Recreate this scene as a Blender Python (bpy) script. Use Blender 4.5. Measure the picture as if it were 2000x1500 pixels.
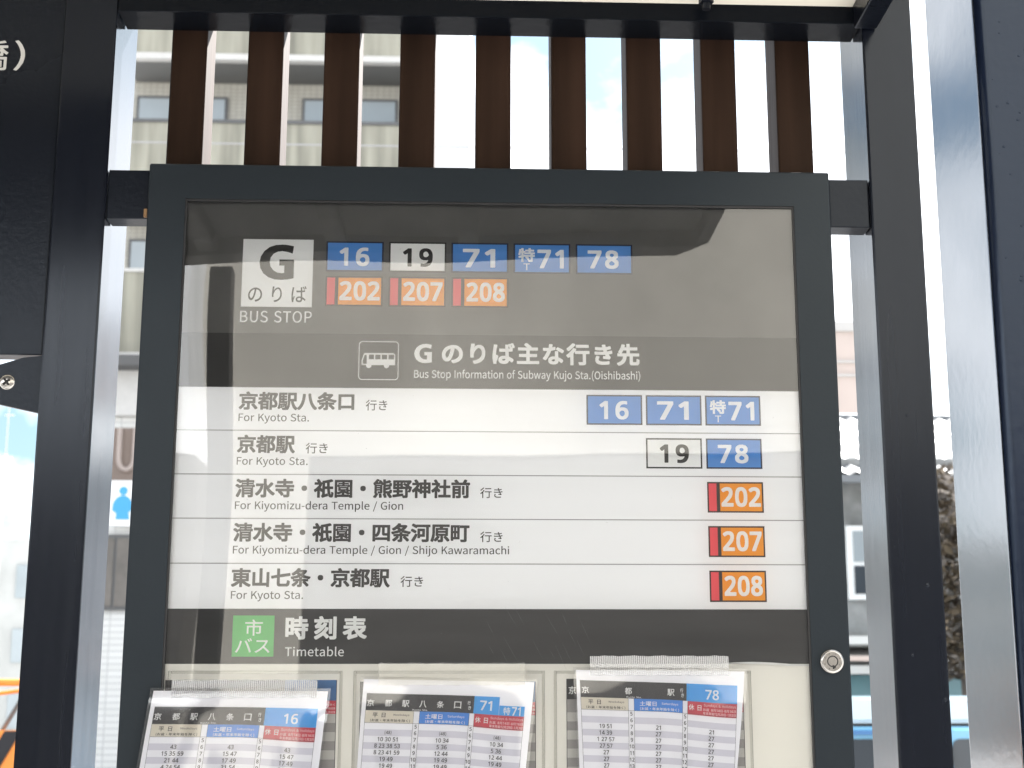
import bpy, bmesh, math, random
from math import radians, sin, cos, pi
from mathutils import Vector, Matrix
from mathutils.geometry import tessellate_polygon

random.seed(7)
for o in list(bpy.data.objects):
    bpy.data.objects.remove(o)
S = bpy.context.scene
COL = S.collection
MM = 0.001

# ------------------------------------------------------------------ camera
cam = bpy.data.cameras.new('camera')
cam.sensor_fit = 'HORIZONTAL'
cam.sensor_width = 36.0
cam.lens = 54.0
cam.shift_x = -0.026
cam.clip_start = 0.05
cam.clip_end = 5000
YAW, PITCH, ROLL = 0.04448303, 0.21590029, -0.00176586
fw = Vector((sin(YAW)*cos(PITCH), cos(YAW)*cos(PITCH), sin(PITCH)))
rt = Vector((cos(YAW), -sin(YAW), 0))
up = rt.cross(fw)
rt, up = rt*cos(ROLL)+up*sin(ROLL), up*cos(ROLL)-rt*sin(ROLL)
cam_o = bpy.data.objects.new('camera', cam)
COL.objects.link(cam_o)
m4 = Matrix((rt, up, -fw)).transposed().to_4x4()
m4.translation = Vector((-0.0221, -1.7, 1.45))
cam_o.matrix_world = m4
cam.dof.use_dof = True
cam.dof.focus_distance = 1.70
cam.dof.aperture_fstop = 13.0
S.camera = cam_o

# ------------------------------------------------------------------ light
EXPOSURE = 3.19
SUN_EL, SUN_AZ = radians(42), radians(37)      # azimuth from +Y towards +X
S.view_settings.view_transform = 'Standard'
S.view_settings.look = 'None'
S.view_settings.exposure = EXPOSURE
S.view_settings.gamma = 1.0
S.render.film_transparent = False
sun = bpy.data.lights.new('sun', 'SUN')
sun.energy = 4.0
sun.angle = radians(0.5)
sun.color = (1.0, 0.975, 0.94)
sun_o = bpy.data.objects.new('sun', sun)
COL.objects.link(sun_o)
to_sun = Vector((sin(SUN_AZ)*cos(SUN_EL), cos(SUN_AZ)*cos(SUN_EL), sin(SUN_EL)))
sun_o.rotation_euler = to_sun.to_track_quat('Z', 'Y').to_euler()
sun_o.location = to_sun*40

world = bpy.data.worlds.new('World')
S.world = world
world.use_nodes = True
wn, wl = world.node_tree.nodes, world.node_tree.links
wn.clear()
w_out = wn.new('ShaderNodeOutputWorld')
w_bg = wn.new('ShaderNodeBackground')
w_sky = wn.new('ShaderNodeTexSky')
w_sky.sky_type = 'NISHITA'
w_sky.sun_disc = False
w_sky.sun_elevation = SUN_EL
w_sky.sun_rotation = SUN_AZ
w_sky.air_density = 1.2
w_sky.dust_density = 2.0
w_tc = wn.new('ShaderNodeTexCoord')
w_map = wn.new('ShaderNodeMapping')
w_map.inputs['Scale'].default_value = (1, 1, 1.7)
w_map.inputs['Location'].default_value = (6.2622, 6.2312, 26.5808)
w_noise = wn.new('ShaderNodeTexNoise')
w_noise.inputs['Scale'].default_value = 4.5
w_noise.inputs['Detail'].default_value = 7
w_noise.inputs['Roughness'].default_value = 0.55
w_ramp = wn.new('ShaderNodeValToRGB')
w_ramp.color_ramp.elements[0].position = 0.42
w_ramp.color_ramp.elements[0].color = (0.0, 0.0, 0.0, 1)
w_ramp.color_ramp.elements[1].position = 0.53
w_ramp.color_ramp.elements[1].color = (1, 1, 1, 1)
w_mix = wn.new('ShaderNodeMix')
w_mix.data_type = 'RGBA'
w_mix.inputs['B'].default_value = (5.6, 5.75, 6.0, 1)
w_bg.inputs['Strength'].default_value = 0.05
wl.new(w_tc.outputs['Generated'], w_map.inputs['Vector'])
wl.new(w_map.outputs['Vector'], w_noise.inputs['Vector'])
wl.new(w_noise.outputs['Fac'], w_ramp.inputs['Fac'])
w_sep = wn.new('ShaderNodeSeparateXYZ')       # the haze near the horizon closes the blue gaps
w_hz = wn.new('ShaderNodeMapRange')
w_hz.inputs['From Min'].default_value = 0.13
w_hz.inputs['From Max'].default_value = 0.04
w_max = wn.new('ShaderNodeMath')
w_max.operation = 'MAXIMUM'
wl.new(w_tc.outputs['Generated'], w_sep.inputs['Vector'])
wl.new(w_sep.outputs['Z'], w_hz.inputs['Value'])
wl.new(w_ramp.outputs['Color'], w_max.inputs[0])
wl.new(w_hz.outputs['Result'], w_max.inputs[1])
wl.new(w_max.outputs['Value'], w_mix.inputs['Factor'])
w_tint = wn.new('ShaderNodeMix')          # deep clear blue between the clouds
w_tint.data_type = 'RGBA'
w_tint.blend_type = 'MULTIPLY'
w_tint.inputs['Factor'].default_value = 1.0
w_tint.inputs['B'].default_value = (0.31, 0.375, 0.395, 1)
wl.new(w_sky.outputs['Color'], w_tint.inputs['A'])
wl.new(w_tint.outputs['Result'], w_mix.inputs['A'])
wl.new(w_mix.outputs['Result'], w_bg.inputs['Color'])
wl.new(w_bg.outputs['Background'], w_out.inputs['Surface'])

# ------------------------------------------------------------------ materials
MATS = {}
def mat(name, col, rough=0.6, metal=0.0, spec=0.5, var=0.0, vscale=8.0, vstretch=(1, 1, 1),
        bump=0.0, bscale=60.0, bstretch=(1, 1, 1), rvar=0.0, coat=0.0, tint=None, ior=None):
    if name in MATS:
        return MATS[name]
    m = bpy.data.materials.new(name)
    m.use_nodes = True
    n, l = m.node_tree.nodes, m.node_tree.links
    b = n['Principled BSDF']
    b.inputs['Base Color'].default_value = (*col, 1)
    b.inputs['Roughness'].default_value = rough
    b.inputs['Metallic'].default_value = metal
    b.inputs['Specular IOR Level'].default_value = spec
    if ior: b.inputs['IOR'].default_value = ior
    if tint: b.inputs['Specular Tint'].default_value = (*tint, 1)
    if coat:
        b.inputs['Coat Weight'].default_value = coat
        b.inputs['Coat Roughness'].default_value = 0.08
    tc = n.new('ShaderNodeTexCoord')
    def noise(scale, stretch, detail=5):
        mp = n.new('ShaderNodeMapping')
        mp.inputs['Scale'].default_value = stretch
        t = n.new('ShaderNodeTexNoise')
        t.inputs['Scale'].default_value = scale
        t.inputs['Detail'].default_value = detail
        l.new(tc.outputs['Object'], mp.inputs['Vector'])
        l.new(mp.outputs['Vector'], t.inputs['Vector'])
        return t
    if var:
        t = noise(vscale, vstretch)
        mr = n.new('ShaderNodeMapRange')
        mr.inputs['From Min'].default_value = 0.3
        mr.inputs['From Max'].default_value = 0.7
        mr.inputs['To Min'].default_value = 1-var
        mr.inputs['To Max'].default_value = 1+var
        mx = n.new('ShaderNodeVectorMath')
        mx.operation = 'SCALE'
        mx.inputs[0].default_value = col
        l.new(t.outputs['Fac'], mr.inputs['Value'])
        l.new(mr.outputs['Result'], mx.inputs['Scale'])
        l.new(mx.outputs['Vector'], b.inputs['Base Color'])
    if rvar:
        t = noise(vscale*1.7, vstretch)
        mr = n.new('ShaderNodeMapRange')
        mr.inputs['To Min'].default_value = max(0.02, rough-rvar)
        mr.inputs['To Max'].default_value = rough+rvar
        l.new(t.outputs['Fac'], mr.inputs['Value'])
        l.new(mr.outputs['Result'], b.inputs['Roughness'])
    if bump:
        t = noise(bscale, bstretch, 3)
        bp = n.new('ShaderNodeBump')
        bp.inputs['Strength'].default_value = 1.0
        bp.inputs['Distance'].default_value = bump
        l.new(t.outputs['Fac'], bp.inputs['Height'])
        l.new(bp.outputs['Normal'], b.inputs['Normal'])
    MATS[name] = m
    return m

def clear_mat(name, ior, tint=(1, 1, 1), wave=0.0, wscale=3.0, gloss=0.0, haze=0.0):
    """a thin clear sheet: lets light straight through, mirrors by Fresnel, slightly wavy"""
    if name in MATS:
        return MATS[name]
    m = bpy.data.materials.new(name)
    m.use_nodes = True
    n, l = m.node_tree.nodes, m.node_tree.links
    n.clear()
    out = n.new('ShaderNodeOutputMaterial')
    tr = n.new('ShaderNodeBsdfTransparent')
    tr.inputs[0].default_value = (*tint, 1)
    gl = n.new('ShaderNodeBsdfGlossy')
    gl.inputs['Roughness'].default_value = gloss
    fr = n.new('ShaderNodeFresnel')
    fr.inputs['IOR'].default_value = ior
    mx = n.new('ShaderNodeMixShader')
    geo = n.new('ShaderNodeNewGeometry')
    if wave:
        tc = n.new('ShaderNodeTexCoord')
        t = n.new('ShaderNodeTexNoise')
        t.inputs['Scale'].default_value = wscale
        t.inputs['Detail'].default_value = 1
        bp = n.new('ShaderNodeBump')
        bp.inputs['Distance'].default_value = wave
        l.new(tc.outputs['Object'], t.inputs['Vector'])
        l.new(t.outputs['Fac'], bp.inputs['Height'])
        l.new(bp.outputs['Normal'], gl.inputs['Normal'])
    l.new(fr.outputs['Fac'], mx.inputs['Fac'])
    src = tr
    if haze:
        df = n.new('ShaderNodeBsdfDiffuse')
        df.inputs[0].default_value = (0.8, 0.8, 0.8, 1)
        m2 = n.new('ShaderNodeMixShader')
        m2.inputs['Fac'].default_value = haze
        l.new(tr.outputs[0], m2.inputs[1])
        l.new(df.outputs[0], m2.inputs[2])
        src = m2
    l.new(src.outputs[0], mx.inputs[1])
    l.new(gl.outputs[0], mx.inputs[2])
    l.new(mx.outputs[0], out.inputs['Surface'])
    MATS[name] = m
    return m

STEEL = mat('dark blue-grey painted steel', (0.0040, 0.0050, 0.0080), 0.28, spec=0.20, tint=(.82, .9, 1.0), var=0.10, vscale=3, bump=0.00025, bscale=160, rvar=0.06)
STEEL_B = mat('brushed dark painted steel', (0.0040, 0.0050, 0.0085), 0.20, spec=0.24, tint=(.84, .91, 1.0), var=0.07, vscale=60, vstretch=(1, 1, 0.04), bump=0.0002, bscale=120, bstretch=(1, 1, 0.06), rvar=0.07)
FLANK = mat('post paint with raised sky sheen', (0.012, 0.014, 0.020), 0.17, ior=2.3, tint=(.88, .94, 1.0), var=0.1, vscale=20, vstretch=(1, 1, 0.05), bump=0.00006, bscale=90, bstretch=(1, 1, 0.06), rvar=0.04)  # same paint as the post fronts, reflectance raised to brighten the sky sheen
PEELF = mat('column paint with raised sky sheen', (0.012, 0.015, 0.022), 0.14, ior=3.2, tint=(.92, .96, 1.0), bump=0.00010, bscale=60, rvar=0.03)  # column's own paint with extra reflectance, so the side face mirrors sky brighter
PEEL = mat('orange-peel dark paint', (0.005, 0.008, 0.018), 0.22, spec=0.28, tint=(.70, .83, 1.0), var=0.08, vscale=4, bump=0.00035, bscale=70, rvar=0.03)
CASE = mat('charcoal case paint', (0.0125, 0.0160, 0.0195), 0.36, spec=0.18, tint=(.86, .94, 1.0), var=0.06, vscale=5, bump=0.00012, bscale=200, rvar=0.05)
RUBBER = mat('black rubber gasket', (0.008, 0.008, 0.009), 0.6)
GLOSSBEAM = mat('glossy black beam paint', (0.004, 0.005, 0.007), 0.20, spec=0.06, bump=0.0005, bscale=70)
WOOD = mat('dark brown wood', (0.023, 0.0125, 0.0085), 0.55, spec=0.12, tint=(1.0, .80, .66), var=0.35, vscale=34, vstretch=(1, 1, 0.05), bump=0.0006, bscale=90, bstretch=(1, 1, 0.05), rvar=0.08)
CREAM = mat('cream soffit paint', (0.78, 0.73, 0.62), 0.6, var=0.05, vscale=3)
CHROME = mat('polished steel', (0.40, 0.38, 0.355), 0.25, metal=1.0, bump=0.0001, bscale=300)
BLACKHOLE = mat('black slot', (0.004, 0.004, 0.004), 0.7)
BRASS = mat('dull brass', (0.16, 0.085, 0.032), 0.6)

def ink(name, col, rough=0.55):
    return mat(name, col, rough, spec=0.3)
INK_W = ink('white print', (0.82, 0.83, 0.84))
INK_SHEET = mat('white poster film', (0.875, 0.885, 0.915), 0.55, spec=0.3, var=0.012, vscale=5, vstretch=(.4, 1, 14))
INK_G1 = mat('grey-black poster film', (0.092, 0.090, 0.088), 0.55, spec=0.3, var=0.2, vscale=9)
INK_G2 = mat('darker band film', (0.026, 0.025, 0.025), 0.55, spec=0.3, var=0.2, vscale=9)
INK_G3 = mat('timetable band film', (0.024, 0.024, 0.025), 0.5, spec=0.3, var=0.18, vscale=7, vstretch=(1, 1, 5))
INK_K = ink('dark grey lettering', (0.045, 0.043, 0.042))
INK_KK = ink('black lettering', (0.020, 0.019, 0.019))
INK_LINE = ink('grey rule', (0.30, 0.30, 0.30))
INK_BLUE = ink('route blue', (0.070, 0.245, 0.62))
INK_NAVY = ink('navy badge border', (0.012, 0.018, 0.045))
INK_ORANGE = ink('route orange', (0.84, 0.30, 0.006))
INK_RED = ink('route red', (0.78, 0.070, 0.090))
INK_BROWN = ink('dark brown badge border', (0.032, 0.016, 0.012))
INK_GREEN = ink('bus green', (0.045, 0.44, 0.085))
BOARD = mat('cream notice board', (0.84, 0.825, 0.78), 0.6, var=0.03, vscale=4)
PAPER = mat('white paper', (0.87, 0.88, 0.93), 0.65, var=0.01, vscale=6)
P_BLACK = ink('paper black', (0.022, 0.022, 0.026))
P_BEIGE = ink('paper beige', (0.70, 0.66, 0.57))
P_BLUE = ink('paper blue', (0.05, 0.25, 0.70))
P_CYAN = ink('paper cyan', (0.055, 0.37, 0.78))
P_RED = ink('paper red', (0.55, 0.045, 0.075))
P_STRIPE = ink('paper lavender stripe', (0.66, 0.66, 0.74))
P_LINE = ink('paper rule', (0.055, 0.055, 0.065))
P_PINK = ink('pale pink print', (0.85, 0.62, 0.64))
P_GREY1 = ink('card grey', (0.30, 0.29, 0.29))
P_GREY2 = ink('card light grey', (0.50, 0.49, 0.48))
P_DKBLUE = ink('card blue', (0.045, 0.14, 0.34))
GLASS = clear_mat('clear case glass', 1.74, (0.98, 0.985, 0.98), wave=0.0022, wscale=2.2)
SLEEVE = clear_mat('clear vinyl sleeve', 1.8, (0.985, 0.985, 0.99), wave=0.0025, wscale=9, gloss=0.06, haze=0.015)
TAPE = clear_mat('frosted tape', 1.45, (0.80, 0.81, 0.82), wave=0.001, wscale=60, gloss=0.25, haze=0.35)
HOLDER = clear_mat('clear acrylic holder', 1.5, (0.97, 0.97, 0.96), gloss=0.05, haze=0.02)

# ------------------------------------------------------------------ object helpers
def tag(o, label=None, cat=None, group=None, kind=None):
    if label: o['label'] = label
    if cat: o['category'] = cat
    if group: o['group'] = group
    if kind: o['kind'] = kind
    return o

def thing(name, label, cat, loc=(0, 0, 0), group=None):
    o = bpy.data.objects.new(name, None)
    o.empty_display_size = 0.05
    COL.objects.link(o)
    o.location = loc
    return tag(o, label, cat, group)

def link(name, me, parent=None):
    o = bpy.data.objects.new(name, me)
    COL.objects.link(o)
    if parent is not None:
        o.parent = parent
        base = parent
        off = Vector((0, 0, 0))
        while base is not None:
            off += Vector(base.location)
            base = base.parent
        o.location = -off if o.parent else (0, 0, 0)
    return o

class MB:
    """collects shapes (world coordinates, metres) into one mesh with several materials"""
    def __init__(self):
        self.v, self.f, self.m, self.mats = [], [], [], []
    def mi(self, m):
        if m not in self.mats: self.mats.append(m)
        return self.mats.index(m)
    def poly(self, pts, m):
        b = len(self.v)
        self.v += [tuple(p) for p in pts]
        self.f.append(tuple(range(b, b+len(pts))))
        self.m.append(self.mi(m))
    def box(self, x0, x1, y0, y1, z0, z1, m, bev=0.0, seg=2):
        bm = bmesh.new()
        bmesh.ops.create_cube(bm, size=1)
        for v in bm.verts:
            v.co = Vector(((x0+x1)/2+v.co.x*(x1-x0), (y0+y1)/2+v.co.y*(y1-y0), (z0+z1)/2+v.co.z*(z1-z0)))
        if bev:
            bmesh.ops.bevel(bm, geom=bm.edges[:], offset=bev, segments=seg, affect='EDGES', profile=0.6)
        self.add_bm(bm, m)
    def add_bm(self, bm, m):
        b = len(self.v)
        bm.verts.index_update()
        self.v += [tuple(v.co) for v in bm.verts]
        k = self.mi(m)
        for f in bm.faces:
            self.f.append(tuple(b+v.index for v in f.verts))
            self.m.append(k)
        bm.free()
    def tube(self, p, q, r, m, n=10, r2=None):
        p, q = Vector(p), Vector(q)
        r2 = r if r2 is None else r2
        d = (q-p).normalized()
        a = d.orthogonal().normalized()
        c = d.cross(a)
        b = len(self.v)
        for i in range(n):
            t = 2*pi*i/n
            w = a*cos(t)+c*sin(t)
            self.v.append(tuple(p+w*r)); self.v.append(tuple(q+w*r2))
        k = self.mi(m)
        for i in range(n):
            j = (i+1) % n
            self.f.append((b+2*i, b+2*j, b+2*j+1, b+2*i+1)); self.m.append(k)
        self.f.append(tuple(b+2*i for i in range(n))[::-1]); self.m.append(k)
        self.f.append(tuple(b+2*i+1 for i in range(n))); self.m.append(k)
    def prism(self, pts, y0, y1, m):
        """outline in XZ pushed from y0 to y1"""
        n = len(pts)
        b = len(self.v)
        self.v += [(x, y0, z) for x, z in pts]+[(x, y1, z) for x, z in pts]
        k = self.mi(m)
        self.f.append(tuple(range(b, b+n))); self.m.append(k)
        self.f.append(tuple(range(b+2*n-1, b+n-1, -1))); self.m.append(k)
        for i in range(n):
            j = (i+1) % n
            self.f.append((b+i, b+n+i, b+n+j, b+j)); self.m.append(k)
    def build(self, name, parent=None, smooth=False, weld=False):
        me = bpy.data.meshes.new(name)
        me.from_pydata(self.v, [], self.f)
        for m in self.mats: me.materials.append(m)
        me.polygons.foreach_set('material_index', self.m)
        bm = bmesh.new(); bm.from_mesh(me)
        if weld: bmesh.ops.remove_doubles(bm, verts=bm.verts, dist=1e-6)
        bmesh.ops.recalc_face_normals(bm, faces=bm.faces)
        bm.to_mesh(me); bm.free()
        if smooth:
            me.polygons.foreach_set('use_smooth', [True]*len(me.polygons))
            try: me.set_sharp_from_angle(angle=radians(40))
            except Exception: pass
        me.update()
        return link(name, me, parent)

# ------------------------------------------------------------------ lettering
GLYPHS = {}
# style, code point, advance, then loops: count followed by x, y pairs (200 units per em)
DATA = [
[0,20140,200,95,62,-23,58,-22,56,-20,52,-8,52,-1,52,2,54,4,56,5,84,5,86,5,86,8,86,44,85,46,64,47,58,48,50,49,46,48,46,47,48,46,57,44,63,44,67,42,68,40,68,39,68,31,64,24,51,8,36,-9,28,-16,24,-17,16,-16,8,-9,5,-6,4,-4,4,2,5,5,24,24,36,40,40,45,40,46,39,47,32,48,31,49,31,51,31,113,32,118,33,119,35,119,42,117,46,117,156,117,160,117,167,119,170,118,171,117,171,113,171,50,171,48,168,47,155,47,164,38,174,27,192,6,193,4,193,1,193,-5,193,-8,186,-13,179,-17,171,-17,168,-17,156,-1,148,9,133,25,132,27,131,30,131,37,132,40,137,43,145,46,149,46,153,47,153,48,148,49,136,47,117,47,116,46,115,44,115,-8,114,-12,113,-15,110,-18,107,-20,100,-22,92,-23,11,60,74,62,74,140,74,141,74,141,75,141,91,141,92,139,92,61,92,60,92,59,91,35,11,122,8,122,7,124,6,126,6,145,7,148,8,149,12,150,80,150,81,151,81,152,76,160,76,166,77,170,78,171,80,172,92,176,101,176,104,175,110,166,118,152,119,150,189,150,193,149,194,148,194,146,194,125,193,122,190,122,168,121,162,123,157,124,48,124,41,123,34,121],
[0,37117,200,123,119,-23,115,-22,114,-21,114,-18,114,-14,115,-9,115,-5,115,68,115,75,114,87,114,88,112,88,81,88,80,88,74,82,75,81,77,81,105,81,107,80,109,79,109,74,108,66,108,-4,110,-14,109,-17,107,-19,105,-19,86,-19,84,-19,83,-17,82,-11,80,-10,53,-10,51,-11,50,-19,50,-21,48,-22,45,-22,27,-22,24,-21,23,-20,23,-16,22,38,22,39,18,38,11,38,7,39,-2,52,-2,60,-2,61,-1,63,15,72,32,84,39,87,39,88,26,87,6,87,3,88,2,90,2,92,2,110,2,113,4,114,6,114,39,114,41,115,41,122,41,124,15,125,13,125,11,126,10,130,10,147,11,150,14,152,41,152,41,154,41,170,42,172,44,173,47,174,64,174,68,173,69,171,70,170,70,153,70,152,71,152,88,152,89,154,95,166,97,168,100,168,107,168,121,164,186,164,188,163,195,159,197,157,199,156,199,151,199,144,185,113,175,92,175,91,181,84,189,74,193,65,195,59,197,47,197,36,196,27,194,19,192,14,187,9,179,5,169,3,143,3,142,1,142,-18,141,-21,140,-23,137,-23,8,141,12,141,12,142,13,142,16,141,18,140,20,139,18,139,16,10,51,16,81,16,82,17,82,23,82,24,80,24,51,24,50,24,50,22,50,18,14,143,32,145,32,158,32,162,32,166,35,168,39,168,41,168,45,166,53,161,62,156,69,145,80,143,81,142,79,8,50,48,82,48,83,49,83,55,81,56,50,56,49,54,49,49,13,141,86,141,85,142,85,143,92,147,103,159,131,160,134,160,135,159,135,145,135,143,135,142,107,140,90,7,116,99,116,98,117,99,117,100,117,103,116,103,115,101,8,102,114,112,114,114,115,114,129,116,143,115,145,110,130,102,116,10,68,117,68,116,69,117,71,119,75,125,76,126,76,127,69,127,68,126,67,119],
[0,39365,200,154,181,-24,178,-23,174,-20,164,-10,158,-3,152,7,147,18,143,30,137,51,135,59,134,70,133,71,132,72,128,72,128,70,127,65,128,53,126,37,123,22,121,12,115,-4,110,-14,105,-22,102,-23,94,-23,88,-19,81,-22,76,-23,53,-23,50,-23,48,-21,47,-19,44,-8,44,-4,43,-2,42,-2,37,-3,32,-3,26,-2,21,-10,19,-12,17,-12,9,-12,2,-8,1,-7,-1,-4,-1,4,3,12,5,19,9,40,9,48,11,52,10,161,11,165,12,166,17,167,93,167,96,167,98,165,99,161,96,156,96,153,97,145,97,144,96,142,92,141,81,142,69,142,68,141,67,139,68,136,68,135,80,135,89,135,92,135,93,132,94,115,92,112,91,111,88,111,80,112,69,112,68,111,67,109,68,105,69,105,80,105,89,106,91,105,93,104,93,103,94,100,93,85,93,83,91,81,89,81,81,82,69,82,68,81,67,78,68,75,69,75,95,75,97,75,99,73,99,70,97,62,97,54,96,50,96,40,95,36,94,19,93,16,93,12,96,19,99,32,101,47,102,59,103,62,102,66,100,71,101,93,100,100,101,145,102,153,102,156,99,161,101,165,103,167,107,167,186,167,189,167,191,166,192,161,192,78,191,74,190,72,188,71,164,71,163,70,162,70,164,61,171,41,177,27,183,18,186,14,193,7,199,2,201,0,201,-8,200,-11,197,-13,189,-23,187,-24,25,55,1,65,1,67,2,69,4,70,7,71,15,67,17,66,10,65,9,63,8,55,6,51,6,50,7,48,11,48,19,46,30,44,35,43,36,43,35,44,26,45,18,46,14,46,9,48,4,49,3,11,27,8,28,8,28,10,29,14,29,21,29,23,28,30,27,27,27,22,26,14,26,10,8,64,24,65,24,65,25,64,29,61,36,59,38,60,35,62,27,7,75,44,76,45,76,53,75,54,70,53,69,53,71,51,12,30,47,32,46,35,47,41,47,49,49,55,49,62,53,58,53,23,52,19,51,20,50,28,48,8,36,75,37,75,44,75,45,76,44,81,43,82,37,81,36,80,9,129,100,130,99,132,99,162,99,164,100,164,137,163,139,131,139,129,139,8,36,105,37,105,44,105,45,106,44,111,43,112,37,111,36,110,8,36,135,37,135,44,135,45,136,44,141,43,142,37,142,36,140],
[0,20843,200,34,15,-21,12,-21,11,-20,5,-14,1,-10,0,-7,0,1,1,3,13,14,21,25,29,40,36,53,41,70,47,94,51,120,54,152,56,155,59,156,76,155,82,154,84,153,84,151,85,143,81,113,79,96,73,69,69,53,63,37,57,23,52,14,46,5,38,-7,24,-21,21,-21,36,179,-21,176,-21,175,-20,158,-4,147,12,135,35,129,51,121,75,116,98,114,113,110,145,111,156,111,157,113,159,119,160,133,160,136,159,138,158,140,149,140,143,141,129,145,109,149,91,155,70,162,53,173,33,185,17,193,9,197,6,201,1,201,-8,201,-9,200,-11,193,-16,188,-21,185,-21],
[0,26465,200,133,74,-22,71,-21,69,-20,65,-8,65,1,66,3,68,4,83,5,85,5,86,37,85,38,83,38,78,38,76,37,78,34,79,30,79,27,78,25,70,15,59,4,52,-2,40,-12,34,-15,27,-16,24,-15,13,-4,12,0,13,7,14,9,26,17,34,23,49,36,49,37,28,37,24,38,23,40,23,41,22,59,21,60,10,60,7,61,1,74,1,81,2,85,5,87,33,92,63,101,68,104,68,105,66,108,58,114,36,100,29,98,25,97,22,97,19,99,9,109,8,113,8,119,10,122,26,131,33,136,45,145,57,157,70,174,72,175,80,175,94,173,97,171,98,168,98,161,98,157,98,157,137,157,143,157,149,157,154,155,162,151,163,149,163,148,163,140,163,138,160,134,149,119,133,104,147,99,163,94,183,90,197,88,199,86,200,79,199,75,194,69,189,61,186,61,178,61,177,60,177,41,177,40,176,38,171,37,149,37,148,37,155,32,164,23,168,21,180,6,181,3,181,-4,180,-7,178,-9,171,-15,169,-16,161,-16,158,-15,141,4,128,16,119,23,119,27,120,32,121,34,126,38,123,39,115,38,113,38,113,35,115,24,115,-5,113,-12,111,-16,107,-19,101,-21,93,-22,12,33,61,67,64,84,64,85,65,85,66,85,76,84,77,64,70,32,65,31,64,31,63,31,62,12,155,62,167,62,170,63,170,64,168,65,135,71,116,77,115,77,115,76,115,66,115,64,134,64,9,94,83,97,83,102,83,106,83,107,84,105,86,100,88,94,85,93,84,10,99,120,100,120,102,120,116,130,115,130,93,130,84,131,84,130,85,129,92,125],
[0,21475,200,30,24,-18,21,-18,19,-17,19,-12,19,148,19,153,21,154,25,154,175,154,180,153,182,152,182,148,182,-11,181,-16,180,-17,177,-17,158,-17,154,-17,153,-16,152,-14,152,-3,151,-1,150,-1,50,-1,49,-1,48,-3,48,-14,48,-16,46,-17,43,-18,8,48,29,51,28,151,29,152,31,152,124,149,125,49,124,48,122],
[0,28165,200,118,70,-23,67,-22,65,-21,65,-18,65,34,66,50,65,58,65,84,63,85,56,85,53,82,46,73,43,72,36,72,34,73,24,81,17,86,2,95,0,96,0,99,0,105,1,107,9,117,11,118,13,118,19,118,23,118,33,112,49,102,50,108,51,109,54,110,61,110,62,111,62,115,62,129,62,131,64,134,60,134,57,130,53,126,45,126,42,126,32,135,11,148,10,153,10,158,10,161,15,166,19,170,22,171,28,171,31,171,39,167,56,156,59,159,62,159,106,159,108,160,108,161,108,171,108,173,110,174,113,175,131,175,134,175,136,173,137,161,137,159,184,159,188,158,189,157,189,155,189,138,189,136,188,135,184,133,184,116,184,111,185,110,193,110,196,109,197,105,197,90,196,87,194,85,181,85,180,84,180,-7,179,-9,178,-13,175,-17,169,-20,165,-21,155,-22,133,-22,132,-21,130,-20,126,-8,126,0,127,3,128,4,131,5,138,3,152,3,153,4,153,5,153,9,153,10,138,10,129,9,95,9,94,8,94,7,93,-17,93,-21,91,-23,89,-23,18,24,-20,20,-19,7,-10,6,-7,7,1,25,37,38,66,40,68,41,68,50,68,60,60,63,57,62,48,60,40,58,34,46,6,33,-18,31,-20,9,91,32,93,32,152,32,154,32,154,35,154,37,152,38,93,38,91,37,10,92,58,153,58,154,59,154,62,154,64,152,64,93,64,92,64,91,62,91,59,12,87,83,164,83,170,85,172,86,171,87,169,88,165,88,80,88,74,87,73,86,74,85,79,84,10,73,108,109,107,110,108,111,111,110,112,109,113,76,113,70,111,68,110,70,109,10,134,108,171,108,175,108,178,110,176,111,171,113,136,113,134,113,134,112,134,109,10,73,132,77,132,109,132,111,132,111,135,111,136,109,137,76,137,66,135,67,134,10,134,132,136,132,170,132,175,133,177,134,177,135,174,136,171,137,136,137,134,136],
[0,27700,200,106,67,-23,63,-22,61,-19,56,-4,56,4,57,5,59,7,84,7,85,8,85,9,85,70,88,104,88,109,88,111,87,112,85,109,83,95,80,80,76,66,70,52,58,31,45,14,34,4,26,-2,16,-3,13,-1,9,4,2,9,1,13,1,20,2,22,11,28,22,38,34,54,42,66,45,73,49,83,53,94,50,95,12,95,9,96,8,97,7,100,7,121,9,123,14,124,76,124,84,122,85,124,85,169,86,173,88,174,90,174,112,174,115,173,115,170,116,123,121,110,126,102,127,101,128,102,134,108,149,126,157,135,158,137,163,137,169,137,180,129,183,126,184,124,184,118,183,116,182,113,175,106,167,97,164,94,145,75,144,74,147,69,157,58,172,43,185,34,200,25,201,22,201,14,201,13,189,-1,187,-2,184,-2,180,-2,177,-1,167,5,157,13,152,17,135,34,120,53,115,65,114,62,115,50,115,-3,114,-8,113,-13,107,-19,104,-20,97,-22,88,-23],
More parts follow.
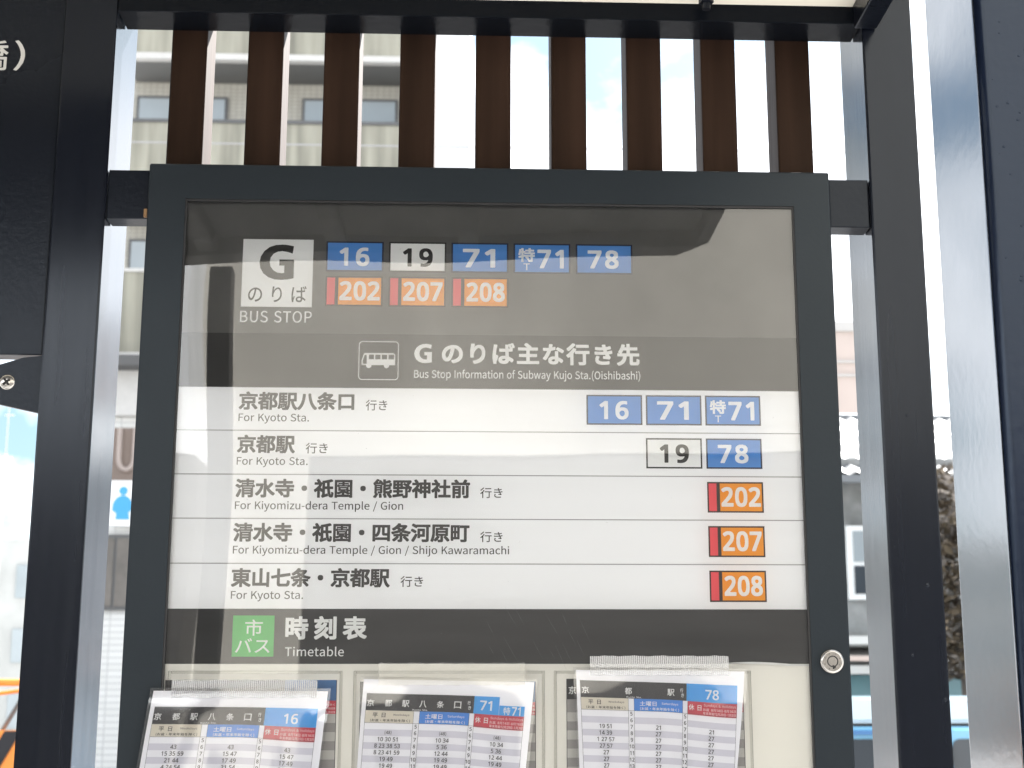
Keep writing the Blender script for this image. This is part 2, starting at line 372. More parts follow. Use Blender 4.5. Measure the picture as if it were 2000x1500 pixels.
[0,23546,200,101,96,-21,93,-21,91,-18,86,-4,84,2,75,-3,67,-4,64,-2,60,4,52,15,44,23,34,33,33,35,33,42,32,43,12,44,11,44,9,45,8,49,8,69,10,71,14,72,119,72,121,73,121,74,121,83,119,83,6,84,4,85,3,87,3,106,4,109,6,111,8,111,84,111,84,113,84,122,84,123,83,123,26,123,22,124,21,126,20,128,20,146,21,149,22,151,25,152,84,152,84,154,84,171,85,173,86,174,89,175,109,175,112,174,114,172,114,154,115,152,177,152,180,151,182,149,182,148,182,128,182,126,180,124,176,123,115,123,114,122,114,122,114,113,115,111,193,111,196,109,197,107,197,88,196,85,194,84,193,83,153,83,151,83,150,74,151,72,152,72,188,72,192,71,193,70,193,67,193,48,193,45,191,44,189,44,153,43,151,43,150,-4,149,-9,147,-12,142,-17,135,-20,128,-21,118,-21,114,-21,13,108,8,115,7,121,9,121,41,120,43,72,43,70,43,69,43,81,31,89,20,90,17,90,9,91,8],
[0,31047,200,138,86,-24,84,-23,82,-22,75,-11,74,-7,74,1,80,8,82,12,83,17,82,40,82,40,79,39,76,39,71,39,69,39,65,44,61,52,60,52,61,41,61,-17,61,-21,58,-23,55,-23,37,-23,35,-23,33,-21,32,-17,32,43,32,47,31,47,22,40,18,37,14,36,7,37,5,39,1,48,-1,53,-2,61,0,64,13,73,24,83,31,90,41,101,48,110,48,112,45,113,9,113,6,113,4,115,4,118,4,135,4,138,6,140,8,140,33,140,36,141,34,144,26,155,25,164,26,165,27,167,36,173,39,174,46,174,50,173,59,161,65,153,68,148,68,143,69,141,78,141,82,139,83,141,83,152,84,154,85,155,126,162,149,167,169,172,176,172,180,172,185,167,192,159,193,156,192,149,191,147,188,146,175,142,162,139,159,138,159,121,159,116,159,100,160,97,162,97,189,96,193,96,195,94,195,92,195,71,193,69,191,68,164,68,162,68,162,66,163,54,168,27,171,14,173,10,174,10,174,16,175,24,174,35,174,36,175,38,179,39,186,38,195,33,198,31,199,30,200,18,199,8,197,-2,195,-9,192,-14,188,-18,186,-19,180,-21,167,-20,162,-19,158,-16,152,-10,146,-1,144,-4,141,-6,111,-16,98,-21,94,-23,7,145,4,146,6,145,11,145,13,143,14,142,12,142,9,11,112,17,112,16,114,16,131,22,138,22,139,22,135,48,133,66,132,68,114,68,112,67,10,82,72,83,71,83,72,83,100,85,116,85,120,84,121,79,104,68,87,69,85,11,112,97,113,97,115,97,128,97,130,97,131,112,130,117,130,131,129,133,113,131,112,131],
[0,22290,200,25,15,-23,12,-23,11,-21,10,-17,10,160,11,165,12,166,16,166,184,166,189,165,191,164,191,160,191,-17,190,-21,188,-23,186,-23,165,-23,162,-21,161,-16,159,-15,40,-15,38,-16,37,-21,35,-23,32,-23,14,35,10,45,10,67,13,82,13,83,14,83,25,82,26,81,25,65,17,48,13,41,14,37,19,35,19,35,13,15,152,10,163,10,164,11,164,15,164,18,163,19,156,12,149,11,133,18,113,28,111,29,111,28,111,15,111,13,133,13,8,161,33,162,33,163,35,163,45,162,47,162,47,152,39,153,38,17,38,37,41,37,53,42,64,46,71,49,72,50,68,50,53,48,49,49,47,50,46,54,46,90,46,91,45,92,38,92,37,90,37,40,8,126,48,128,47,130,49,132,51,132,52,127,52,119,52,120,50,10,161,61,162,61,162,63,162,91,161,92,154,92,154,91,153,90,153,66,154,64,10,72,70,74,69,127,69,128,70,129,74,128,75,127,76,73,76,72,75,71,74,9,61,92,136,92,140,93,143,94,141,95,137,96,63,96,59,95,57,94,6,35,101,36,101,37,103,37,105,36,106,34,104,5,164,102,164,103,164,105,163,104,163,102,11,56,113,61,112,87,112,88,112,88,113,88,116,88,117,86,117,59,117,53,115,53,114,10,110,113,112,112,141,112,145,113,148,114,148,115,146,116,141,117,112,117,110,117,21,159,114,162,114,162,116,162,137,162,139,149,139,141,141,113,141,111,140,111,136,111,135,112,135,141,135,149,136,153,136,154,135,154,132,154,121,154,118,152,115,154,114,18,38,115,46,115,46,132,46,135,48,136,51,137,59,135,86,135,87,135,87,136,87,140,85,141,59,141,55,140,50,139,38,139,37,136,37,117],
[0,12539,200,26,96,48,89,49,83,52,77,57,75,61,72,68,72,85,74,91,76,94,81,99,84,101,92,104,109,104,115,102,118,100,124,94,126,91,127,87,128,80,128,72,127,66,124,59,121,55,117,52,112,49,106,48],
[0,29066,200,187,21,-23,18,-22,6,-17,5,-16,4,-13,4,-7,5,-4,11,2,15,7,22,18,24,22,18,24,17,26,16,27,16,111,15,112,11,113,9,115,5,128,5,135,6,138,15,144,19,149,31,163,39,174,41,176,52,176,64,172,65,171,66,170,67,164,67,163,74,165,81,165,84,164,97,150,101,144,104,139,105,138,104,148,104,170,105,173,106,174,110,174,127,174,131,174,132,172,132,170,133,157,133,155,146,159,165,166,172,166,175,165,185,155,186,152,186,146,185,144,184,142,179,140,174,140,172,138,175,137,180,138,182,137,188,135,193,133,195,131,196,129,196,123,195,116,193,106,190,101,187,98,179,94,186,87,186,81,186,76,184,74,183,74,179,72,175,71,171,68,154,63,133,58,133,57,133,53,133,51,136,50,167,50,168,51,169,53,171,66,173,68,182,68,188,65,194,63,197,62,197,58,197,51,196,40,193,33,190,29,186,26,182,24,176,23,189,6,196,-4,197,-7,197,-12,196,-15,195,-17,193,-18,180,-23,173,-23,170,-22,168,-21,166,-16,157,-4,145,11,145,14,145,23,143,24,134,24,132,24,132,23,132,22,139,5,141,-4,142,-8,142,-16,141,-17,138,-19,126,-21,117,-21,115,-21,114,-19,110,-5,104,10,103,14,103,21,104,23,106,25,111,26,112,27,107,32,105,36,104,41,105,53,105,100,105,102,107,105,106,113,105,115,104,115,99,113,98,111,98,53,99,42,98,35,95,30,93,28,88,26,88,25,89,21,93,1,93,-16,92,-19,89,-20,75,-22,68,-22,66,-21,64,-13,64,-6,61,15,61,21,64,24,61,25,54,25,54,24,54,18,54,14,48,2,41,-9,36,-17,30,-22,28,-23,8,72,23,76,23,80,25,81,26,77,27,71,27,68,25,68,24,4,156,26,160,27,158,27,156,27,18,45,27,50,27,51,27,50,32,48,40,48,44,49,47,53,48,71,47,73,48,73,49,73,53,71,54,62,54,43,53,42,51,43,30,43,28,11,41,73,43,72,73,72,74,73,74,74,74,76,74,77,72,77,42,77,41,77,41,76,10,132,86,133,85,136,86,160,93,167,96,166,96,164,96,146,95,132,94,132,93,11,41,96,43,95,73,95,74,95,74,96,74,99,74,100,72,100,42,100,41,100,41,99,10,29,118,84,118,86,119,84,123,78,123,74,122,67,122,35,120,29,119,28,118,13,134,121,140,120,161,120,166,121,167,122,168,125,169,136,167,136,149,131,133,127,132,126,132,122,133,121,8,51,143,59,143,64,144,61,148,61,154,60,155,52,146,51,144],
[0,37326,200,76,110,-23,108,-23,106,-21,102,-8,101,-4,100,-3,18,-15,6,-15,5,-15,3,-13,1,1,1,9,1,11,2,13,10,14,40,18,43,19,44,21,44,32,43,34,11,35,9,35,7,38,7,57,8,59,9,61,13,62,42,61,44,62,44,64,44,69,43,70,12,70,9,71,8,73,7,77,7,159,8,162,9,164,14,165,172,165,178,166,184,166,187,165,194,160,197,157,197,155,197,152,197,148,197,145,183,127,170,113,170,113,179,105,181,101,190,100,197,98,199,97,201,95,200,84,194,64,186,43,184,39,182,37,180,37,171,37,161,40,160,40,159,37,159,-7,157,-13,154,-18,148,-21,140,-22,130,-22,125,-23,32,118,6,121,6,128,6,130,6,131,7,130,71,128,72,110,72,103,70,72,70,72,70,71,67,71,63,72,62,102,62,106,61,108,59,108,57,108,41,107,36,105,35,72,34,72,32,72,23,73,23,76,23,98,26,110,25,112,24,113,22,113,7,115,6,10,158,48,158,47,159,48,166,70,167,72,167,73,166,73,159,73,158,72,157,50,9,35,96,44,97,45,98,45,105,43,105,35,105,34,104,34,98,34,97,9,72,96,80,97,81,98,81,105,80,105,71,105,71,104,71,98,71,97,11,134,100,138,99,139,100,138,100,129,105,109,117,108,115,108,111,108,102,109,101,127,100,8,108,120,109,119,111,128,120,137,120,138,110,138,107,138,107,123,12,143,130,145,129,146,130,151,136,152,137,152,138,134,138,127,139,122,138,125,137,130,136,137,133,8,34,131,44,131,45,132,45,138,43,139,34,139,34,135,34,131,8,71,131,81,131,82,132,81,138,80,139,71,139,70,135,70,131],
[0,31070,200,106,36,-23,32,-22,31,-21,31,-19,31,41,30,45,30,46,29,45,19,37,11,36,7,37,6,39,4,44,0,52,0,61,1,63,3,66,16,75,31,90,41,103,47,112,44,113,8,113,5,113,4,115,3,118,3,135,4,139,6,140,7,140,32,140,35,141,31,148,25,156,24,159,24,165,25,166,26,168,38,174,46,174,50,173,58,162,66,152,68,148,69,142,70,141,75,141,78,140,80,143,83,144,119,144,120,146,120,170,121,174,123,175,126,175,144,175,147,174,148,173,149,171,149,146,149,144,187,144,190,143,191,141,192,137,192,31,191,27,189,25,187,25,168,25,167,25,165,27,163,33,149,33,149,31,149,-17,148,-21,147,-22,145,-23,123,-23,121,-21,120,-18,120,32,118,33,107,33,107,31,106,26,105,24,103,23,85,23,81,24,80,25,79,27,78,39,70,39,67,39,63,44,59,51,58,52,58,52,59,41,59,-17,58,-21,57,-22,54,-23,9,107,61,108,60,110,60,119,60,120,61,120,72,119,74,109,74,107,74,8,149,61,151,60,163,60,164,62,164,74,162,74,149,74,149,72,10,78,74,79,73,79,74,79,97,81,119,80,119,76,104,74,98,66,87,67,85,8,107,103,109,102,119,102,120,105,120,115,118,116,107,116,107,113,8,149,103,151,102,163,102,164,105,164,115,162,116,149,116,149,113],
[0,31038,200,127,38,-23,35,-22,34,-21,33,-18,33,47,32,47,32,47,22,39,17,37,12,36,7,37,5,39,3,45,-1,53,-2,61,-1,62,0,64,16,76,22,80,34,92,43,103,49,112,45,113,9,113,6,113,4,115,4,118,4,135,5,139,6,140,9,140,34,140,37,141,36,143,26,157,25,161,26,166,28,169,38,175,47,175,50,174,54,170,63,157,69,148,70,143,71,141,80,141,86,136,89,134,89,131,89,124,85,113,88,112,121,112,122,113,123,114,123,169,123,173,124,174,128,175,147,175,150,174,152,173,152,170,152,113,154,112,191,112,193,110,194,105,194,88,194,87,193,85,189,84,154,84,152,83,152,15,153,14,154,14,193,14,197,13,199,11,199,8,199,-10,198,-13,196,-15,191,-15,76,-15,72,-15,71,-13,70,-10,70,9,70,11,71,13,76,14,120,14,122,14,123,15,122,83,120,84,84,84,80,85,79,87,79,88,80,105,80,106,78,105,75,98,68,87,69,85,76,80,91,64,92,61,91,53,82,40,80,39,77,39,71,39,69,40,65,45,62,52,61,52,62,41,61,-1,62,-17,61,-21,60,-22,58,-23],
[0,21069,200,44,21,-22,19,-22,17,-21,16,-17,16,105,17,110,19,111,21,112,31,110,89,110,98,112,102,111,103,109,103,106,103,-5,103,-9,101,-14,96,-19,88,-21,77,-22,59,-22,56,-21,54,-19,50,-8,49,0,50,3,51,5,54,5,61,5,66,5,74,5,75,7,75,20,74,21,72,22,46,22,45,21,45,20,45,2,44,-4,45,-17,44,-21,42,-22,40,-22,76,134,-22,132,-22,130,-21,125,-7,124,1,125,5,127,6,129,6,150,6,154,7,154,8,154,109,155,115,153,116,137,116,128,117,118,116,100,116,93,117,89,117,30,117,19,116,6,116,4,118,4,122,4,139,4,141,6,143,9,144,42,144,45,144,44,146,37,155,35,159,35,167,36,169,38,170,51,175,57,175,60,175,65,170,74,159,79,152,83,144,119,144,121,145,125,150,130,159,138,174,140,176,141,176,149,176,165,171,167,169,167,164,167,158,159,145,159,144,162,144,193,144,195,143,196,141,197,138,197,122,196,118,193,116,184,116,182,115,183,109,183,-4,183,-8,182,-11,180,-13,176,-18,170,-20,157,-22,15,119,13,115,14,114,16,114,18,114,106,115,109,118,109,128,109,135,109,138,109,141,108,141,104,141,17,140,14,137,14,9,47,46,75,46,75,48,75,53,73,54,45,54,44,53,44,47,45,46,9,47,78,75,78,75,79,75,85,73,86,45,86,44,84,44,79,45,78,10,167,113,171,113,175,115,176,116,175,117,171,118,165,118,161,117,161,116,162,115],
[0,22235,200,29,15,-17,13,-16,11,-15,10,-11,10,151,11,156,13,157,17,157,182,157,187,157,188,155,189,151,189,-8,188,-13,186,-15,184,-15,165,-15,162,-15,160,-12,159,-3,158,-1,158,-1,42,-1,41,-1,40,-3,40,-12,39,-14,38,-16,35,-17,32,38,26,38,25,40,25,58,27,156,27,159,28,159,42,158,44,122,45,118,46,114,48,109,53,108,56,106,61,106,126,106,129,94,129,92,128,91,103,88,79,83,65,80,58,77,53,73,47,65,39,60,35,55,32,49,30,44,30,41,31,38,34,37,32,14,40,61,41,60,44,63,50,70,55,79,58,86,60,94,62,105,62,113,62,122,63,126,63,129,42,129,40,128,10,135,72,137,71,154,71,158,72,159,73,159,126,158,129,136,129,134,128,134,76],
[0,27827,200,50,120,-22,118,-22,116,-21,110,-5,110,3,110,5,111,6,115,7,152,7,154,8,155,9,155,133,153,134,67,134,65,133,61,128,58,125,54,125,49,125,28,138,12,147,10,149,9,152,9,160,19,171,22,172,30,172,54,159,57,161,61,162,194,162,197,162,199,161,200,158,200,153,200,139,199,135,197,134,196,134,185,134,184,133,184,132,184,-3,183,-6,182,-10,180,-13,176,-17,169,-20,164,-21,155,-22,46,22,-20,19,-19,16,-17,6,-9,6,-6,6,2,25,33,45,67,48,68,55,68,59,65,65,59,67,58,67,59,67,114,68,118,70,120,74,120,138,120,142,119,143,118,144,113,144,40,143,35,141,33,139,33,97,33,96,33,95,31,95,23,95,22,93,20,89,19,71,19,68,21,67,23,67,34,69,49,68,54,67,54,66,47,61,32,51,14,34,-15,32,-18,30,-19,9,95,61,97,61,99,61,114,61,116,61,116,90,115,92,97,92,95,92,21,41,71,37,72,21,82,4,91,1,94,0,97,0,105,6,114,9,117,14,118,19,118,21,117,42,106,58,96,58,94,59,87,58,85,57,83,51,74,49,72,46,71],
[0,21407,200,90,82,-23,79,-22,77,-20,72,-7,72,-2,73,2,72,2,71,1,71,-1,69,-3,59,-13,57,-14,48,-14,33,-5,32,-5,26,-18,23,-19,16,-19,14,-18,2,-11,1,-9,1,-6,1,1,5,11,11,27,15,45,17,57,19,73,19,86,19,91,19,158,20,162,22,163,26,164,189,164,194,163,195,161,196,160,196,142,195,139,193,137,177,136,166,137,131,137,130,136,128,130,128,129,131,128,166,128,175,129,178,128,179,126,180,122,179,46,179,44,176,43,162,43,161,42,176,26,193,6,194,4,194,0,194,-4,193,-7,192,-8,181,-15,172,-15,169,-14,158,0,134,27,134,31,135,36,136,38,144,42,152,44,149,45,142,44,130,44,129,44,129,43,128,38,130,26,130,-4,129,-12,127,-16,124,-18,121,-20,113,-22,103,-22,98,-23,34,34,5,35,4,37,6,45,18,58,32,65,42,63,43,54,43,53,44,52,47,53,62,54,87,53,116,52,122,53,126,54,128,57,128,92,128,93,129,94,131,96,135,96,136,93,137,67,137,50,137,48,136,47,123,46,116,47,79,46,74,45,47,41,23,39,16,35,7,17,76,5,78,5,97,5,100,5,101,5,101,31,102,40,102,43,102,43,93,44,89,43,92,41,94,39,95,33,95,30,93,27,86,18,7,81,43,88,43,88,44,85,45,79,46,77,45,77,44,11,80,68,82,67,150,67,152,68,152,69,152,73,152,74,150,75,81,75,80,75,79,74,11,80,98,82,98,150,98,152,98,152,99,152,103,152,105,150,105,81,105,80,105,79,104],
[0,30010,200,58,114,-21,110,-21,109,-19,106,-11,104,-5,103,2,104,5,106,7,109,7,138,6,141,7,141,9,141,126,139,126,102,126,100,126,99,126,98,14,97,9,96,8,93,8,36,8,35,7,34,6,34,-4,34,-5,32,-7,28,-8,11,-7,8,-6,7,-1,7,151,8,155,9,157,14,157,93,157,96,157,98,155,100,155,193,155,197,155,198,153,199,150,199,134,199,130,198,128,197,127,194,126,172,126,171,126,171,125,171,-2,170,-8,168,-12,164,-17,158,-19,154,-20,146,-21,9,33,34,39,33,40,35,40,70,40,71,39,72,34,72,33,70,33,36,10,67,34,71,34,72,35,72,70,72,70,71,71,65,71,64,70,64,35,65,34,9,33,96,39,96,40,97,40,130,40,131,39,132,34,132,33,131,33,99,10,67,96,71,97,72,98,72,130,72,131,71,131,65,131,64,130,64,98,65,97,7,96,137,97,137,98,140,97,144,96,144,95,141,95,139],
[0,26481,200,108,90,-23,87,-22,86,-21,85,-19,85,17,84,19,72,9,54,-4,41,-12,32,-16,24,-19,16,-20,13,-19,2,-5,2,3,2,5,3,6,18,12,31,19,41,25,53,33,62,38,50,37,28,37,25,38,24,40,23,44,23,118,24,123,26,124,28,125,37,123,84,123,86,123,87,125,87,129,85,130,37,130,27,128,12,128,9,128,7,130,6,133,6,151,7,154,9,155,12,156,84,156,85,157,85,157,86,172,88,174,92,174,109,174,112,174,113,172,114,170,114,157,115,156,115,156,189,156,193,155,195,153,195,152,195,134,195,131,193,128,189,128,175,128,165,130,114,130,112,129,112,125,113,123,115,123,165,123,174,125,176,124,178,123,179,118,179,44,178,40,177,38,174,37,149,37,138,38,139,37,148,32,155,27,168,19,180,13,197,6,199,5,199,2,199,-4,198,-6,188,-19,184,-20,175,-19,156,-10,146,-4,128,8,115,19,114,18,114,-18,113,-21,111,-23,109,-23,8,52,62,85,62,86,63,86,69,84,70,52,70,51,68,51,63,9,113,62,149,62,150,63,150,69,149,70,148,70,114,70,113,68,113,63,9,51,93,54,93,85,93,86,94,86,99,86,100,84,100,52,100,51,99,9,113,93,115,93,149,93,151,94,151,99,150,100,149,100,114,100,113,99],
[0,23665,200,45,161,-22,158,-21,156,-20,156,-9,156,-8,154,-8,20,-8,17,-7,15,-6,15,-1,15,126,15,131,16,132,19,133,40,133,42,132,44,130,44,22,46,22,84,22,85,25,85,170,87,172,89,173,110,173,113,172,114,170,115,166,115,23,115,22,117,22,152,22,155,22,156,24,156,127,156,131,158,133,162,134,180,134,183,133,184,132,185,127,185,-18,184,-21,182,-22],
[0,19971,200,68,88,-16,78,-14,72,-12,67,-8,63,1,61,11,61,70,60,73,56,73,17,66,10,66,7,67,6,70,3,81,3,92,4,94,6,95,60,105,61,107,61,166,62,170,63,171,65,171,87,171,89,170,91,169,91,165,91,112,92,110,93,110,183,124,189,124,193,124,195,122,197,109,197,98,197,96,195,95,181,92,96,79,92,78,91,77,91,21,92,18,93,15,96,14,102,13,149,13,154,14,157,16,160,22,162,33,162,40,163,48,165,49,167,49,175,49,183,45,190,42,191,40,192,39,192,28,189,10,186,1,184,-4,180,-8,174,-13,163,-16],
[0,29305,200,134,41,-23,37,-22,36,-21,36,-19,36,35,35,37,33,37,19,32,11,32,8,33,6,34,5,36,2,49,3,57,3,59,5,61,34,69,35,70,36,71,36,83,37,105,37,106,37,107,33,107,32,105,29,83,27,75,25,73,21,72,14,72,2,78,1,81,1,89,5,105,8,118,10,135,12,156,13,158,15,160,20,160,35,158,36,160,36,171,37,173,38,174,45,175,61,174,63,173,63,170,64,135,65,134,78,134,82,133,83,135,83,149,83,151,84,153,89,153,121,154,122,156,122,172,123,174,125,175,144,175,148,174,149,173,149,171,150,156,150,154,184,153,188,152,189,150,189,144,189,130,189,128,188,126,184,126,151,126,150,125,150,124,150,116,150,115,151,114,194,114,197,113,198,112,198,110,198,91,197,87,196,86,193,86,175,86,175,86,174,84,174,78,175,76,193,76,195,76,197,75,197,71,197,53,197,50,194,49,176,48,174,48,174,-7,173,-12,170,-17,164,-20,155,-22,143,-23,125,-23,122,-22,121,-21,118,-11,116,-6,115,2,111,3,109,5,100,20,93,28,87,35,85,39,85,48,84,48,77,49,74,50,65,47,64,47,63,45,63,-17,63,-21,62,-22,59,-23,16,124,6,125,5,128,6,141,6,145,6,146,7,146,46,145,48,119,48,116,48,128,34,132,27,135,22,135,15,134,12,130,9,22,83,77,86,76,145,76,145,76,146,78,146,84,145,86,144,86,80,86,74,86,72,87,71,90,71,105,69,106,64,106,63,105,63,104,63,79,64,78,71,80,79,80,81,79,11,83,115,85,114,120,114,121,115,122,116,122,124,121,125,120,126,89,126,84,126,83,124,10,34,131,35,131,37,131,38,131,39,132,39,145,38,148,37,148,35,144,34,135],
[0,26178,200,101,124,-23,121,-22,120,-21,118,-15,115,-7,114,-1,110,0,108,1,98,17,83,36,83,40,84,45,85,47,90,49,91,50,91,51,80,51,78,51,78,50,78,46,80,32,80,21,79,19,78,18,74,17,37,17,37,16,36,15,36,4,35,2,34,0,31,0,14,0,11,0,9,1,8,6,8,156,8,160,10,161,15,162,76,162,78,161,79,160,80,152,80,151,118,151,119,152,119,152,119,171,120,173,121,174,124,175,143,175,146,174,148,172,148,153,149,151,186,151,188,150,190,149,191,146,191,129,191,126,189,125,185,124,149,124,148,123,148,122,148,114,149,113,149,113,195,113,198,112,200,109,200,91,199,87,197,85,196,85,176,85,175,85,175,84,175,78,175,76,193,76,195,76,197,75,197,71,197,55,197,51,194,49,177,49,175,48,175,-3,173,-12,171,-15,169,-17,166,-19,160,-21,154,-22,144,-22,140,-23,3,124,5,126,5,125,5,16,139,5,144,6,145,6,145,7,145,48,143,49,114,49,113,48,125,34,132,24,134,20,134,17,134,10,133,9,131,6,132,6,9,36,44,37,44,40,44,50,44,51,44,51,74,50,76,38,76,36,75,10,81,76,144,76,145,77,145,83,145,85,143,85,81,85,80,85,80,83,80,77,9,36,105,37,104,40,104,50,104,51,105,51,132,50,134,38,134,36,134,10,80,113,82,113,118,113,119,113,119,114,119,122,119,124,117,124,80,124,80,122,8,78,133,79,134,80,137,79,141,78,142,77,140,76,138,77,135],
[0,21051,200,130,19,-22,16,-22,15,-21,6,-9,6,-7,6,-4,6,1,6,3,8,4,18,9,41,22,62,36,73,46,86,60,96,74,98,79,98,83,97,83,93,80,82,67,73,57,61,46,47,35,36,28,28,23,20,22,17,23,15,26,7,36,6,44,7,47,26,57,45,71,49,73,51,75,51,76,25,72,17,72,15,74,10,87,10,94,10,97,11,99,16,101,22,106,34,122,32,122,9,122,6,123,4,125,4,128,4,145,5,148,6,150,9,150,47,150,50,151,49,152,45,161,45,167,45,170,48,172,63,176,69,176,71,175,72,174,78,165,84,151,86,150,122,150,124,150,127,148,129,151,132,152,150,152,154,151,155,149,155,146,155,130,155,32,154,28,153,27,150,26,132,26,129,27,128,30,127,60,129,70,127,77,127,121,127,124,124,123,121,122,108,122,96,124,91,123,90,122,93,121,108,119,111,118,112,115,112,109,112,105,106,96,100,87,100,84,111,84,123,79,126,77,125,68,123,62,113,48,103,36,103,35,104,32,120,18,128,9,129,4,129,-2,126,-5,117,-13,114,-14,107,-14,105,-12,89,5,81,12,80,12,63,0,40,-15,28,-22,27,141,-22,138,-21,136,-20,135,-13,132,-7,131,1,132,5,134,6,136,6,142,6,147,6,161,6,163,6,163,8,164,42,163,170,165,172,167,173,188,173,191,171,192,167,192,-7,191,-11,189,-14,184,-18,180,-20,167,-22,12,58,102,73,103,75,104,81,113,85,122,84,122,80,122,75,122,73,122,64,110,58,104,58,103,9,126,129,128,128,128,129,130,135,130,139,128,143,127,143,124,137,125,134],
[0,34920,200,152,48,-22,45,-22,44,-21,37,-6,38,3,43,8,44,12,45,24,44,26,23,18,17,18,12,18,11,19,2,31,1,33,1,40,2,42,3,44,27,53,37,58,50,66,62,71,59,72,45,70,12,70,9,71,7,72,6,74,7,94,8,96,12,97,28,97,38,96,86,96,87,97,87,101,87,102,85,103,38,103,30,101,27,102,25,103,24,105,24,122,25,126,27,127,28,127,38,126,86,126,87,127,87,131,86,132,84,132,40,132,35,132,28,130,16,131,15,132,14,135,14,152,15,156,16,157,19,157,84,157,85,158,85,159,86,173,88,175,92,175,109,175,112,174,113,173,114,171,114,159,115,158,115,157,182,157,186,157,187,155,188,153,188,136,187,133,185,131,175,130,168,132,163,132,115,132,113,132,112,131,112,126,114,126,165,126,173,127,176,127,178,126,179,122,179,105,178,104,177,102,174,101,165,103,114,103,113,103,112,101,112,97,113,96,115,96,162,96,168,96,175,97,188,97,191,97,193,96,193,92,193,76,193,73,191,71,184,70,188,66,188,65,189,58,188,55,180,48,158,32,158,31,164,27,171,22,183,16,199,10,200,9,201,6,201,1,200,-2,195,-7,189,-15,186,-16,177,-15,167,-12,154,-5,144,1,129,14,126,18,123,23,122,24,121,22,124,16,125,11,125,4,123,1,119,-1,70,-17,56,-22,10,74,18,76,17,109,27,115,28,102,48,96,61,95,61,93,60,89,56,74,44,11,135,54,136,54,138,54,151,65,160,70,158,71,152,70,127,70,126,70,126,69,127,66],
[0,20027,200,84,9,-16,6,-15,4,-13,4,-12,4,8,5,10,6,12,11,12,83,12,84,12,85,14,85,45,84,47,27,48,25,48,23,49,23,54,23,72,23,74,25,76,28,76,84,76,85,79,85,105,83,106,20,106,16,107,14,109,14,112,14,130,14,132,15,134,20,135,92,134,91,135,85,139,81,143,71,151,69,153,68,156,68,163,70,166,81,174,84,174,88,174,92,174,95,172,118,153,130,141,132,135,181,135,184,134,185,133,186,130,186,111,185,108,184,107,180,106,117,106,115,105,115,79,115,76,172,76,175,76,177,74,178,72,178,55,178,52,177,49,175,48,174,48,115,47,115,45,115,14,115,12,117,12,190,12,194,12,196,9,197,6,197,-12,196,-13,195,-15,190,-16],
[0,34892,200,77,37,-24,33,-23,32,-21,32,-19,31,53,31,54,27,50,21,46,16,45,11,46,9,47,-1,58,-2,61,-2,68,-1,70,0,71,15,83,33,102,50,121,53,126,56,131,59,132,66,132,81,126,83,124,83,118,82,115,79,109,79,109,80,108,193,108,196,107,197,106,198,103,198,85,198,82,197,80,193,79,169,79,168,79,167,78,167,-5,167,-8,166,-12,163,-17,157,-20,152,-21,143,-22,113,-22,110,-22,108,-21,107,-19,105,-11,103,-7,102,-4,102,3,103,5,105,6,109,6,132,6,137,6,138,7,139,9,139,79,136,79,78,79,74,80,72,81,71,84,71,92,72,102,67,93,61,86,60,83,60,-21,59,-23,56,-24,23,13,106,11,107,9,108,1,118,1,128,2,131,11,137,26,150,37,162,48,174,51,175,58,175,73,169,74,167,75,165,74,157,69,150,62,142,55,135,49,131,33,115,23,107,20,106,13,85,135,83,135,81,136,80,139,80,159,81,161,84,163,187,163,191,162,192,160,193,139,192,136,189,135],
[0,20808,200,130,17,-24,15,-23,13,-22,7,-14,3,-10,2,-7,3,1,5,3,16,7,26,12,35,18,40,23,44,28,49,36,53,47,55,56,55,60,54,60,10,61,8,61,6,62,6,65,6,84,6,87,7,88,10,89,19,89,24,87,30,87,24,90,19,90,15,93,14,96,14,104,23,118,30,132,36,146,42,166,43,169,45,170,46,170,54,170,66,168,70,166,71,164,72,157,68,145,68,144,69,144,83,144,85,144,85,170,86,173,87,174,90,175,108,175,113,174,114,172,115,146,115,144,175,144,179,143,180,140,180,135,180,119,180,118,179,116,175,115,115,115,115,113,115,91,115,89,117,89,190,89,193,89,194,88,195,84,195,66,195,63,193,61,189,61,141,61,140,60,140,58,140,15,141,10,141,9,164,9,167,9,168,12,169,16,170,23,170,35,171,37,172,38,177,39,182,38,189,34,195,32,197,31,197,27,197,17,197,6,195,-4,192,-10,191,-12,185,-17,182,-19,175,-20,132,-20,125,-19,119,-17,114,-11,112,-7,111,-1,111,60,109,61,89,61,87,60,86,59,85,49,83,38,80,29,77,21,72,11,64,1,58,-5,48,-12,40,-17,24,-23,9,43,90,46,89,84,89,85,92,85,114,82,115,59,115,57,114,50,101],
[0,12398,200,80,105,-13,102,-13,100,-11,91,2,91,10,92,14,94,16,109,18,119,21,130,26,136,30,142,35,148,42,153,49,156,57,157,66,158,71,157,76,156,84,153,92,150,97,146,103,139,110,133,114,125,118,119,119,118,119,113,90,109,75,103,54,96,37,89,25,83,16,76,9,67,4,61,2,43,3,37,5,31,9,24,15,18,24,15,31,13,38,11,47,11,55,10,66,12,82,15,92,18,98,22,106,28,116,37,126,46,133,58,140,73,146,91,150,107,151,112,150,121,150,136,147,141,145,149,141,158,135,168,126,174,120,180,109,185,98,188,87,189,78,189,62,188,53,186,44,182,32,176,22,167,12,158,4,151,0,138,-6,124,-11,110,-13,22,52,36,53,36,54,36,60,40,66,50,70,60,79,87,85,113,86,117,85,118,81,117,72,112,63,105,56,98,50,91,46,83,43,74,41,67,41,59,42,51,45,45,47,40],
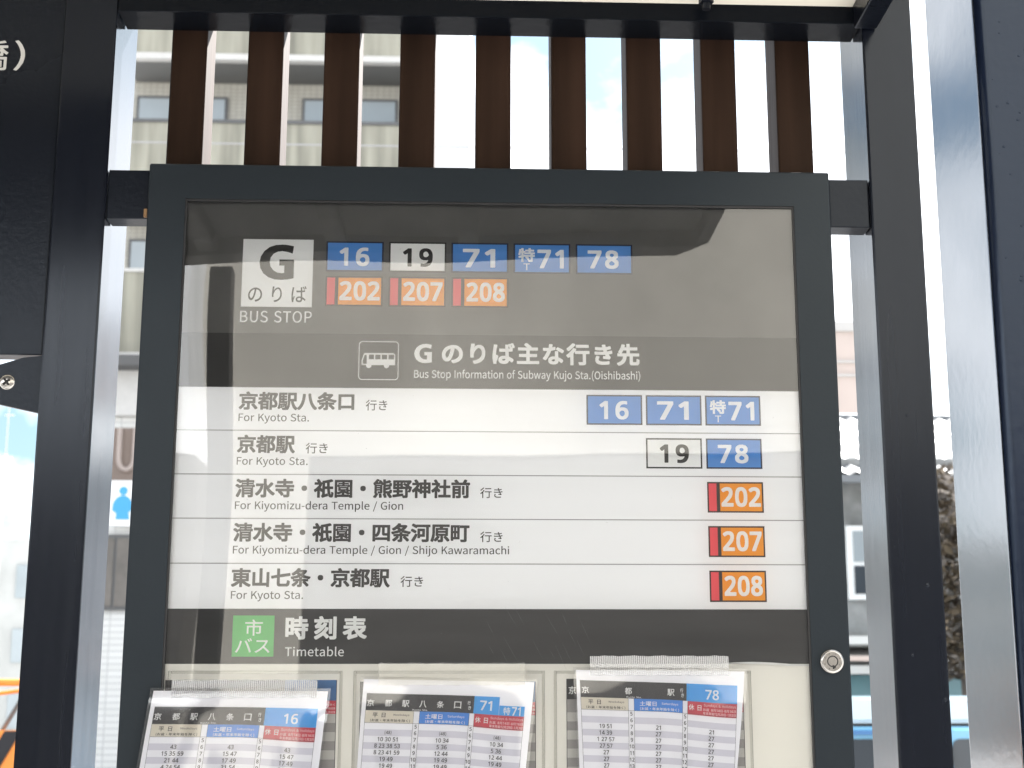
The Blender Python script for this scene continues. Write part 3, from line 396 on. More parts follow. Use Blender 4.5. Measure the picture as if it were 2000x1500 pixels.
[0,12426,200,91,71,-17,69,-16,67,-15,59,-2,58,6,59,10,62,12,70,13,83,16,95,21,109,28,113,31,121,39,126,46,132,58,134,68,135,75,135,84,134,92,131,105,128,111,124,118,121,121,115,124,110,126,107,125,100,122,94,118,89,113,85,109,79,100,73,90,70,81,68,73,66,61,67,55,67,45,66,40,63,39,52,38,42,38,39,39,37,41,36,58,36,94,36,98,37,113,42,148,43,162,45,165,47,165,59,166,63,165,71,165,72,164,74,163,75,160,75,153,73,145,69,133,69,131,69,131,72,135,73,138,77,142,81,145,92,151,98,153,103,154,123,154,132,151,136,149,141,146,149,139,154,131,158,124,161,114,163,107,165,96,165,66,164,57,161,44,156,32,149,20,145,15,138,9,131,3,119,-4,108,-9,93,-14,80,-17],
[0,12400,200,38,24,-17,21,-16,19,-15,16,-4,13,16,12,31,11,35,11,70,15,104,21,145,21,150,23,157,24,159,27,159,37,159,46,158,50,157,52,156,53,153,53,146,47,121,45,105,42,81,41,66,41,65,51,64,54,63,58,59,60,57,61,56,61,47,47,5,46,0,47,-9,46,-14,45,-15,43,-16,33,-17,90,105,-16,91,-14,83,-11,75,-7,69,-1,66,5,63,11,63,28,65,34,70,43,75,48,80,51,91,55,96,56,103,57,120,58,122,58,122,74,121,79,121,92,120,93,119,93,82,93,72,94,70,95,69,96,68,99,68,118,69,121,71,123,74,123,90,122,94,122,120,122,121,124,121,139,120,144,120,154,121,157,122,158,125,159,145,159,149,163,158,165,165,166,168,168,175,171,182,171,187,171,189,170,190,167,200,144,202,139,201,132,199,130,190,127,185,126,184,126,184,103,184,100,183,99,180,97,174,96,152,94,151,93,150,87,151,82,152,54,153,50,171,40,179,35,189,27,191,24,192,22,192,16,191,13,183,0,181,-2,177,-2,173,-2,171,-1,162,7,154,13,153,12,149,0,146,-3,139,-10,132,-13,125,-15,117,-16,17,103,14,106,14,110,14,117,16,121,20,123,26,123,28,121,29,115,30,107,30,101,29,96,27,93,23,93,22,93,20,95,18,97,16,5,37,50,37,49,38,51,38,55,37,53,7,149,122,156,123,157,123,158,124,150,146,149,146,149,136,11,176,138,177,137,177,138,177,140,176,146,173,152,171,154,170,154,170,151,172,145,174,140],
[0,12394,200,40,95,-17,85,-15,78,-13,70,-9,63,-2,60,3,58,11,58,27,60,34,64,41,68,44,76,50,80,52,91,55,116,56,116,68,115,94,115,102,117,103,119,104,143,103,144,99,144,80,145,49,169,36,183,27,186,22,186,12,178,-1,175,-2,170,-3,166,-2,158,5,147,13,143,0,138,-7,132,-11,128,-13,118,-16,108,-17,13,98,12,102,11,108,12,112,14,116,19,117,27,113,28,103,29,96,27,91,25,87,21,87,18,91,15,41,28,22,13,31,12,34,13,41,24,57,35,75,49,103,47,104,22,104,15,106,13,110,12,124,13,131,14,132,17,133,44,132,59,132,61,134,62,138,66,164,67,166,71,167,80,167,93,165,96,163,97,157,96,152,93,138,95,138,109,142,116,142,119,141,121,137,120,116,117,113,84,106,71,76,63,59,50,37,40,23,37,22,16,172,86,155,97,144,104,141,106,126,113,125,117,126,125,134,137,139,138,147,137,176,122,192,110,193,107,193,100,184,87,181,85],
[0,12365,200,42,85,-17,67,-14,54,-10,48,-7,42,-3,39,0,34,8,32,14,31,19,31,39,34,50,38,60,40,62,43,63,50,63,64,60,67,58,67,55,67,48,62,38,60,33,60,30,61,27,64,22,68,19,72,17,80,15,93,13,114,13,129,14,143,17,150,17,153,15,154,13,154,5,153,-9,152,-12,150,-13,138,-15,129,-16,121,-16,117,-17,97,145,31,122,35,103,36,99,39,98,42,98,51,99,60,100,62,102,63,104,63,119,62,120,63,116,72,115,73,108,74,102,73,46,73,41,74,31,74,28,75,26,78,25,89,25,100,26,101,28,103,37,103,67,101,91,101,102,102,103,102,103,103,100,112,100,113,98,113,60,113,56,114,45,114,41,115,34,115,32,116,30,118,29,124,29,139,30,142,32,143,33,144,44,144,72,141,90,141,91,142,91,143,88,155,88,161,88,163,91,165,105,166,115,166,116,166,118,165,119,161,122,147,123,145,123,145,136,147,153,152,160,152,163,151,165,148,167,137,167,128,166,125,164,124,161,123,131,116,133,109,135,106,136,105,139,106,150,108,163,112,171,112,174,111,176,110,177,107,179,96,179,87,178,85,176,83,149,77,151,72,157,63,163,55,164,53,164,46,163,44,154,31,152,31],
[1,12398,200,77,106,-8,104,-5,97,6,97,9,98,11,113,13,123,16,135,21,141,25,146,29,153,37,158,45,161,53,163,61,164,71,163,80,161,88,155,101,151,108,143,115,138,119,128,123,119,126,114,126,113,123,111,110,104,80,100,66,93,48,87,34,78,21,71,14,64,9,58,7,47,8,42,9,36,13,29,20,23,28,20,35,18,45,16,60,17,73,18,78,20,87,23,93,27,101,33,111,42,121,51,128,62,135,77,141,89,144,95,145,102,145,105,145,108,145,117,145,132,141,145,135,154,131,160,125,169,115,176,105,180,94,182,83,183,74,183,65,182,57,179,43,176,35,171,27,163,17,153,9,140,1,134,-1,121,-5,27,50,30,54,29,57,30,62,33,65,36,73,49,78,62,85,83,91,113,93,123,93,126,91,126,84,124,77,122,65,115,58,110,51,103,45,96,41,87,37,78,35,70,35,63,35,55,37,47,40,40,43,35,47,31],
[1,12426,200,79,73,-11,71,-9,64,2,64,5,65,6,74,8,87,11,99,15,110,21,119,27,126,35,131,41,137,53,139,65,140,73,140,88,139,96,136,109,133,116,129,122,125,126,119,130,110,132,104,131,95,127,90,123,84,118,80,113,74,105,68,94,65,86,62,77,60,65,60,56,61,52,61,45,58,44,52,44,49,43,44,44,43,45,41,61,41,91,42,94,42,101,44,118,48,152,48,158,50,160,67,159,69,157,64,131,62,114,63,116,70,126,77,133,89,142,97,146,106,149,120,149,129,146,136,142,144,134,147,130,152,120,155,113,158,103,160,92,160,68,159,61,156,48,151,36,145,26,140,20,129,10,115,1,104,-4,89,-8,77,-11],
[1,12400,200,37,25,-11,23,-8,22,0,18,19,17,35,17,39,17,66,17,70,17,78,19,94,26,141,27,152,28,153,33,154,44,153,46,152,47,149,42,124,36,85,35,70,34,66,34,45,36,38,37,39,43,55,45,59,47,59,49,58,54,54,55,53,56,51,42,9,41,3,41,-9,40,-10,33,-10,30,-11,75,106,-10,99,-10,91,-8,83,-4,78,-1,73,4,71,9,69,15,69,25,70,30,75,39,79,43,86,47,95,50,106,52,118,52,121,51,128,51,128,60,127,64,126,97,126,98,124,98,85,98,75,100,74,102,74,116,75,118,76,118,90,116,126,117,126,143,126,148,126,152,128,154,145,154,146,152,147,151,145,139,145,118,153,118,177,122,179,121,179,119,179,106,178,104,175,103,171,102,155,100,149,100,145,99,145,83,146,79,147,50,147,46,149,45,158,40,174,30,184,21,186,19,186,18,179,5,176,4,175,4,167,12,156,20,150,24,148,24,147,16,144,5,142,2,136,-4,129,-8,125,-9,114,-10,18,100,9,115,8,123,11,126,15,129,22,128,33,124,35,119,36,110,37,99,35,91,31,89,29,87,25,86,21,87,18,89,15,91,12,93,11,12,164,125,162,126,162,128,151,155,153,157,162,160,164,158,167,152,174,136,175,132,175,130,174,129,13,184,132,182,134,177,147,171,161,171,162,172,163,180,166,183,165,184,164,192,148,196,137,195,135,186,132],
[1,34892,200,25,38,-18,37,-16,37,67,36,67,35,67,22,55,16,51,14,52,5,62,4,65,5,66,19,78,38,97,50,111,60,126,61,126,63,127,76,122,77,120,67,104,57,91,55,87,55,-17,54,-18,52,-19,35,114,-17,112,-14,110,-7,108,-3,108,-1,109,1,126,1,130,0,135,0,142,1,144,3,144,83,144,84,142,85,79,85,77,86,77,87,77,101,78,102,80,102,192,102,193,100,193,88,193,86,192,85,164,85,162,84,162,83,162,-3,160,-9,158,-12,155,-13,152,-15,148,-16,141,-17,17,15,112,6,122,6,125,7,127,15,132,31,145,43,157,53,170,57,169,68,164,69,163,69,161,64,154,57,146,41,131,19,112,17,112,10,87,140,86,143,86,155,86,157,88,158,184,158,186,157,187,156,187,142,185,140],
[1,12365,200,39,87,-11,71,-9,59,-5,53,-2,47,2,41,9,39,14,36,22,36,35,39,46,43,55,45,57,47,58,59,55,62,53,62,51,57,42,55,37,54,31,56,23,58,18,61,16,67,12,76,9,89,7,117,7,133,9,145,11,147,11,148,10,148,6,147,3,147,-5,146,-8,135,-10,129,-10,126,-10,117,-10,114,-11,87,146,36,126,40,107,42,104,44,104,48,104,56,106,57,108,58,125,55,132,55,132,56,119,79,104,79,101,78,50,78,45,79,34,79,32,80,31,82,31,87,30,94,31,96,32,98,45,97,49,96,58,96,63,95,96,95,100,96,110,96,112,97,104,119,99,119,63,119,60,120,49,120,45,120,37,120,36,122,35,126,35,137,37,138,42,138,45,137,64,137,68,136,98,136,99,137,99,139,93,157,93,158,95,159,108,161,111,161,113,160,117,142,118,139,119,138,132,140,157,146,158,146,160,144,161,133,161,131,160,129,144,125,124,121,123,121,123,120,128,105,130,100,132,99,147,101,167,106,170,106,171,103,173,92,173,90,171,88,148,83,141,82,139,81,143,72,148,63,159,49,151,37,149,36],
[1,24066,200,69,91,-17,90,-14,90,78,89,80,49,81,46,80,46,8,44,6,31,6,28,7,28,9,28,97,31,98,89,99,90,101,89,122,87,122,11,122,9,124,9,137,9,139,11,140,93,140,92,143,81,165,82,166,84,167,97,171,99,170,103,163,112,146,115,140,190,140,192,138,192,125,192,123,189,122,111,122,109,122,108,100,109,99,110,98,171,98,174,97,174,22,173,18,171,14,166,9,163,9,153,7,128,7,127,8,125,14,122,22,122,23,123,24,132,24,136,24,150,24,154,25,155,26,156,79,155,80,154,81,109,80,108,78,108,-15,107,-17,106,-17],
[1,12496,200,23,28,-3,13,4,12,5,12,7,22,22,31,37,39,53,45,68,55,99,60,122,62,135,63,136,66,136,81,132,82,131,82,129,76,101,70,79,63,57,57,43,45,19,33,0,30,-3,18,164,-2,162,1,158,18,142,62,126,102,112,130,112,131,114,133,128,138,130,138,131,136,145,109,155,86,170,48,184,7,184,5,182,3,167,-2,11,158,122,141,151,143,153,151,157,154,157,155,156,165,140,171,130,171,128,169,126,160,122,13,181,130,179,131,171,147,163,158,163,160,165,161,174,165,176,165,177,164,185,152,193,138,193,135,192,135],
[1,12473,200,52,166,-7,164,-6,149,13,132,31,120,44,111,51,110,51,92,33,78,21,60,9,47,1,35,-5,32,-5,31,-4,21,5,19,9,19,10,20,11,40,20,55,30,76,45,94,62,106,76,120,95,129,113,132,121,132,122,129,122,43,122,38,121,37,122,36,124,36,140,37,143,48,142,52,141,138,141,149,143,152,142,160,135,161,134,161,132,145,100,137,85,125,68,124,66,136,56,159,33,180,9,181,6,180,4,171,-3],
[1,27211,200,135,37,-17,35,-15,35,62,33,59,28,44,23,35,15,21,14,21,12,22,5,35,15,53,22,70,29,89,33,108,33,109,32,109,10,109,9,112,9,124,10,126,11,126,35,126,36,169,38,170,49,170,51,170,52,169,52,128,53,126,54,126,73,126,74,135,76,137,109,137,111,137,114,144,113,145,108,146,104,145,81,145,80,146,78,155,78,157,79,157,84,159,97,159,102,159,110,159,115,160,131,161,151,163,167,167,171,166,179,157,179,155,178,153,159,150,133,147,132,145,130,137,132,137,188,137,191,135,191,123,190,121,162,120,165,115,175,106,184,99,195,93,195,91,186,80,184,80,180,82,166,92,165,74,163,72,100,72,98,74,98,90,97,91,97,91,80,79,77,79,73,85,68,89,67,92,82,101,87,105,96,114,100,119,100,120,99,120,75,120,74,111,73,109,53,109,52,96,73,65,76,63,77,65,79,65,187,65,188,62,188,-4,188,-6,186,-10,182,-14,178,-16,162,-18,154,-18,152,-16,148,-5,148,-3,149,-2,168,-2,170,-1,171,0,171,47,171,49,95,50,93,49,93,48,93,-16,91,-18,77,-17,76,-15,76,58,73,57,67,49,65,48,54,68,53,70,52,-16,50,-18,13,106,-7,105,-6,104,-4,104,40,106,42,157,42,159,41,160,5,158,2,120,2,119,1,119,-5,118,-7,8,119,15,122,15,144,15,144,18,144,29,141,29,119,29,119,27,10,114,85,117,85,148,85,149,86,149,97,149,98,147,98,115,98,114,98,114,96,8,117,112,121,111,147,112,144,118,141,120,124,120,121,120,117,113],
[2,66,131,37,19,0,19,1,19,145,19,147,21,147,74,147,88,145,93,143,99,140,103,137,109,131,112,126,114,119,115,113,115,107,113,99,112,95,109,90,106,86,101,82,97,79,97,79,106,74,111,71,117,65,120,59,123,49,123,37,121,27,118,21,115,17,109,11,106,8,96,4,86,1,76,-1,21,-1,21,40,16,69,16,72,16,76,17,86,19,93,23,99,29,102,34,103,38,103,44,102,50,99,57,97,60,93,62,89,65,82,67,70,69,40,69,40,68,40,66,40,18,18,40,86,68,86,74,87,82,89,87,92,92,97,93,100,94,105,94,113,93,118,90,123,86,126,81,128,70,131,40,131,40,130,40,127,40,88],
[2,70,110,27,19,0,19,1,19,145,19,147,21,147,103,147,105,147,105,145,105,132,105,131,104,130,42,130,40,129,40,83,42,82,94,82,95,82,96,80,96,66,95,65,93,65,40,65,40,62,39,1,39,0,37,-1,21,-1],
[2,71,138,81,68,-3,64,-2,53,1,46,4,42,6,36,10,28,18,23,26,18,35,14,44,12,57,12,61,11,65,11,81,12,84,12,89,14,100,16,108,22,119,30,130,38,137,47,143,58,147,69,150,88,150,98,147,108,143,116,138,120,133,122,131,121,130,113,120,111,119,110,119,106,123,99,127,95,129,86,132,72,132,65,130,56,126,50,122,45,117,40,110,36,102,33,91,32,85,31,72,32,68,32,61,35,49,37,44,40,37,44,31,51,24,54,22,63,18,72,15,86,15,91,16,97,18,102,21,105,23,105,58,104,59,103,59,76,59,75,60,74,61,74,74,75,76,76,77,123,77,124,76,124,74,124,14,121,11,115,6,105,1,100,-1,87,-3],
[2,72,146,34,19,0,19,1,19,145,19,147,21,147,37,147,39,147,39,146,40,89,40,87,102,86,105,87,106,88,106,146,106,147,108,147,124,147,126,147,126,145,126,1,126,0,124,-1,108,-1,106,0,106,1,106,66,105,68,43,68,40,68,40,66,39,1,39,0,37,-1,21,-1],
[2,73,59,12,19,0,19,1,19,146,19,147,21,147,38,147,39,147,40,145,39,1,39,0,37,-1,21,-1],
[2,75,129,34,19,0,19,1,19,145,19,147,21,147,37,147,39,147,39,146,40,81,40,77,41,77,99,147,101,147,119,147,121,147,121,145,120,143,82,98,77,91,79,87,129,2,128,0,127,-1,109,-1,106,0,65,72,63,74,62,73,41,48,40,45,40,1,39,0,37,-1,21,-1],
[2,79,148,45,65,-3,52,0,45,4,37,8,28,18,21,27,17,37,14,44,12,57,12,61,11,65,11,83,12,86,12,91,14,100,17,110,21,120,28,129,35,137,44,143,54,147,65,150,84,150,95,147,105,143,113,137,120,130,127,121,131,112,134,104,137,89,137,82,138,79,138,69,137,66,137,58,134,45,131,35,127,27,120,17,112,9,106,5,97,1,93,-1,81,-3,35,67,15,80,15,84,16,93,20,100,25,104,30,109,38,113,47,116,63,116,83,116,90,113,100,109,110,104,118,96,125,88,129,80,132,68,132,64,131,54,127,50,123,44,118,40,112,38,106,34,96,32,86,32,80,31,75,32,61,36,46,38,41,43,31,49,25,54,20,61,17],
[2,80,127,30,19,0,19,1,19,145,19,147,21,147,73,147,76,147,80,146,87,145,97,141,102,138,108,133,113,126,116,119,118,111,118,96,115,86,112,79,109,75,102,68,97,65,89,61,79,59,72,58,40,57,40,55,39,1,39,0,37,-1,21,-1,21,40,74,64,74,67,75,71,75,76,76,82,78,89,82,91,84,95,90,97,96,98,104,96,114,93,120,89,124,84,127,73,130,65,131,40,131,40,130,40,127,40,77],
[2,83,119,80,50,-3,40,-1,32,2,23,7,13,14,10,17,9,19,10,21,15,27,19,32,20,33,34,22,41,19,47,17,55,15,67,15,72,16,81,20,87,26,89,29,90,34,90,43,87,49,82,55,79,57,68,62,38,75,33,78,29,82,23,88,19,93,18,97,16,105,16,117,19,127,22,131,28,138,35,143,41,147,54,150,72,150,83,147,92,143,101,137,105,133,106,131,106,130,100,122,97,119,96,119,84,127,74,131,70,132,55,131,46,128,43,126,40,123,38,120,36,115,36,109,38,104,40,100,44,97,49,94,55,90,80,80,89,75,98,70,104,64,108,57,111,48,111,43,112,40,111,31,108,22,103,14,97,8,87,1,78,-2,70,-3],
[2,84,120,23,50,0,50,1,50,129,49,130,47,130,6,130,6,131,5,132,5,146,6,147,7,147,113,147,114,147,114,145,114,132,114,131,113,130,73,130,71,129,70,1,70,0,68,-1,52,-1],
[2,85,144,48,62,-3,55,-2,47,1,40,5,34,10,27,20,24,26,21,35,19,48,19,146,19,147,21,147,37,147,38,147,39,146,39,58,39,56,40,48,41,43,43,34,48,25,53,20,57,18,67,15,77,15,87,18,92,20,97,26,102,35,104,41,106,52,106,146,106,147,108,147,124,147,125,147,126,145,126,52,125,48,125,44,124,39,120,27,116,17,112,12,106,7,97,1,89,-2,81,-3],
[2,87,176,53,36,0,34,6,7,133,4,145,5,147,6,147,23,147,25,147,26,145,42,61,45,40,48,27,49,26,50,27,50,30,56,58,79,146,80,147,81,147,96,147,97,147,104,125,119,64,126,31,127,28,128,26,128,26,129,27,130,33,135,65,151,146,152,147,154,147,169,147,171,147,171,145,168,129,142,3,141,0,139,-1,119,-1,117,0,116,1,95,87,90,108,89,114,88,115,87,114,78,77,59,1,58,0,57,-1,37,-1],
[2,97,113,55,36,-3,27,0,21,4,18,7,14,12,12,19,11,24,11,31,12,36,14,43,18,49,21,52,28,57,37,61,47,64,62,68,76,69,77,70,77,74,76,79,73,87,68,92,66,93,60,95,51,95,46,94,34,90,24,84,22,85,16,95,16,97,17,99,30,106,44,111,54,112,63,112,75,110,83,106,89,99,93,93,96,83,97,76,97,1,97,0,95,-1,83,-1,81,0,80,4,80,9,79,10,78,10,67,3,62,0,54,-2,50,-3,19,44,14,52,13,60,15,67,19,77,27,77,29,77,53,77,55,75,55,69,54,60,53,46,49,38,44,34,40,32,36,31,32,31,27,32,21,37,16],
[2,98,124,46,59,-3,51,-1,46,2,37,9,36,8,35,6,34,1,33,0,32,-1,19,-1,18,0,17,1,17,158,18,160,19,160,36,160,37,160,38,159,38,110,37,107,37,100,38,100,47,106,53,109,62,112,67,112,74,112,83,111,92,107,98,103,101,100,106,92,109,87,112,79,114,65,114,48,113,46,113,42,112,34,109,26,104,18,101,14,93,6,85,1,80,-2,73,-3,25,57,14,68,14,74,16,80,20,84,24,90,35,93,46,93,51,94,56,93,67,92,72,87,83,86,86,80,91,73,94,68,95,63,95,53,92,42,85,39,81,38,79,38,25,40,23,45,19,51,16],
[2,99,102,61,52,-3,45,-1,34,4,28,7,19,18,15,24,13,31,10,43,10,50,9,54,10,58,10,66,12,74,16,85,22,93,30,101,38,107,49,111,59,112,68,112,76,111,84,108,93,102,94,100,94,97,88,88,85,86,84,86,79,90,73,93,66,95,61,95,56,94,49,91,44,88,39,83,37,80,34,73,32,67,31,61,30,54,31,47,32,41,34,33,39,26,45,20,50,16,57,14,63,13,69,14,77,17,87,24,89,24,90,22,95,15,97,11,95,8,89,4,81,0,74,-2,68,-3],
[2,100,124,43,47,-3,38,-1,32,3,28,5,22,12,18,18,14,25,12,34,10,44,10,65,12,73,14,81,19,91,22,95,30,102,35,106,45,111,54,112,62,112,67,112,73,110,80,106,86,102,87,102,87,105,86,109,86,159,87,160,89,160,106,160,107,160,107,158,107,1,106,0,105,-1,92,-1,90,0,89,4,89,9,88,10,74,1,68,-2,61,-3,26,54,14,64,14,71,16,76,19,82,24,86,27,86,29,86,83,84,86,78,90,71,93,64,95,58,95,52,93,47,91,42,87,36,79,33,72,31,61,31,47,31,41,33,35,36,28,39,24,45,18,48,16],
[2,101,111,55,53,-3,46,-1,40,1,31,6,22,14,19,18,14,27,11,39,10,44,10,50,9,53,10,58,10,65,12,73,15,83,21,92,27,99,37,106,41,109,50,112,56,112,63,112,72,111,80,108,86,104,93,98,97,92,100,85,103,71,103,64,104,59,103,56,103,50,102,49,32,49,30,48,30,45,32,38,36,27,43,20,47,17,50,16,59,13,71,13,76,14,81,16,90,21,92,21,93,20,99,9,98,8,94,5,87,1,79,-2,71,-3,20,30,64,84,64,85,64,86,67,85,74,83,80,80,85,76,90,72,92,67,95,63,96,57,96,50,94,45,92,42,89,37,84,34,79,31,71,30,67,30,65],
[2,102,65,48,21,0,21,1,20,92,20,92,19,93,8,93,6,93,6,95,6,107,6,108,10,109,19,109,20,110,21,132,22,141,26,149,28,152,32,157,40,161,47,163,58,163,67,161,71,159,72,157,68,144,66,144,57,146,53,146,48,144,45,142,43,139,41,134,40,128,41,111,42,110,62,110,63,110,64,108,64,95,63,93,63,93,42,93,41,92,40,92,40,1,40,0,38,-1,23,-1],
[2,104,121,47,18,0,17,1,17,159,18,160,19,160,37,160,37,160,38,158,38,109,37,106,37,98,38,97,45,103,51,107,57,110,67,112,76,112,85,110,92,107,98,101,102,95,105,83,105,79,106,76,106,1,106,0,104,-1,89,-1,87,0,86,1,86,66,86,70,85,77,84,83,82,87,78,91,75,93,71,94,63,94,58,93,50,89,45,85,38,78,38,1,37,0,36,-1,19,-1],
[2,105,55,12,18,0,17,1,17,109,18,110,19,110,37,110,37,109,38,108,38,1,37,0,36,-1,19,-1,16,24,130,20,132,16,136,15,140,15,148,17,152,22,155,28,156,33,155,35,154,38,151,40,148,40,138,37,134,34,131,30,130],
[2,106,55,29,2,-49,-2,-49,-8,-47,-9,-46,-10,-44,-6,-31,-4,-31,4,-33,11,-32,13,-30,15,-28,16,-25,17,-21,17,109,18,110,19,110,37,110,37,109,38,108,38,-17,37,-21,37,-25,33,-36,31,-40,27,-44,20,-47,15,-49,11,-49,8,-50,17,24,130,19,133,16,137,15,139,15,148,17,151,20,154,22,155,28,156,33,155,35,154,38,151,40,148,40,138,37,134,34,131,30,130],
[2,107,110,34,18,0,17,1,17,159,18,160,19,160,36,160,37,160,37,158,37,55,38,55,39,56,83,109,84,110,102,110,104,110,104,108,102,105,80,79,69,65,70,63,109,1,109,0,107,-1,89,-1,88,0,57,50,56,50,54,48,39,31,37,27,37,1,37,0,35,-1,19,-1],
[2,108,57,20,32,-3,27,-1,21,5,18,12,17,18,17,158,18,160,19,160,37,160,37,160,38,158,38,18,39,16,41,14,42,14,45,14,46,14,49,0,48,-2,45,-3],
[2,109,185,72,18,0,17,1,17,108,18,110,19,110,32,110,34,110,35,102,36,97,37,96,44,102,50,107,58,110,66,112,75,112,83,110,87,108,90,106,95,102,100,94,102,94,112,104,117,107,122,110,132,112,141,112,150,110,156,106,161,101,164,96,166,91,169,79,169,72,170,69,170,1,169,0,167,-1,151,-1,149,0,149,1,149,72,148,79,147,83,143,90,139,92,134,94,132,94,126,94,117,90,110,85,104,79,104,1,103,0,102,-1,85,-1,84,0,83,1,83,72,82,79,81,83,77,90,73,92,68,94,66,94,60,94,51,90,44,85,38,79,38,1,37,0,36,-1,19,-1],
[2,110,122,47,18,0,17,1,17,108,18,109,19,110,32,110,34,110,35,102,36,97,37,96,42,100,50,106,57,110,63,112,68,112,77,112,85,110,92,107,98,101,101,97,103,91,105,83,105,79,106,76,106,1,106,0,104,-1,89,-1,87,0,86,1,86,66,86,70,85,77,84,83,82,87,78,91,75,93,71,94,64,94,58,93,50,89,45,85,38,78,38,1,37,0,36,-1,19,-1],
[2,111,121,43,52,-3,43,-1,38,1,33,4,25,11,19,18,16,24,14,30,10,43,10,50,9,54,10,58,10,66,12,73,14,80,18,88,24,96,28,100,37,107,44,110,56,112,65,112,75,110,86,106,92,102,98,96,102,91,106,84,107,79,111,66,111,61,112,58,112,50,111,47,111,42,108,31,106,25,103,20,97,12,90,6,82,1,76,-1,68,-3,31,60,14,67,14,72,16,76,18,81,22,85,29,87,34,90,43,91,49,91,60,90,66,87,76,85,79,82,85,78,89,71,93,63,95,58,95,51,93,46,91,42,87,37,81,34,76,32,70,31,61,31,46,32,41,35,31,38,26,45,18,52,15],
[2,112,124,41,18,-47,17,-45,17,109,18,110,19,110,32,110,34,110,36,100,37,99,47,106,53,109,58,111,66,112,74,112,80,112,91,108,98,102,104,96,109,87,113,75,114,65,114,49,113,38,109,26,104,18,102,14,93,6,87,1,80,-2,72,-3,60,-3,53,-1,44,3,39,6,37,6,37,2,38,-2,38,-46,37,-47,36,-47,19,-47,26,57,14,68,14,74,16,80,20,84,24,90,35,93,46,93,51,94,56,93,67,92,72,87,83,86,86,80,91,73,94,68,95,63,95,59,94,50,90,42,85,39,81,38,79,38,25,40,23,45,19,54,15],
[2,114,78,32,18,0,17,1,17,108,18,109,19,110,32,110,34,110,35,108,36,94,37,93,40,98,48,106,56,110,63,112,71,112,78,110,79,109,78,105,76,93,73,93,66,94,63,94,55,92,50,88,48,86,41,77,39,72,38,68,38,1,37,0,36,-1,19,-1],
[2,115,94,71,37,-3,31,-2,23,1,15,5,6,11,6,13,6,14,13,24,15,25,16,25,28,17,36,14,45,12,50,12,58,15,62,17,64,19,66,22,67,26,67,31,65,36,61,40,58,42,52,45,34,52,27,56,20,60,15,66,13,70,12,76,12,86,15,95,19,102,24,106,29,108,36,111,45,112,54,112,60,112,70,109,79,104,84,100,84,98,77,89,76,87,74,87,65,92,56,96,44,96,37,92,34,90,32,87,31,83,32,78,34,74,37,72,40,69,67,58,77,52,80,50,83,45,86,40,88,30,87,27,87,22,84,16,81,11,75,5,71,2,65,-1,55,-3],
[2,116,75,48,45,-3,38,-1,33,1,27,8,23,15,21,28,20,92,20,92,19,93,6,93,4,94,4,106,5,108,10,109,20,109,22,111,22,113,22,122,23,125,23,135,24,139,25,140,39,140,41,139,41,138,41,112,42,110,68,110,70,110,70,109,70,95,70,93,68,93,43,93,42,92,41,92,41,27,44,19,46,16,50,15,54,13,58,13,67,16,70,15,71,12,74,1,72,0,59,-3],
[2,117,121,45,42,-3,38,-2,32,1,26,5,20,14,17,22,16,27,16,32,16,35,16,108,16,109,18,110,34,110,36,110,36,109,36,36,37,30,38,26,40,22,44,18,49,15,56,14,63,15,69,18,76,23,81,28,84,32,84,108,84,109,86,110,102,110,104,110,105,108,105,1,104,0,102,-1,89,-1,88,0,86,4,86,11,85,13,84,13,76,5,66,-1,56,-3],
[2,119,160,44,35,0,29,20,4,108,5,110,6,110,23,110,24,110,25,108,42,44,46,22,47,21,48,22,56,53,71,108,71,110,73,110,89,110,90,110,93,100,104,61,113,25,115,21,115,21,116,25,119,39,136,108,137,110,139,110,154,110,156,109,156,108,127,0,125,-1,105,-1,103,0,102,1,86,60,81,82,80,84,79,81,72,53,58,0,56,-1,37,-1],
[2,121,104,42,15,-48,9,-46,7,-45,7,-44,10,-30,11,-29,17,-31,22,-31,27,-29,31,-27,36,-21,38,-18,41,-12,45,0,3,105,2,108,2,109,4,110,20,110,22,110,23,109,45,48,51,30,54,22,55,22,57,27,66,59,83,109,84,110,85,110,101,110,102,110,103,108,101,104,65,0,57,-21,51,-32,47,-36,39,-43,32,-46,28,-47,22,-48],
[2,122,95,28,6,0,6,1,6,9,7,12,61,92,61,92,58,93,14,93,13,93,12,95,12,108,13,109,15,110,86,110,88,110,88,108,88,100,87,96,33,17,33,16,36,16,89,16,89,15,90,14,90,1,89,0,88,-1,8,-1],
[2,46,56,16,23,-3,19,-1,15,3,14,8,14,16,16,20,20,24,25,26,30,26,37,23,39,21,42,14,42,8,40,3,35,-2,31,-3],
[2,47,78,12,2,-36,1,-34,61,157,62,159,63,159,75,159,76,158,75,154,17,-34,16,-36,15,-37,3,-37],
[2,45,69,12,9,48,8,50,8,61,9,63,10,64,59,64,61,63,61,62,61,50,61,48,60,48,11,48],
[2,40,68,44,47,-40,41,-30,34,-16,28,-2,24,12,21,22,19,35,19,40,18,44,18,51,17,54,17,70,18,74,18,81,19,84,19,88,22,106,29,127,32,136,39,151,46,163,47,164,49,164,58,160,60,158,52,144,47,132,42,117,37,95,36,85,35,83,35,76,35,73,35,52,35,48,35,41,38,25,40,17,43,5,48,-10,60,-34,59,-35,58,-36,50,-40],
[2,41,68,39,18,-40,8,-35,8,-34,18,-14,26,9,29,22,31,32,31,36,33,45,33,57,34,61,32,86,30,97,27,112,22,127,17,140,8,158,9,160,18,164,19,164,21,163,26,156,35,138,39,128,44,110,48,96,49,83,49,78,50,74,50,50,49,47,49,40,46,21,44,11,38,-4,32,-20,25,-33,21,-39,19,-40],
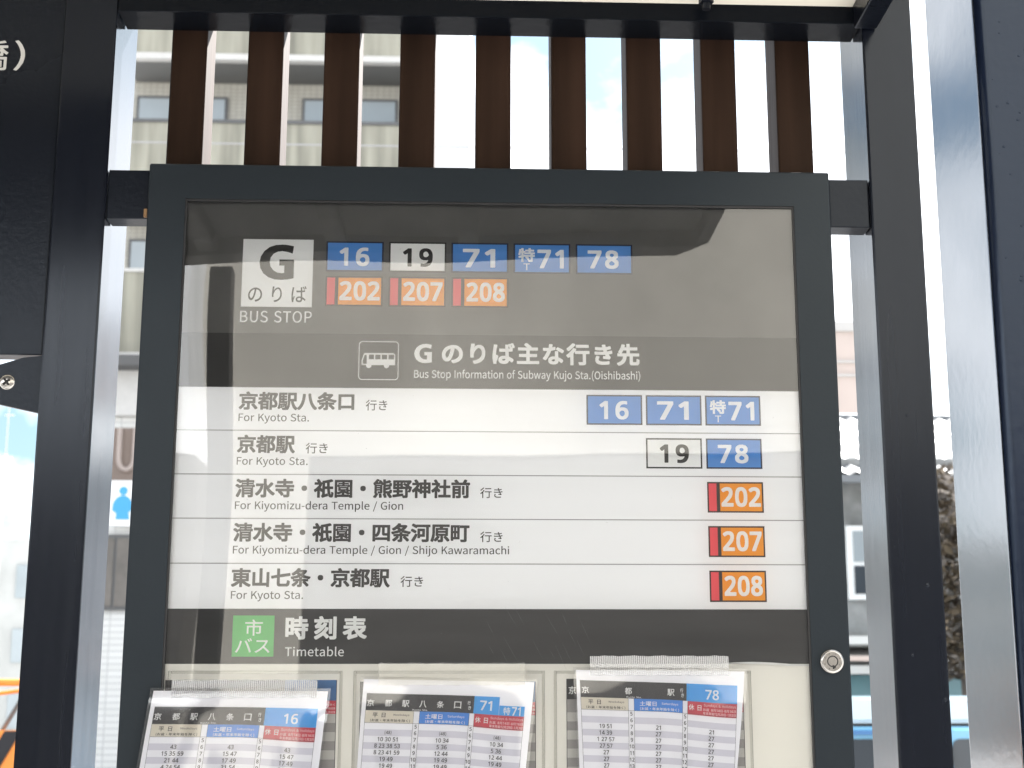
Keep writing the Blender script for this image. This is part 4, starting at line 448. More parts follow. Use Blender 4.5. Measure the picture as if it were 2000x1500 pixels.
[2,38,136,73,43,-3,36,-1,27,2,20,7,14,13,10,19,7,30,7,35,6,38,7,41,7,45,8,49,10,55,12,59,16,65,24,72,34,81,28,98,25,112,26,123,29,132,33,138,38,143,44,147,50,149,54,150,67,150,76,147,81,143,85,138,88,133,90,126,90,115,88,108,85,102,80,96,72,87,59,78,58,76,65,66,75,55,85,44,93,38,94,39,97,43,105,57,109,67,113,79,115,80,129,80,131,79,131,78,130,74,123,55,117,42,107,27,109,26,118,20,123,17,132,14,133,13,133,9,129,-1,128,-3,128,-3,126,-3,119,-1,112,2,94,12,80,3,76,1,68,-2,60,-3,22,49,14,58,13,67,16,72,18,78,22,80,24,78,26,75,29,65,38,59,45,51,55,44,65,43,65,36,59,30,52,27,44,26,39,27,33,28,28,32,23,36,19,40,16,20,50,92,52,92,59,98,67,105,70,109,72,114,73,118,73,122,72,128,69,131,67,133,65,135,60,136,53,133,48,129,45,123,44,120,44,109,46,99,49,93],
[3,20140,200,21,63,-18,57,-5,58,0,88,0,90,2,90,49,88,51,39,51,36,53,36,113,40,115,165,114,166,111,166,53,162,51,111,50,111,-4,109,-10,104,-15,97,-17,89,-19,11,173,-12,136,32,137,36,146,42,149,43,152,41,170,23,188,1,188,-3,186,-6,176,-12,10,19,-11,9,-3,9,2,30,22,46,42,50,42,62,38,63,33,47,12,25,-10,7,56,69,144,69,146,72,146,95,143,97,57,97,55,94,16,12,126,10,128,10,142,13,146,90,146,81,165,83,168,95,172,98,171,101,169,116,146,186,146,188,145,190,142,190,128,186,126],
[3,37117,200,84,120,-18,118,-13,117,153,93,112,95,110,113,110,114,106,114,93,110,91,77,91,65,79,68,77,101,77,104,75,104,-13,101,-15,88,-15,84,-6,49,-6,46,-6,46,-14,44,-17,32,-17,28,-16,27,48,17,43,12,43,2,56,5,60,22,69,38,81,48,91,8,92,7,94,7,107,11,110,45,111,45,128,17,130,15,132,15,143,18,147,45,147,46,166,48,169,60,169,64,168,65,149,66,147,91,146,99,162,102,163,118,158,182,160,194,152,194,147,190,139,167,91,182,73,191,56,192,49,192,33,189,22,182,13,173,9,166,7,150,7,145,9,141,23,142,26,146,27,160,26,168,29,172,34,173,43,171,55,166,65,159,74,147,85,146,88,168,139,139,139,138,-16,135,-19,7,46,13,84,12,86,14,86,27,83,29,48,28,46,26,7,46,46,84,45,86,47,86,58,83,59,48,59,46,56,4,65,111,70,113,80,128,65,128],
[3,39365,200,77,53,-18,49,-3,52,-1,69,-2,71,2,74,13,74,17,69,20,57,46,60,50,66,51,76,40,77,53,75,55,19,55,15,56,16,161,19,162,89,162,94,160,94,149,93,145,66,144,65,140,65,132,86,131,89,128,89,118,88,116,66,115,65,111,65,102,88,101,89,98,89,87,86,85,65,85,65,74,66,71,91,71,95,69,95,53,92,9,95,13,100,28,104,49,105,160,109,162,186,162,188,157,187,78,183,76,159,76,157,74,162,49,169,29,184,7,195,-3,195,-7,183,-18,179,-16,168,-5,158,8,149,28,142,53,137,74,135,76,127,76,124,74,122,49,117,20,110,-2,102,-16,97,-18,86,-12,79,-17,72,-19,19,13,-8,6,-4,3,0,10,15,14,46,19,47,26,46,29,44,39,44,41,41,43,27,43,4,33,2,31,3,30,26,29,35,27,36,23,7,17,-6,8,52,9,43,42,45,46,52,47,55,46,58,41,63,15,62,10,4,33,72,46,72,46,85,33,85,4,124,94,168,94,168,143,124,143,4,33,102,46,102,46,114,33,114,4,33,132,46,132,46,144,33,144],
[3,20843,200,18,16,-16,6,-6,5,-3,25,21,39,48,47,69,53,97,59,149,63,150,76,150,79,148,80,145,75,106,68,71,58,40,50,22,40,6,23,-14,18,180,-16,164,-2,152,16,140,38,132,56,119,111,115,142,116,152,117,155,130,155,134,153,139,111,151,65,169,28,179,14,195,-3,194,-7,184,-16],
[3,26465,200,26,76,-17,73,-14,69,-3,72,0,89,1,89,41,30,42,27,46,27,56,28,59,88,60,89,61,90,79,92,81,104,81,109,79,110,61,111,60,168,59,172,58,172,45,169,42,110,41,110,-5,108,-10,100,-16,10,162,-11,153,0,124,28,125,32,135,39,140,38,148,31,175,3,176,-3,166,-11,11,27,-10,18,1,19,5,39,19,58,38,63,38,73,33,74,29,69,23,49,3,33,-9,35,13,65,6,78,8,83,51,92,79,102,58,122,34,106,26,102,23,103,14,114,15,118,38,132,51,142,60,151,73,169,77,170,94,166,88,152,140,152,146,153,155,148,158,143,152,132,135,114,121,102,147,93,173,87,192,84,195,81,186,67,182,65,142,74,100,90,59,74,30,67,7,98,114,102,113,110,119,122,128,126,133,76,133,81,127],
[3,21475,200,16,25,-13,23,-9,24,148,29,149,176,149,178,144,178,-11,174,-13,158,-12,157,-10,157,2,155,4,46,4,44,2,43,-11,42,-13,4,44,24,156,24,156,128,44,128],
[3,34892,200,15,38,-18,36,-14,36,65,19,51,16,50,10,54,3,65,33,92,59,126,63,127,76,123,78,119,55,86,55,-16,52,-19,22,114,-17,111,-14,108,-4,109,1,141,2,143,4,144,82,141,84,78,84,75,87,76,101,81,103,192,102,193,98,193,87,192,85,166,84,163,82,163,-3,161,-9,155,-15,144,-17,11,14,111,6,122,7,127,29,145,52,170,56,170,68,165,69,160,60,149,30,120,18,111,8,86,140,85,143,85,154,88,159,183,159,187,156,187,143,185,140],
[3,12365,200,22,81,-11,59,-6,52,-3,42,6,38,13,35,23,35,34,38,46,44,58,50,58,63,54,57,40,55,28,59,18,68,13,85,9,122,9,144,12,148,10,148,-6,146,-9,123,-12,49,142,36,109,41,103,43,104,55,105,58,130,56,118,78,53,77,32,79,30,81,29,95,32,98,58,96,100,96,109,97,111,99,103,118,52,118,36,120,34,124,34,138,37,139,74,136,96,137,98,140,93,154,93,158,110,162,114,160,117,144,120,139,155,147,159,146,162,137,160,128,142,123,126,121,124,119,130,102,133,100,169,108,172,105,174,91,173,88,142,82,140,80,148,66,159,49,152,37],
[3,24179,200,28,91,-18,89,-14,89,52,12,52,10,53,8,56,8,69,11,72,89,73,89,137,22,137,19,140,19,156,24,157,179,157,180,154,180,142,178,137,110,137,110,74,112,72,189,72,192,69,192,54,188,52,110,52,109,-16,107,-19,8,52,78,33,125,34,129,48,132,51,130,57,120,69,87,68,82,12,138,77,129,81,127,85,138,106,148,130,150,132,154,133,166,129,168,127,168,124,155,95,145,79],
[3,26085,200,14,34,-16,33,-11,33,155,38,156,167,156,169,151,168,-13,164,-15,150,-15,147,-3,56,-3,53,-5,53,-13,51,-16,4,53,17,148,17,148,67,53,67,4,53,88,148,88,148,137,53,137],
[3,22303,200,28,10,-9,8,-6,8,6,11,10,89,10,89,86,24,87,21,90,21,100,22,104,25,105,89,106,89,165,91,169,107,169,109,166,110,106,175,105,179,104,179,90,176,87,110,86,110,12,112,10,189,10,192,6,192,-6,191,-9],
[3,26332,200,90,85,-18,84,-14,83,42,75,37,66,40,66,24,64,22,31,21,29,20,29,8,28,6,17,5,13,7,13,154,18,156,62,156,65,154,66,55,77,67,96,98,101,99,109,97,111,99,110,107,109,108,78,94,73,95,70,105,70,109,93,120,77,137,77,140,82,147,72,150,72,159,73,163,127,163,129,159,129,109,151,118,153,120,137,137,137,140,142,147,132,150,132,159,134,163,186,163,188,159,187,97,183,95,172,95,170,98,169,107,168,108,146,98,144,95,149,83,152,81,185,81,188,79,189,68,187,65,150,63,150,58,152,56,179,56,182,54,183,45,181,41,152,40,150,39,150,34,152,31,181,31,183,28,183,21,182,17,180,16,152,15,150,14,150,9,150,7,153,6,190,6,192,2,192,-9,188,-10,103,-11,100,-18,7,102,7,130,6,132,8,132,14,129,16,103,15,101,14,7,102,32,130,31,132,33,132,39,129,40,103,40,101,39,4,30,40,49,40,49,80,30,80,7,102,56,130,56,132,58,132,62,129,64,103,64,101,62,4,110,81,129,81,125,94,115,94,3,129,97,132,98,129,105,4,30,99,49,99,49,138,30,138,5,164,125,169,127,169,147,149,147,164,131,5,105,126,110,127,110,147,89,147,105,132],
[3,20241,200,56,117,-18,115,-14,115,71,89,30,68,8,64,7,55,15,53,-16,50,-17,37,-17,34,-13,33,87,13,69,11,71,2,84,3,88,22,108,40,133,56,166,58,169,72,165,75,160,71,149,54,117,55,25,64,33,80,52,95,75,105,98,102,99,60,100,59,104,59,118,63,120,115,120,115,164,117,168,130,168,134,166,135,120,189,120,193,117,193,102,192,100,149,99,146,98,165,61,183,38,196,24,197,20,186,8,182,9,161,32,135,76,134,-16,131,-19],
[3,12362,200,62,60,-9,46,-5,30,5,21,17,19,28,21,39,26,46,39,59,62,73,62,104,59,105,25,106,22,110,22,123,26,126,42,124,62,125,63,130,63,160,66,162,82,162,85,159,83,128,96,129,121,135,123,133,124,130,124,117,122,114,83,107,81,93,82,80,112,85,133,85,149,81,162,73,171,64,176,49,176,36,169,19,164,12,155,4,135,-4,107,-8,103,-5,98,12,101,13,124,15,141,21,149,27,152,33,154,39,154,48,148,59,131,66,109,66,84,61,82,58,82,10,81,3,78,-3,71,-7,9,54,14,61,14,63,20,63,39,62,50,57,48,48,42,39,29,43,20,11,180,94,166,105,136,124,136,128,142,138,147,139,155,135,191,111,192,107,187,99,184,94],
[3,30406,200,70,8,-12,7,-7,7,2,8,4,27,5,29,7,30,56,21,69,21,72,45,80,58,87,69,97,74,108,71,110,48,111,44,119,31,111,19,106,8,116,7,120,29,132,43,142,56,156,66,170,81,166,83,162,76,149,60,132,59,130,145,130,118,162,120,165,133,170,161,142,195,120,195,116,183,105,175,108,159,120,156,119,154,98,151,78,146,68,140,63,133,62,104,62,101,63,97,78,101,79,123,78,129,81,133,90,135,107,135,110,133,110,98,110,95,108,90,95,84,86,72,74,57,65,38,58,170,57,172,53,172,7,174,5,192,4,193,0,193,-10,192,-12,4,49,6,70,6,70,39,49,39,4,89,6,111,6,111,39,89,39,4,131,6,153,6,153,39,131,39],
[3,12539,200,16,95,53,86,56,81,62,77,72,77,80,80,90,86,95,96,99,104,99,114,96,120,90,124,80,124,73,121,65,115,58,103,52],
[3,24180,200,49,102,-18,100,-14,99,27,11,27,7,30,7,45,8,47,39,48,40,97,41,100,97,101,100,102,99,126,57,127,54,125,37,101,25,88,19,89,8,98,9,101,24,118,38,138,55,171,70,168,72,165,66,147,68,146,180,146,184,143,184,130,181,127,121,126,121,101,176,101,179,98,179,87,179,84,176,82,121,81,120,50,121,48,123,48,190,47,193,45,193,29,189,27,121,27,120,-17,116,-19,4,61,48,99,48,100,81,61,81],
[3,26411,200,58,91,-18,89,-14,89,50,58,19,42,7,22,-6,17,-6,6,7,8,12,31,24,50,38,69,56,77,66,74,68,23,68,21,73,21,84,23,86,86,87,89,87,89,90,89,117,13,117,10,120,10,132,11,135,14,136,89,137,90,169,92,170,105,170,109,168,110,137,187,136,191,134,191,120,188,117,110,117,110,90,110,87,112,87,179,86,180,84,180,73,179,68,127,68,124,66,153,37,170,24,194,12,196,9,185,-5,180,-6,168,1,146,17,110,51,109,-16,107,-19],
[3,22987,200,13,91,-18,89,-13,89,64,91,67,178,68,182,66,183,-12,181,-17,166,-17,162,-9,111,-9,109,-10,107,-18,57,16,-17,6,-5,6,-3,24,12,39,34,11,58,23,108,22,110,10,110,7,112,7,125,10,129,27,130,33,168,36,169,46,169,51,166,47,130,69,130,77,129,79,126,78,97,86,102,97,119,113,147,123,169,128,170,141,166,143,164,142,159,110,102,162,106,146,132,148,136,160,141,169,131,186,105,195,86,195,81,181,74,179,75,174,86,170,88,109,83,86,80,83,82,78,94,64,40,80,23,84,17,84,15,76,4,72,3,55,19,42,2,33,-7,22,-16,4,109,9,163,9,163,49,109,49,9,46,54,49,55,56,80,60,102,60,108,58,110,43,110,33,69,32,65],
[3,12434,200,67,96,-11,76,-8,65,-2,59,4,56,10,54,26,57,37,64,47,74,58,99,73,99,75,97,78,89,82,79,82,69,79,55,70,33,48,30,48,17,59,19,62,46,94,60,117,58,118,29,118,23,120,21,124,21,137,25,139,68,138,73,159,76,162,91,161,94,159,91,138,147,143,150,140,150,128,148,125,144,123,83,118,72,98,85,100,102,98,110,94,120,84,169,105,173,102,179,88,178,86,121,63,121,28,120,24,105,24,102,26,101,49,100,52,83,41,75,28,75,20,78,14,95,9,127,9,163,13,165,9,164,-6,162,-8,141,-10],
[3,38500,200,59,103,-18,97,-4,98,0,122,0,124,2,125,49,124,52,122,52,74,52,66,36,57,30,48,29,37,29,32,40,31,-14,27,-17,17,-17,14,-16,14,157,16,162,63,163,74,156,73,147,55,104,64,91,72,71,124,72,124,91,92,92,90,101,78,96,68,106,67,110,106,139,131,171,135,171,146,166,147,164,144,157,148,151,173,129,197,113,196,110,186,99,182,99,175,102,174,94,173,92,146,91,144,88,144,72,192,71,193,67,193,54,189,52,144,52,144,-2,141,-11,129,-17,11,77,-5,66,2,65,6,77,19,93,46,97,46,109,42,110,40,110,38,93,9,82,-4,9,181,-4,151,39,153,43,161,47,166,47,170,43,183,26,195,7,193,2,13,39,47,50,48,54,54,54,68,51,76,47,86,35,101,51,143,49,144,33,144,32,143,32,49,32,48,3,102,110,165,110,133,141],
[3,12367,200,22,130,-15,102,13,54,54,42,67,39,75,41,86,55,99,103,140,126,162,131,160,142,150,141,145,75,90,66,83,64,78,66,73,74,65,110,36,146,3,147,1,146,-3,134,-14],
[3,26376,200,29,16,-17,5,-8,4,-5,22,19,31,38,36,56,39,75,39,158,44,160,165,159,166,154,166,0,162,-10,156,-14,149,-16,111,-17,109,-16,103,-2,103,1,105,3,141,3,146,4,146,43,57,44,54,42,48,23,36,1,24,-13,19,-17,7,58,64,144,63,146,66,146,91,143,92,60,92,59,90,7,59,112,144,112,146,114,146,139,143,141,60,141,59,138],
[3,29305,200,110,42,-18,40,-14,39,43,37,44,13,37,10,41,7,53,8,57,37,64,40,67,39,110,30,110,24,85,20,76,18,76,7,82,6,85,13,114,18,153,22,155,30,153,33,151,33,131,38,129,40,132,40,169,45,170,56,170,58,169,59,130,76,129,78,124,78,113,76,110,60,110,59,108,59,73,60,72,76,76,81,71,148,71,151,73,151,88,149,90,79,90,76,92,75,105,77,109,123,109,126,111,126,130,89,131,87,136,87,146,89,149,125,150,126,168,128,170,131,170,142,170,144,169,146,150,184,149,185,146,185,136,183,131,148,130,145,128,146,110,189,109,193,106,193,93,192,91,172,90,170,88,170,72,191,71,192,68,192,56,189,52,172,52,170,50,170,-2,167,-10,162,-15,154,-17,128,-19,125,-17,121,-3,121,0,123,1,148,2,150,3,150,52,105,52,120,34,130,19,129,15,116,8,114,9,104,24,90,41,91,45,101,52,82,52,77,57,61,52,59,49,58,-17,55,-19],
[4,48,114,40,48,-8,44,-8,35,-5,25,1,20,6,17,10,13,17,10,23,6,38,3,57,3,92,4,101,7,116,10,127,15,137,22,146,30,152,38,155,48,157,67,157,72,156,78,154,82,152,88,148,96,140,102,132,104,126,108,111,111,92,111,56,110,47,108,32,103,19,98,9,95,6,90,1,81,-5,71,-8,63,-9,51,-9,27,57,21,62,22,67,25,69,27,71,31,74,36,76,45,79,63,79,86,77,100,74,111,70,119,67,123,63,126,58,127,53,126,47,123,42,116,39,107,37,94,36,84,36,64,37,49,40,40,42,34,45,27,50,24],
[4,49,114,23,50,-6,48,-4,47,-1,47,109,46,110,45,109,33,99,28,99,23,99,21,101,12,112,11,115,12,122,13,125,50,154,54,155,75,155,78,153,79,149,79,-3,77,-6,75,-7,53,-7],
[4,50,114,58,6,-6,4,-5,3,-2,3,18,4,21,7,26,42,62,60,84,64,90,68,99,71,110,69,117,66,122,63,125,58,127,55,127,50,127,44,125,37,122,27,115,21,114,16,115,15,116,5,128,4,131,5,138,6,139,13,145,20,149,27,153,39,156,46,157,63,157,76,155,81,152,88,148,95,141,98,137,100,132,103,120,103,101,102,96,97,82,91,70,78,54,62,38,60,35,50,25,50,24,102,24,106,23,108,22,109,19,109,-1,108,-4,106,-6,103,-7,10,-7],
[4,51,114,94,36,-8,29,-8,19,-6,8,-3,3,0,2,1,2,4,2,27,3,29,5,29,13,30,23,26,37,22,42,21,51,21,57,22,62,23,66,25,70,28,74,34,75,40,76,42,75,48,71,53,67,56,63,58,56,61,43,62,28,63,26,63,25,65,24,67,24,86,25,89,28,91,48,92,55,93,61,96,65,99,69,104,71,109,71,113,69,119,64,124,59,126,54,127,48,127,41,126,31,121,23,116,16,116,13,117,9,121,3,130,3,133,3,139,5,142,13,148,19,151,29,155,37,156,45,157,62,157,70,156,80,153,86,150,90,148,97,141,100,135,103,129,104,122,104,104,103,99,100,91,96,86,90,79,90,79,96,74,102,69,104,65,106,61,108,56,109,50,109,34,108,27,106,20,100,11,95,5,90,1,84,-3,75,-6,65,-8,54,-9,40,-9],
[4,52,114,33,67,-6,65,-5,64,-3,64,25,63,26,2,27,-2,27,-4,29,-5,31,-5,53,-4,55,11,77,63,153,65,155,67,156,92,155,95,154,96,151,96,58,97,57,113,56,116,55,117,51,117,31,116,28,114,27,97,27,96,26,96,-2,95,-4,94,-6,90,-7,70,-7,10,37,57,62,56,63,57,64,57,64,92,65,103,65,104,59,93,36,58,35,57],
[4,53,114,74,38,-8,32,-8,22,-6,14,-4,8,0,7,1,7,5,7,25,8,28,11,30,19,29,30,24,41,22,47,21,52,21,60,22,68,27,73,32,75,35,76,41,76,48,74,56,71,61,67,64,62,66,54,68,49,68,43,68,29,66,23,66,17,68,12,71,11,73,10,76,10,88,11,92,11,99,11,103,15,152,17,154,21,155,93,155,97,154,98,153,99,150,99,130,98,126,97,125,93,125,45,125,45,124,44,118,42,100,43,98,63,98,75,96,80,94,88,91,93,87,100,80,104,74,107,67,109,57,109,37,108,31,106,22,102,13,97,8,92,3,89,0,80,-4,71,-7,58,-9,42,-9],
[4,54,114,60,50,-8,46,-8,40,-6,32,-3,27,1,19,9,13,18,10,25,7,35,5,49,5,83,7,98,9,109,14,122,17,128,22,135,31,144,36,148,45,152,50,154,58,156,66,157,85,157,97,155,100,154,101,151,101,131,100,127,97,126,92,126,79,128,74,128,65,126,58,123,54,121,49,115,43,104,41,97,41,97,54,100,74,99,85,96,94,92,100,87,105,80,108,73,111,61,112,53,112,44,111,40,111,33,109,24,105,15,101,9,93,1,89,-2,83,-5,73,-8,65,-9,54,-9,24,58,21,62,21,67,22,71,25,73,27,78,35,80,43,80,52,76,61,74,65,71,68,66,70,61,71,52,69,47,66,41,60,38,55,37,52,37,48,38,43,40,38,44,31,50,24,54,22],
[4,55,114,26,24,-6,23,-5,22,-3,23,6,72,120,73,124,72,125,71,125,9,125,5,125,3,127,3,130,3,149,3,153,5,154,9,155,105,155,109,154,111,152,111,149,111,131,110,126,55,-4,53,-6,50,-7,28,-7],
[4,56,114,53,47,-8,42,-8,33,-6,26,-3,19,1,11,9,7,16,5,22,4,27,4,32,4,47,5,53,7,59,12,66,24,79,18,85,14,91,10,100,9,105,9,125,11,133,16,141,21,147,28,151,37,155,47,157,68,157,82,153,92,148,100,140,104,131,105,123,105,105,104,100,102,94,100,90,97,86,90,80,89,79,95,74,102,67,105,63,108,56,110,48,110,28,107,18,102,9,96,2,89,-2,80,-6,71,-8,63,-9,50,-9,22,52,21,57,20,62,21,66,22,70,24,73,26,75,29,78,34,78,38,78,41,77,44,72,50,61,58,55,61,53,60,47,57,41,50,37,44,36,38,38,31,41,26,48,22,17,57,96,58,96,66,100,70,105,73,109,74,113,73,118,70,123,64,126,58,128,52,127,47,125,43,120,41,114,42,109,44,105,48,101],
[4,57,114,64,29,-8,24,-8,19,-7,17,-7,16,-5,16,-2,16,17,16,21,19,22,24,22,37,20,41,20,50,22,56,24,63,29,67,34,73,44,75,51,75,52,74,52,67,50,60,49,45,49,38,50,32,52,24,56,19,59,15,63,11,69,8,74,5,83,4,89,4,112,7,125,8,129,12,136,15,141,23,148,33,154,41,156,49,157,63,157,73,155,81,152,87,149,94,143,98,137,103,129,106,123,108,115,110,105,111,96,111,74,109,54,106,39,101,26,94,14,88,6,80,1,75,-3,70,-5,57,-8,46,-9,32,-9,28,51,78,56,77,59,78,65,80,71,83,73,86,77,92,79,97,78,103,76,109,71,119,67,123,64,125,61,127,58,127,54,127,51,126,47,125,43,122,40,118,38,114,37,109,36,103,36,99,37,94,40,86,45,81,48,79],
[5,48,114,31,46,-5,34,0,26,5,18,16,14,23,9,40,6,56,6,93,10,116,12,123,17,132,24,142,34,150,43,153,49,154,65,154,76,151,84,147,94,137,101,124,106,106,109,86,109,62,108,49,105,35,101,23,94,10,86,3,78,-2,65,-6,51,-6,23,51,19,57,18,64,19,69,22,74,27,79,43,82,61,82,87,79,105,76,117,74,122,69,127,64,129,57,131,48,128,41,123,37,112,33,93,33,56,36,41,38,32,43,24,46,21],
[5,49,114,18,52,-3,50,2,50,118,32,103,27,102,24,103,15,114,15,118,16,121,19,124,52,150,57,152,71,152,75,150,76,146,76,1,75,-2,71,-4],
[5,50,114,43,8,-3,6,1,7,19,49,65,62,80,71,95,73,105,74,112,72,119,68,126,62,129,55,131,40,128,24,118,20,117,17,120,8,130,8,132,8,136,16,142,26,148,39,153,46,154,62,154,77,150,82,148,90,141,97,128,101,116,100,105,99,97,92,80,83,67,69,50,43,22,46,21,103,21,105,19,106,16,106,0,104,-3,101,-4,12,-4],
[5,51,114,66,32,-5,20,-3,12,-1,6,3,4,7,4,23,6,26,10,27,34,19,51,17,64,20,70,23,74,27,78,35,79,43,77,52,74,56,68,61,59,63,51,65,29,66,26,69,26,81,27,86,30,88,49,88,59,91,66,94,72,102,75,113,73,120,69,126,64,128,55,131,42,129,33,126,22,120,17,119,13,123,6,132,5,137,7,139,16,145,24,149,36,153,46,154,62,154,70,153,79,150,88,144,96,134,100,125,102,110,98,95,94,90,83,79,97,68,103,58,106,43,105,30,103,24,98,14,87,3,78,-2,58,-6,37,-6],
[5,52,114,27,69,-3,67,1,67,27,65,29,1,30,-1,31,-2,34,-2,49,25,91,66,151,70,153,88,153,91,151,92,147,93,55,95,54,110,54,113,53,115,49,115,34,114,31,111,30,95,29,93,28,92,1,90,-3,86,-4,8,31,54,64,54,66,55,67,101,68,110,65,109,31,58,30,55],
[5,53,114,55,36,-5,25,-3,17,-1,11,3,10,6,10,20,11,25,13,26,16,26,33,20,50,17,64,20,71,24,76,29,79,39,80,50,75,61,70,66,64,69,49,71,25,69,19,72,13,76,12,82,17,131,17,142,18,149,20,151,24,152,92,152,95,150,96,146,96,132,94,128,90,127,44,127,42,126,39,97,42,94,59,95,70,94,83,89,92,84,96,79,102,71,106,58,106,38,103,23,100,17,95,11,89,6,79,-1,68,-5,59,-6,40,-6],
[5,54,114,49,50,-5,42,-3,31,3,20,14,12,28,8,50,7,76,9,90,12,107,15,116,24,131,34,142,40,146,53,152,66,154,85,154,94,153,96,151,98,147,98,134,97,131,92,129,83,131,71,131,63,129,55,126,46,118,42,112,38,102,36,91,37,89,38,89,45,94,53,96,71,96,83,93,92,88,100,80,106,68,109,55,109,40,107,30,105,22,99,12,91,4,86,1,78,-3,68,-6,55,-6,18,58,17,68,19,76,24,80,32,83,43,83,52,79,64,74,71,63,74,51,73,42,67,37,61,34,54,35,45,37,35,40,29,43,24,48,21],
[5,55,114,17,27,-3,25,1,27,8,78,126,75,127,8,128,6,129,5,132,6,150,11,152,103,152,107,151,109,147,109,132,53,1,50,-3,48,-4],
[5,56,114,42,45,-5,34,-3,20,5,13,14,8,26,6,39,9,54,17,67,30,78,29,80,19,90,15,98,12,104,11,116,15,132,19,138,27,146,42,153,50,154,66,154,78,151,89,145,96,138,101,127,103,123,103,108,100,98,95,91,82,79,84,76,90,72,100,63,104,56,108,46,108,30,106,23,101,14,91,4,85,0,74,-5,65,-6,50,-6,16,53,17,62,17,73,21,78,27,82,38,80,46,75,53,65,60,55,66,45,60,39,54,36,49,33,41,33,33,37,24,43,20,17,55,92,58,91,60,92,71,100,75,106,77,112,76,120,74,125,68,129,62,131,52,131,44,128,40,124,38,118,38,110,40,103,45,98],
[5,57,114,45,27,-5,22,-5,18,-2,18,14,19,18,23,19,33,17,46,17,58,21,66,26,74,38,78,49,79,58,78,59,69,54,62,52,43,52,32,55,20,63,13,72,8,87,6,101,9,120,16,135,22,142,31,149,42,153,49,154,64,154,77,150,88,143,94,137,103,121,106,110,108,100,108,65,105,48,100,33,96,23,88,13,82,7,70,-1,58,-5,49,-6,32,-6,16,53,74,64,75,74,81,78,86,82,97,79,112,74,121,68,128,57,131,46,128,41,125,35,117,33,108,33,93,37,84,43,77],
[5,40,68,21,46,-41,35,-22,23,8,17,35,16,75,19,97,28,131,41,158,45,164,49,166,58,162,61,157,48,131,40,102,36,78,36,47,40,22,45,3,61,-33,59,-36,53,-40],
[5,41,68,22,17,-41,8,-37,7,-32,15,-16,24,8,29,29,32,48,31,78,28,102,19,130,7,157,9,162,19,165,23,163,29,154,44,117,50,87,52,52,47,17,39,-6,23,-39,20,-41],
]
for rec in DATA:
    loops, i = [], 3
    while i < len(rec):
        n = rec[i]; i += 1
        loops.append([(rec[i+2*k]/200.0, rec[i+2*k+1]/200.0) for k in range(n)])
        i += 2*n
    GLYPHS['BMLSDN'[rec[0]]+chr(rec[1])] = (rec[2]/200.0, loops)
TRI = {}
def inside(p, L):
    c = False
    for (x0, y0), (x1, y1) in zip(L, L[1:]+L[:1]):
        if (y0 > p[1]) != (y1 > p[1]) and p[0] < (x1-x0)*(p[1]-y0)/(y1-y0)+x0:
            c = not c
    return c
def fill(loops):
    """triangles of a glyph, each outer outline filled with its own holes"""
    start, k = [], 0
    for L in loops:
        start.append(k); k += len(L)
    depth = [sum(inside(L[0], M) for M in loops if M is not L) for L in loops]
    tris = []
    for i, L in enumerate(loops):
        if depth[i] % 2: continue
        ids = [i]+[j for j, M in enumerate(loops) if depth[j] == depth[i]+1 and inside(M[0], L)]
        idx = [start[j]+q for j in ids for q in range(len(loops[j]))]
        for t in tessellate_polygon([[Vector((x, y, 0)) for x, y in loops[j]] for j in ids]):
            tris.append(tuple(idx[q] for q in t))
    return tris
def glyph(key):
    if key not in TRI:
        adv, loops = GLYPHS[key]
        pts = [p for L in loops for p in L]
        tris = fill(loops)
        TRI[key] = (adv, pts, tris)
    return TRI[key]
# a hand-drawn heavy round G with a flat spur
def heavy_G():
    out, inn = [], []
    cx, cy = 0.52, 0.5
    o = [(0.985, 0.955), (0.80, 0.99), (0.66, 1.0), (0.46, 0.985), (0.28, 0.925), (0.13, 0.81), (0.035, 0.66), (0.0, 0.495),
         (0.03, 0.33), (0.12, 0.18), (0.27, 0.07), (0.45, 0.012), (0.64, 0.0), (0.83, 0.015), (1.0, 0.045), (1.0, 0.575),
         (0.575, 0.575), (0.575, 0.405), (0.725, 0.405), (0.725, 0.195), (0.64, 0.188), (0.52, 0.205), (0.41, 0.265), (0.325, 0.37), (0.295, 0.50),
         (0.32, 0.625), (0.40, 0.735), (0.52, 0.795), (0.65, 0.812), (0.80, 0.79), (0.955, 0.745)]
    TRI['BG'] = (1.06, o, tessellate_polygon([[Vector((x, y, 0)) for x, y in o]]))
heavy_G()
def pick(ch, style):
    for s in (style, 'S' if style in 'NL' else style, 'M', 'B', 'N', 'L', 'S'):
        if s+ch in GLYPHS or s+ch in TRI:
            return s+ch
    return None
def run(text, style, track=0.0):
    """-> points, triangles, ink box of a run of glyphs at size 1"""
    P, T, x = [], [], 0.0
    for ch in text:
        if ch == ' ':
            x += 0.28+track; continue
        k = pick(ch, style)
        if k is None:
            x += 0.4; continue
        adv, pts, tris = glyph(k)
        b = len(P)
        P += [(x+px, py) for px, py in pts]
        T += [tuple(b+i for i in t) for t in tris]
        x += adv+track
    xs = [p[0] for p in P]; ys = [p[1] for p in P]
    return P, T, (min(xs), max(xs), min(ys), max(ys))
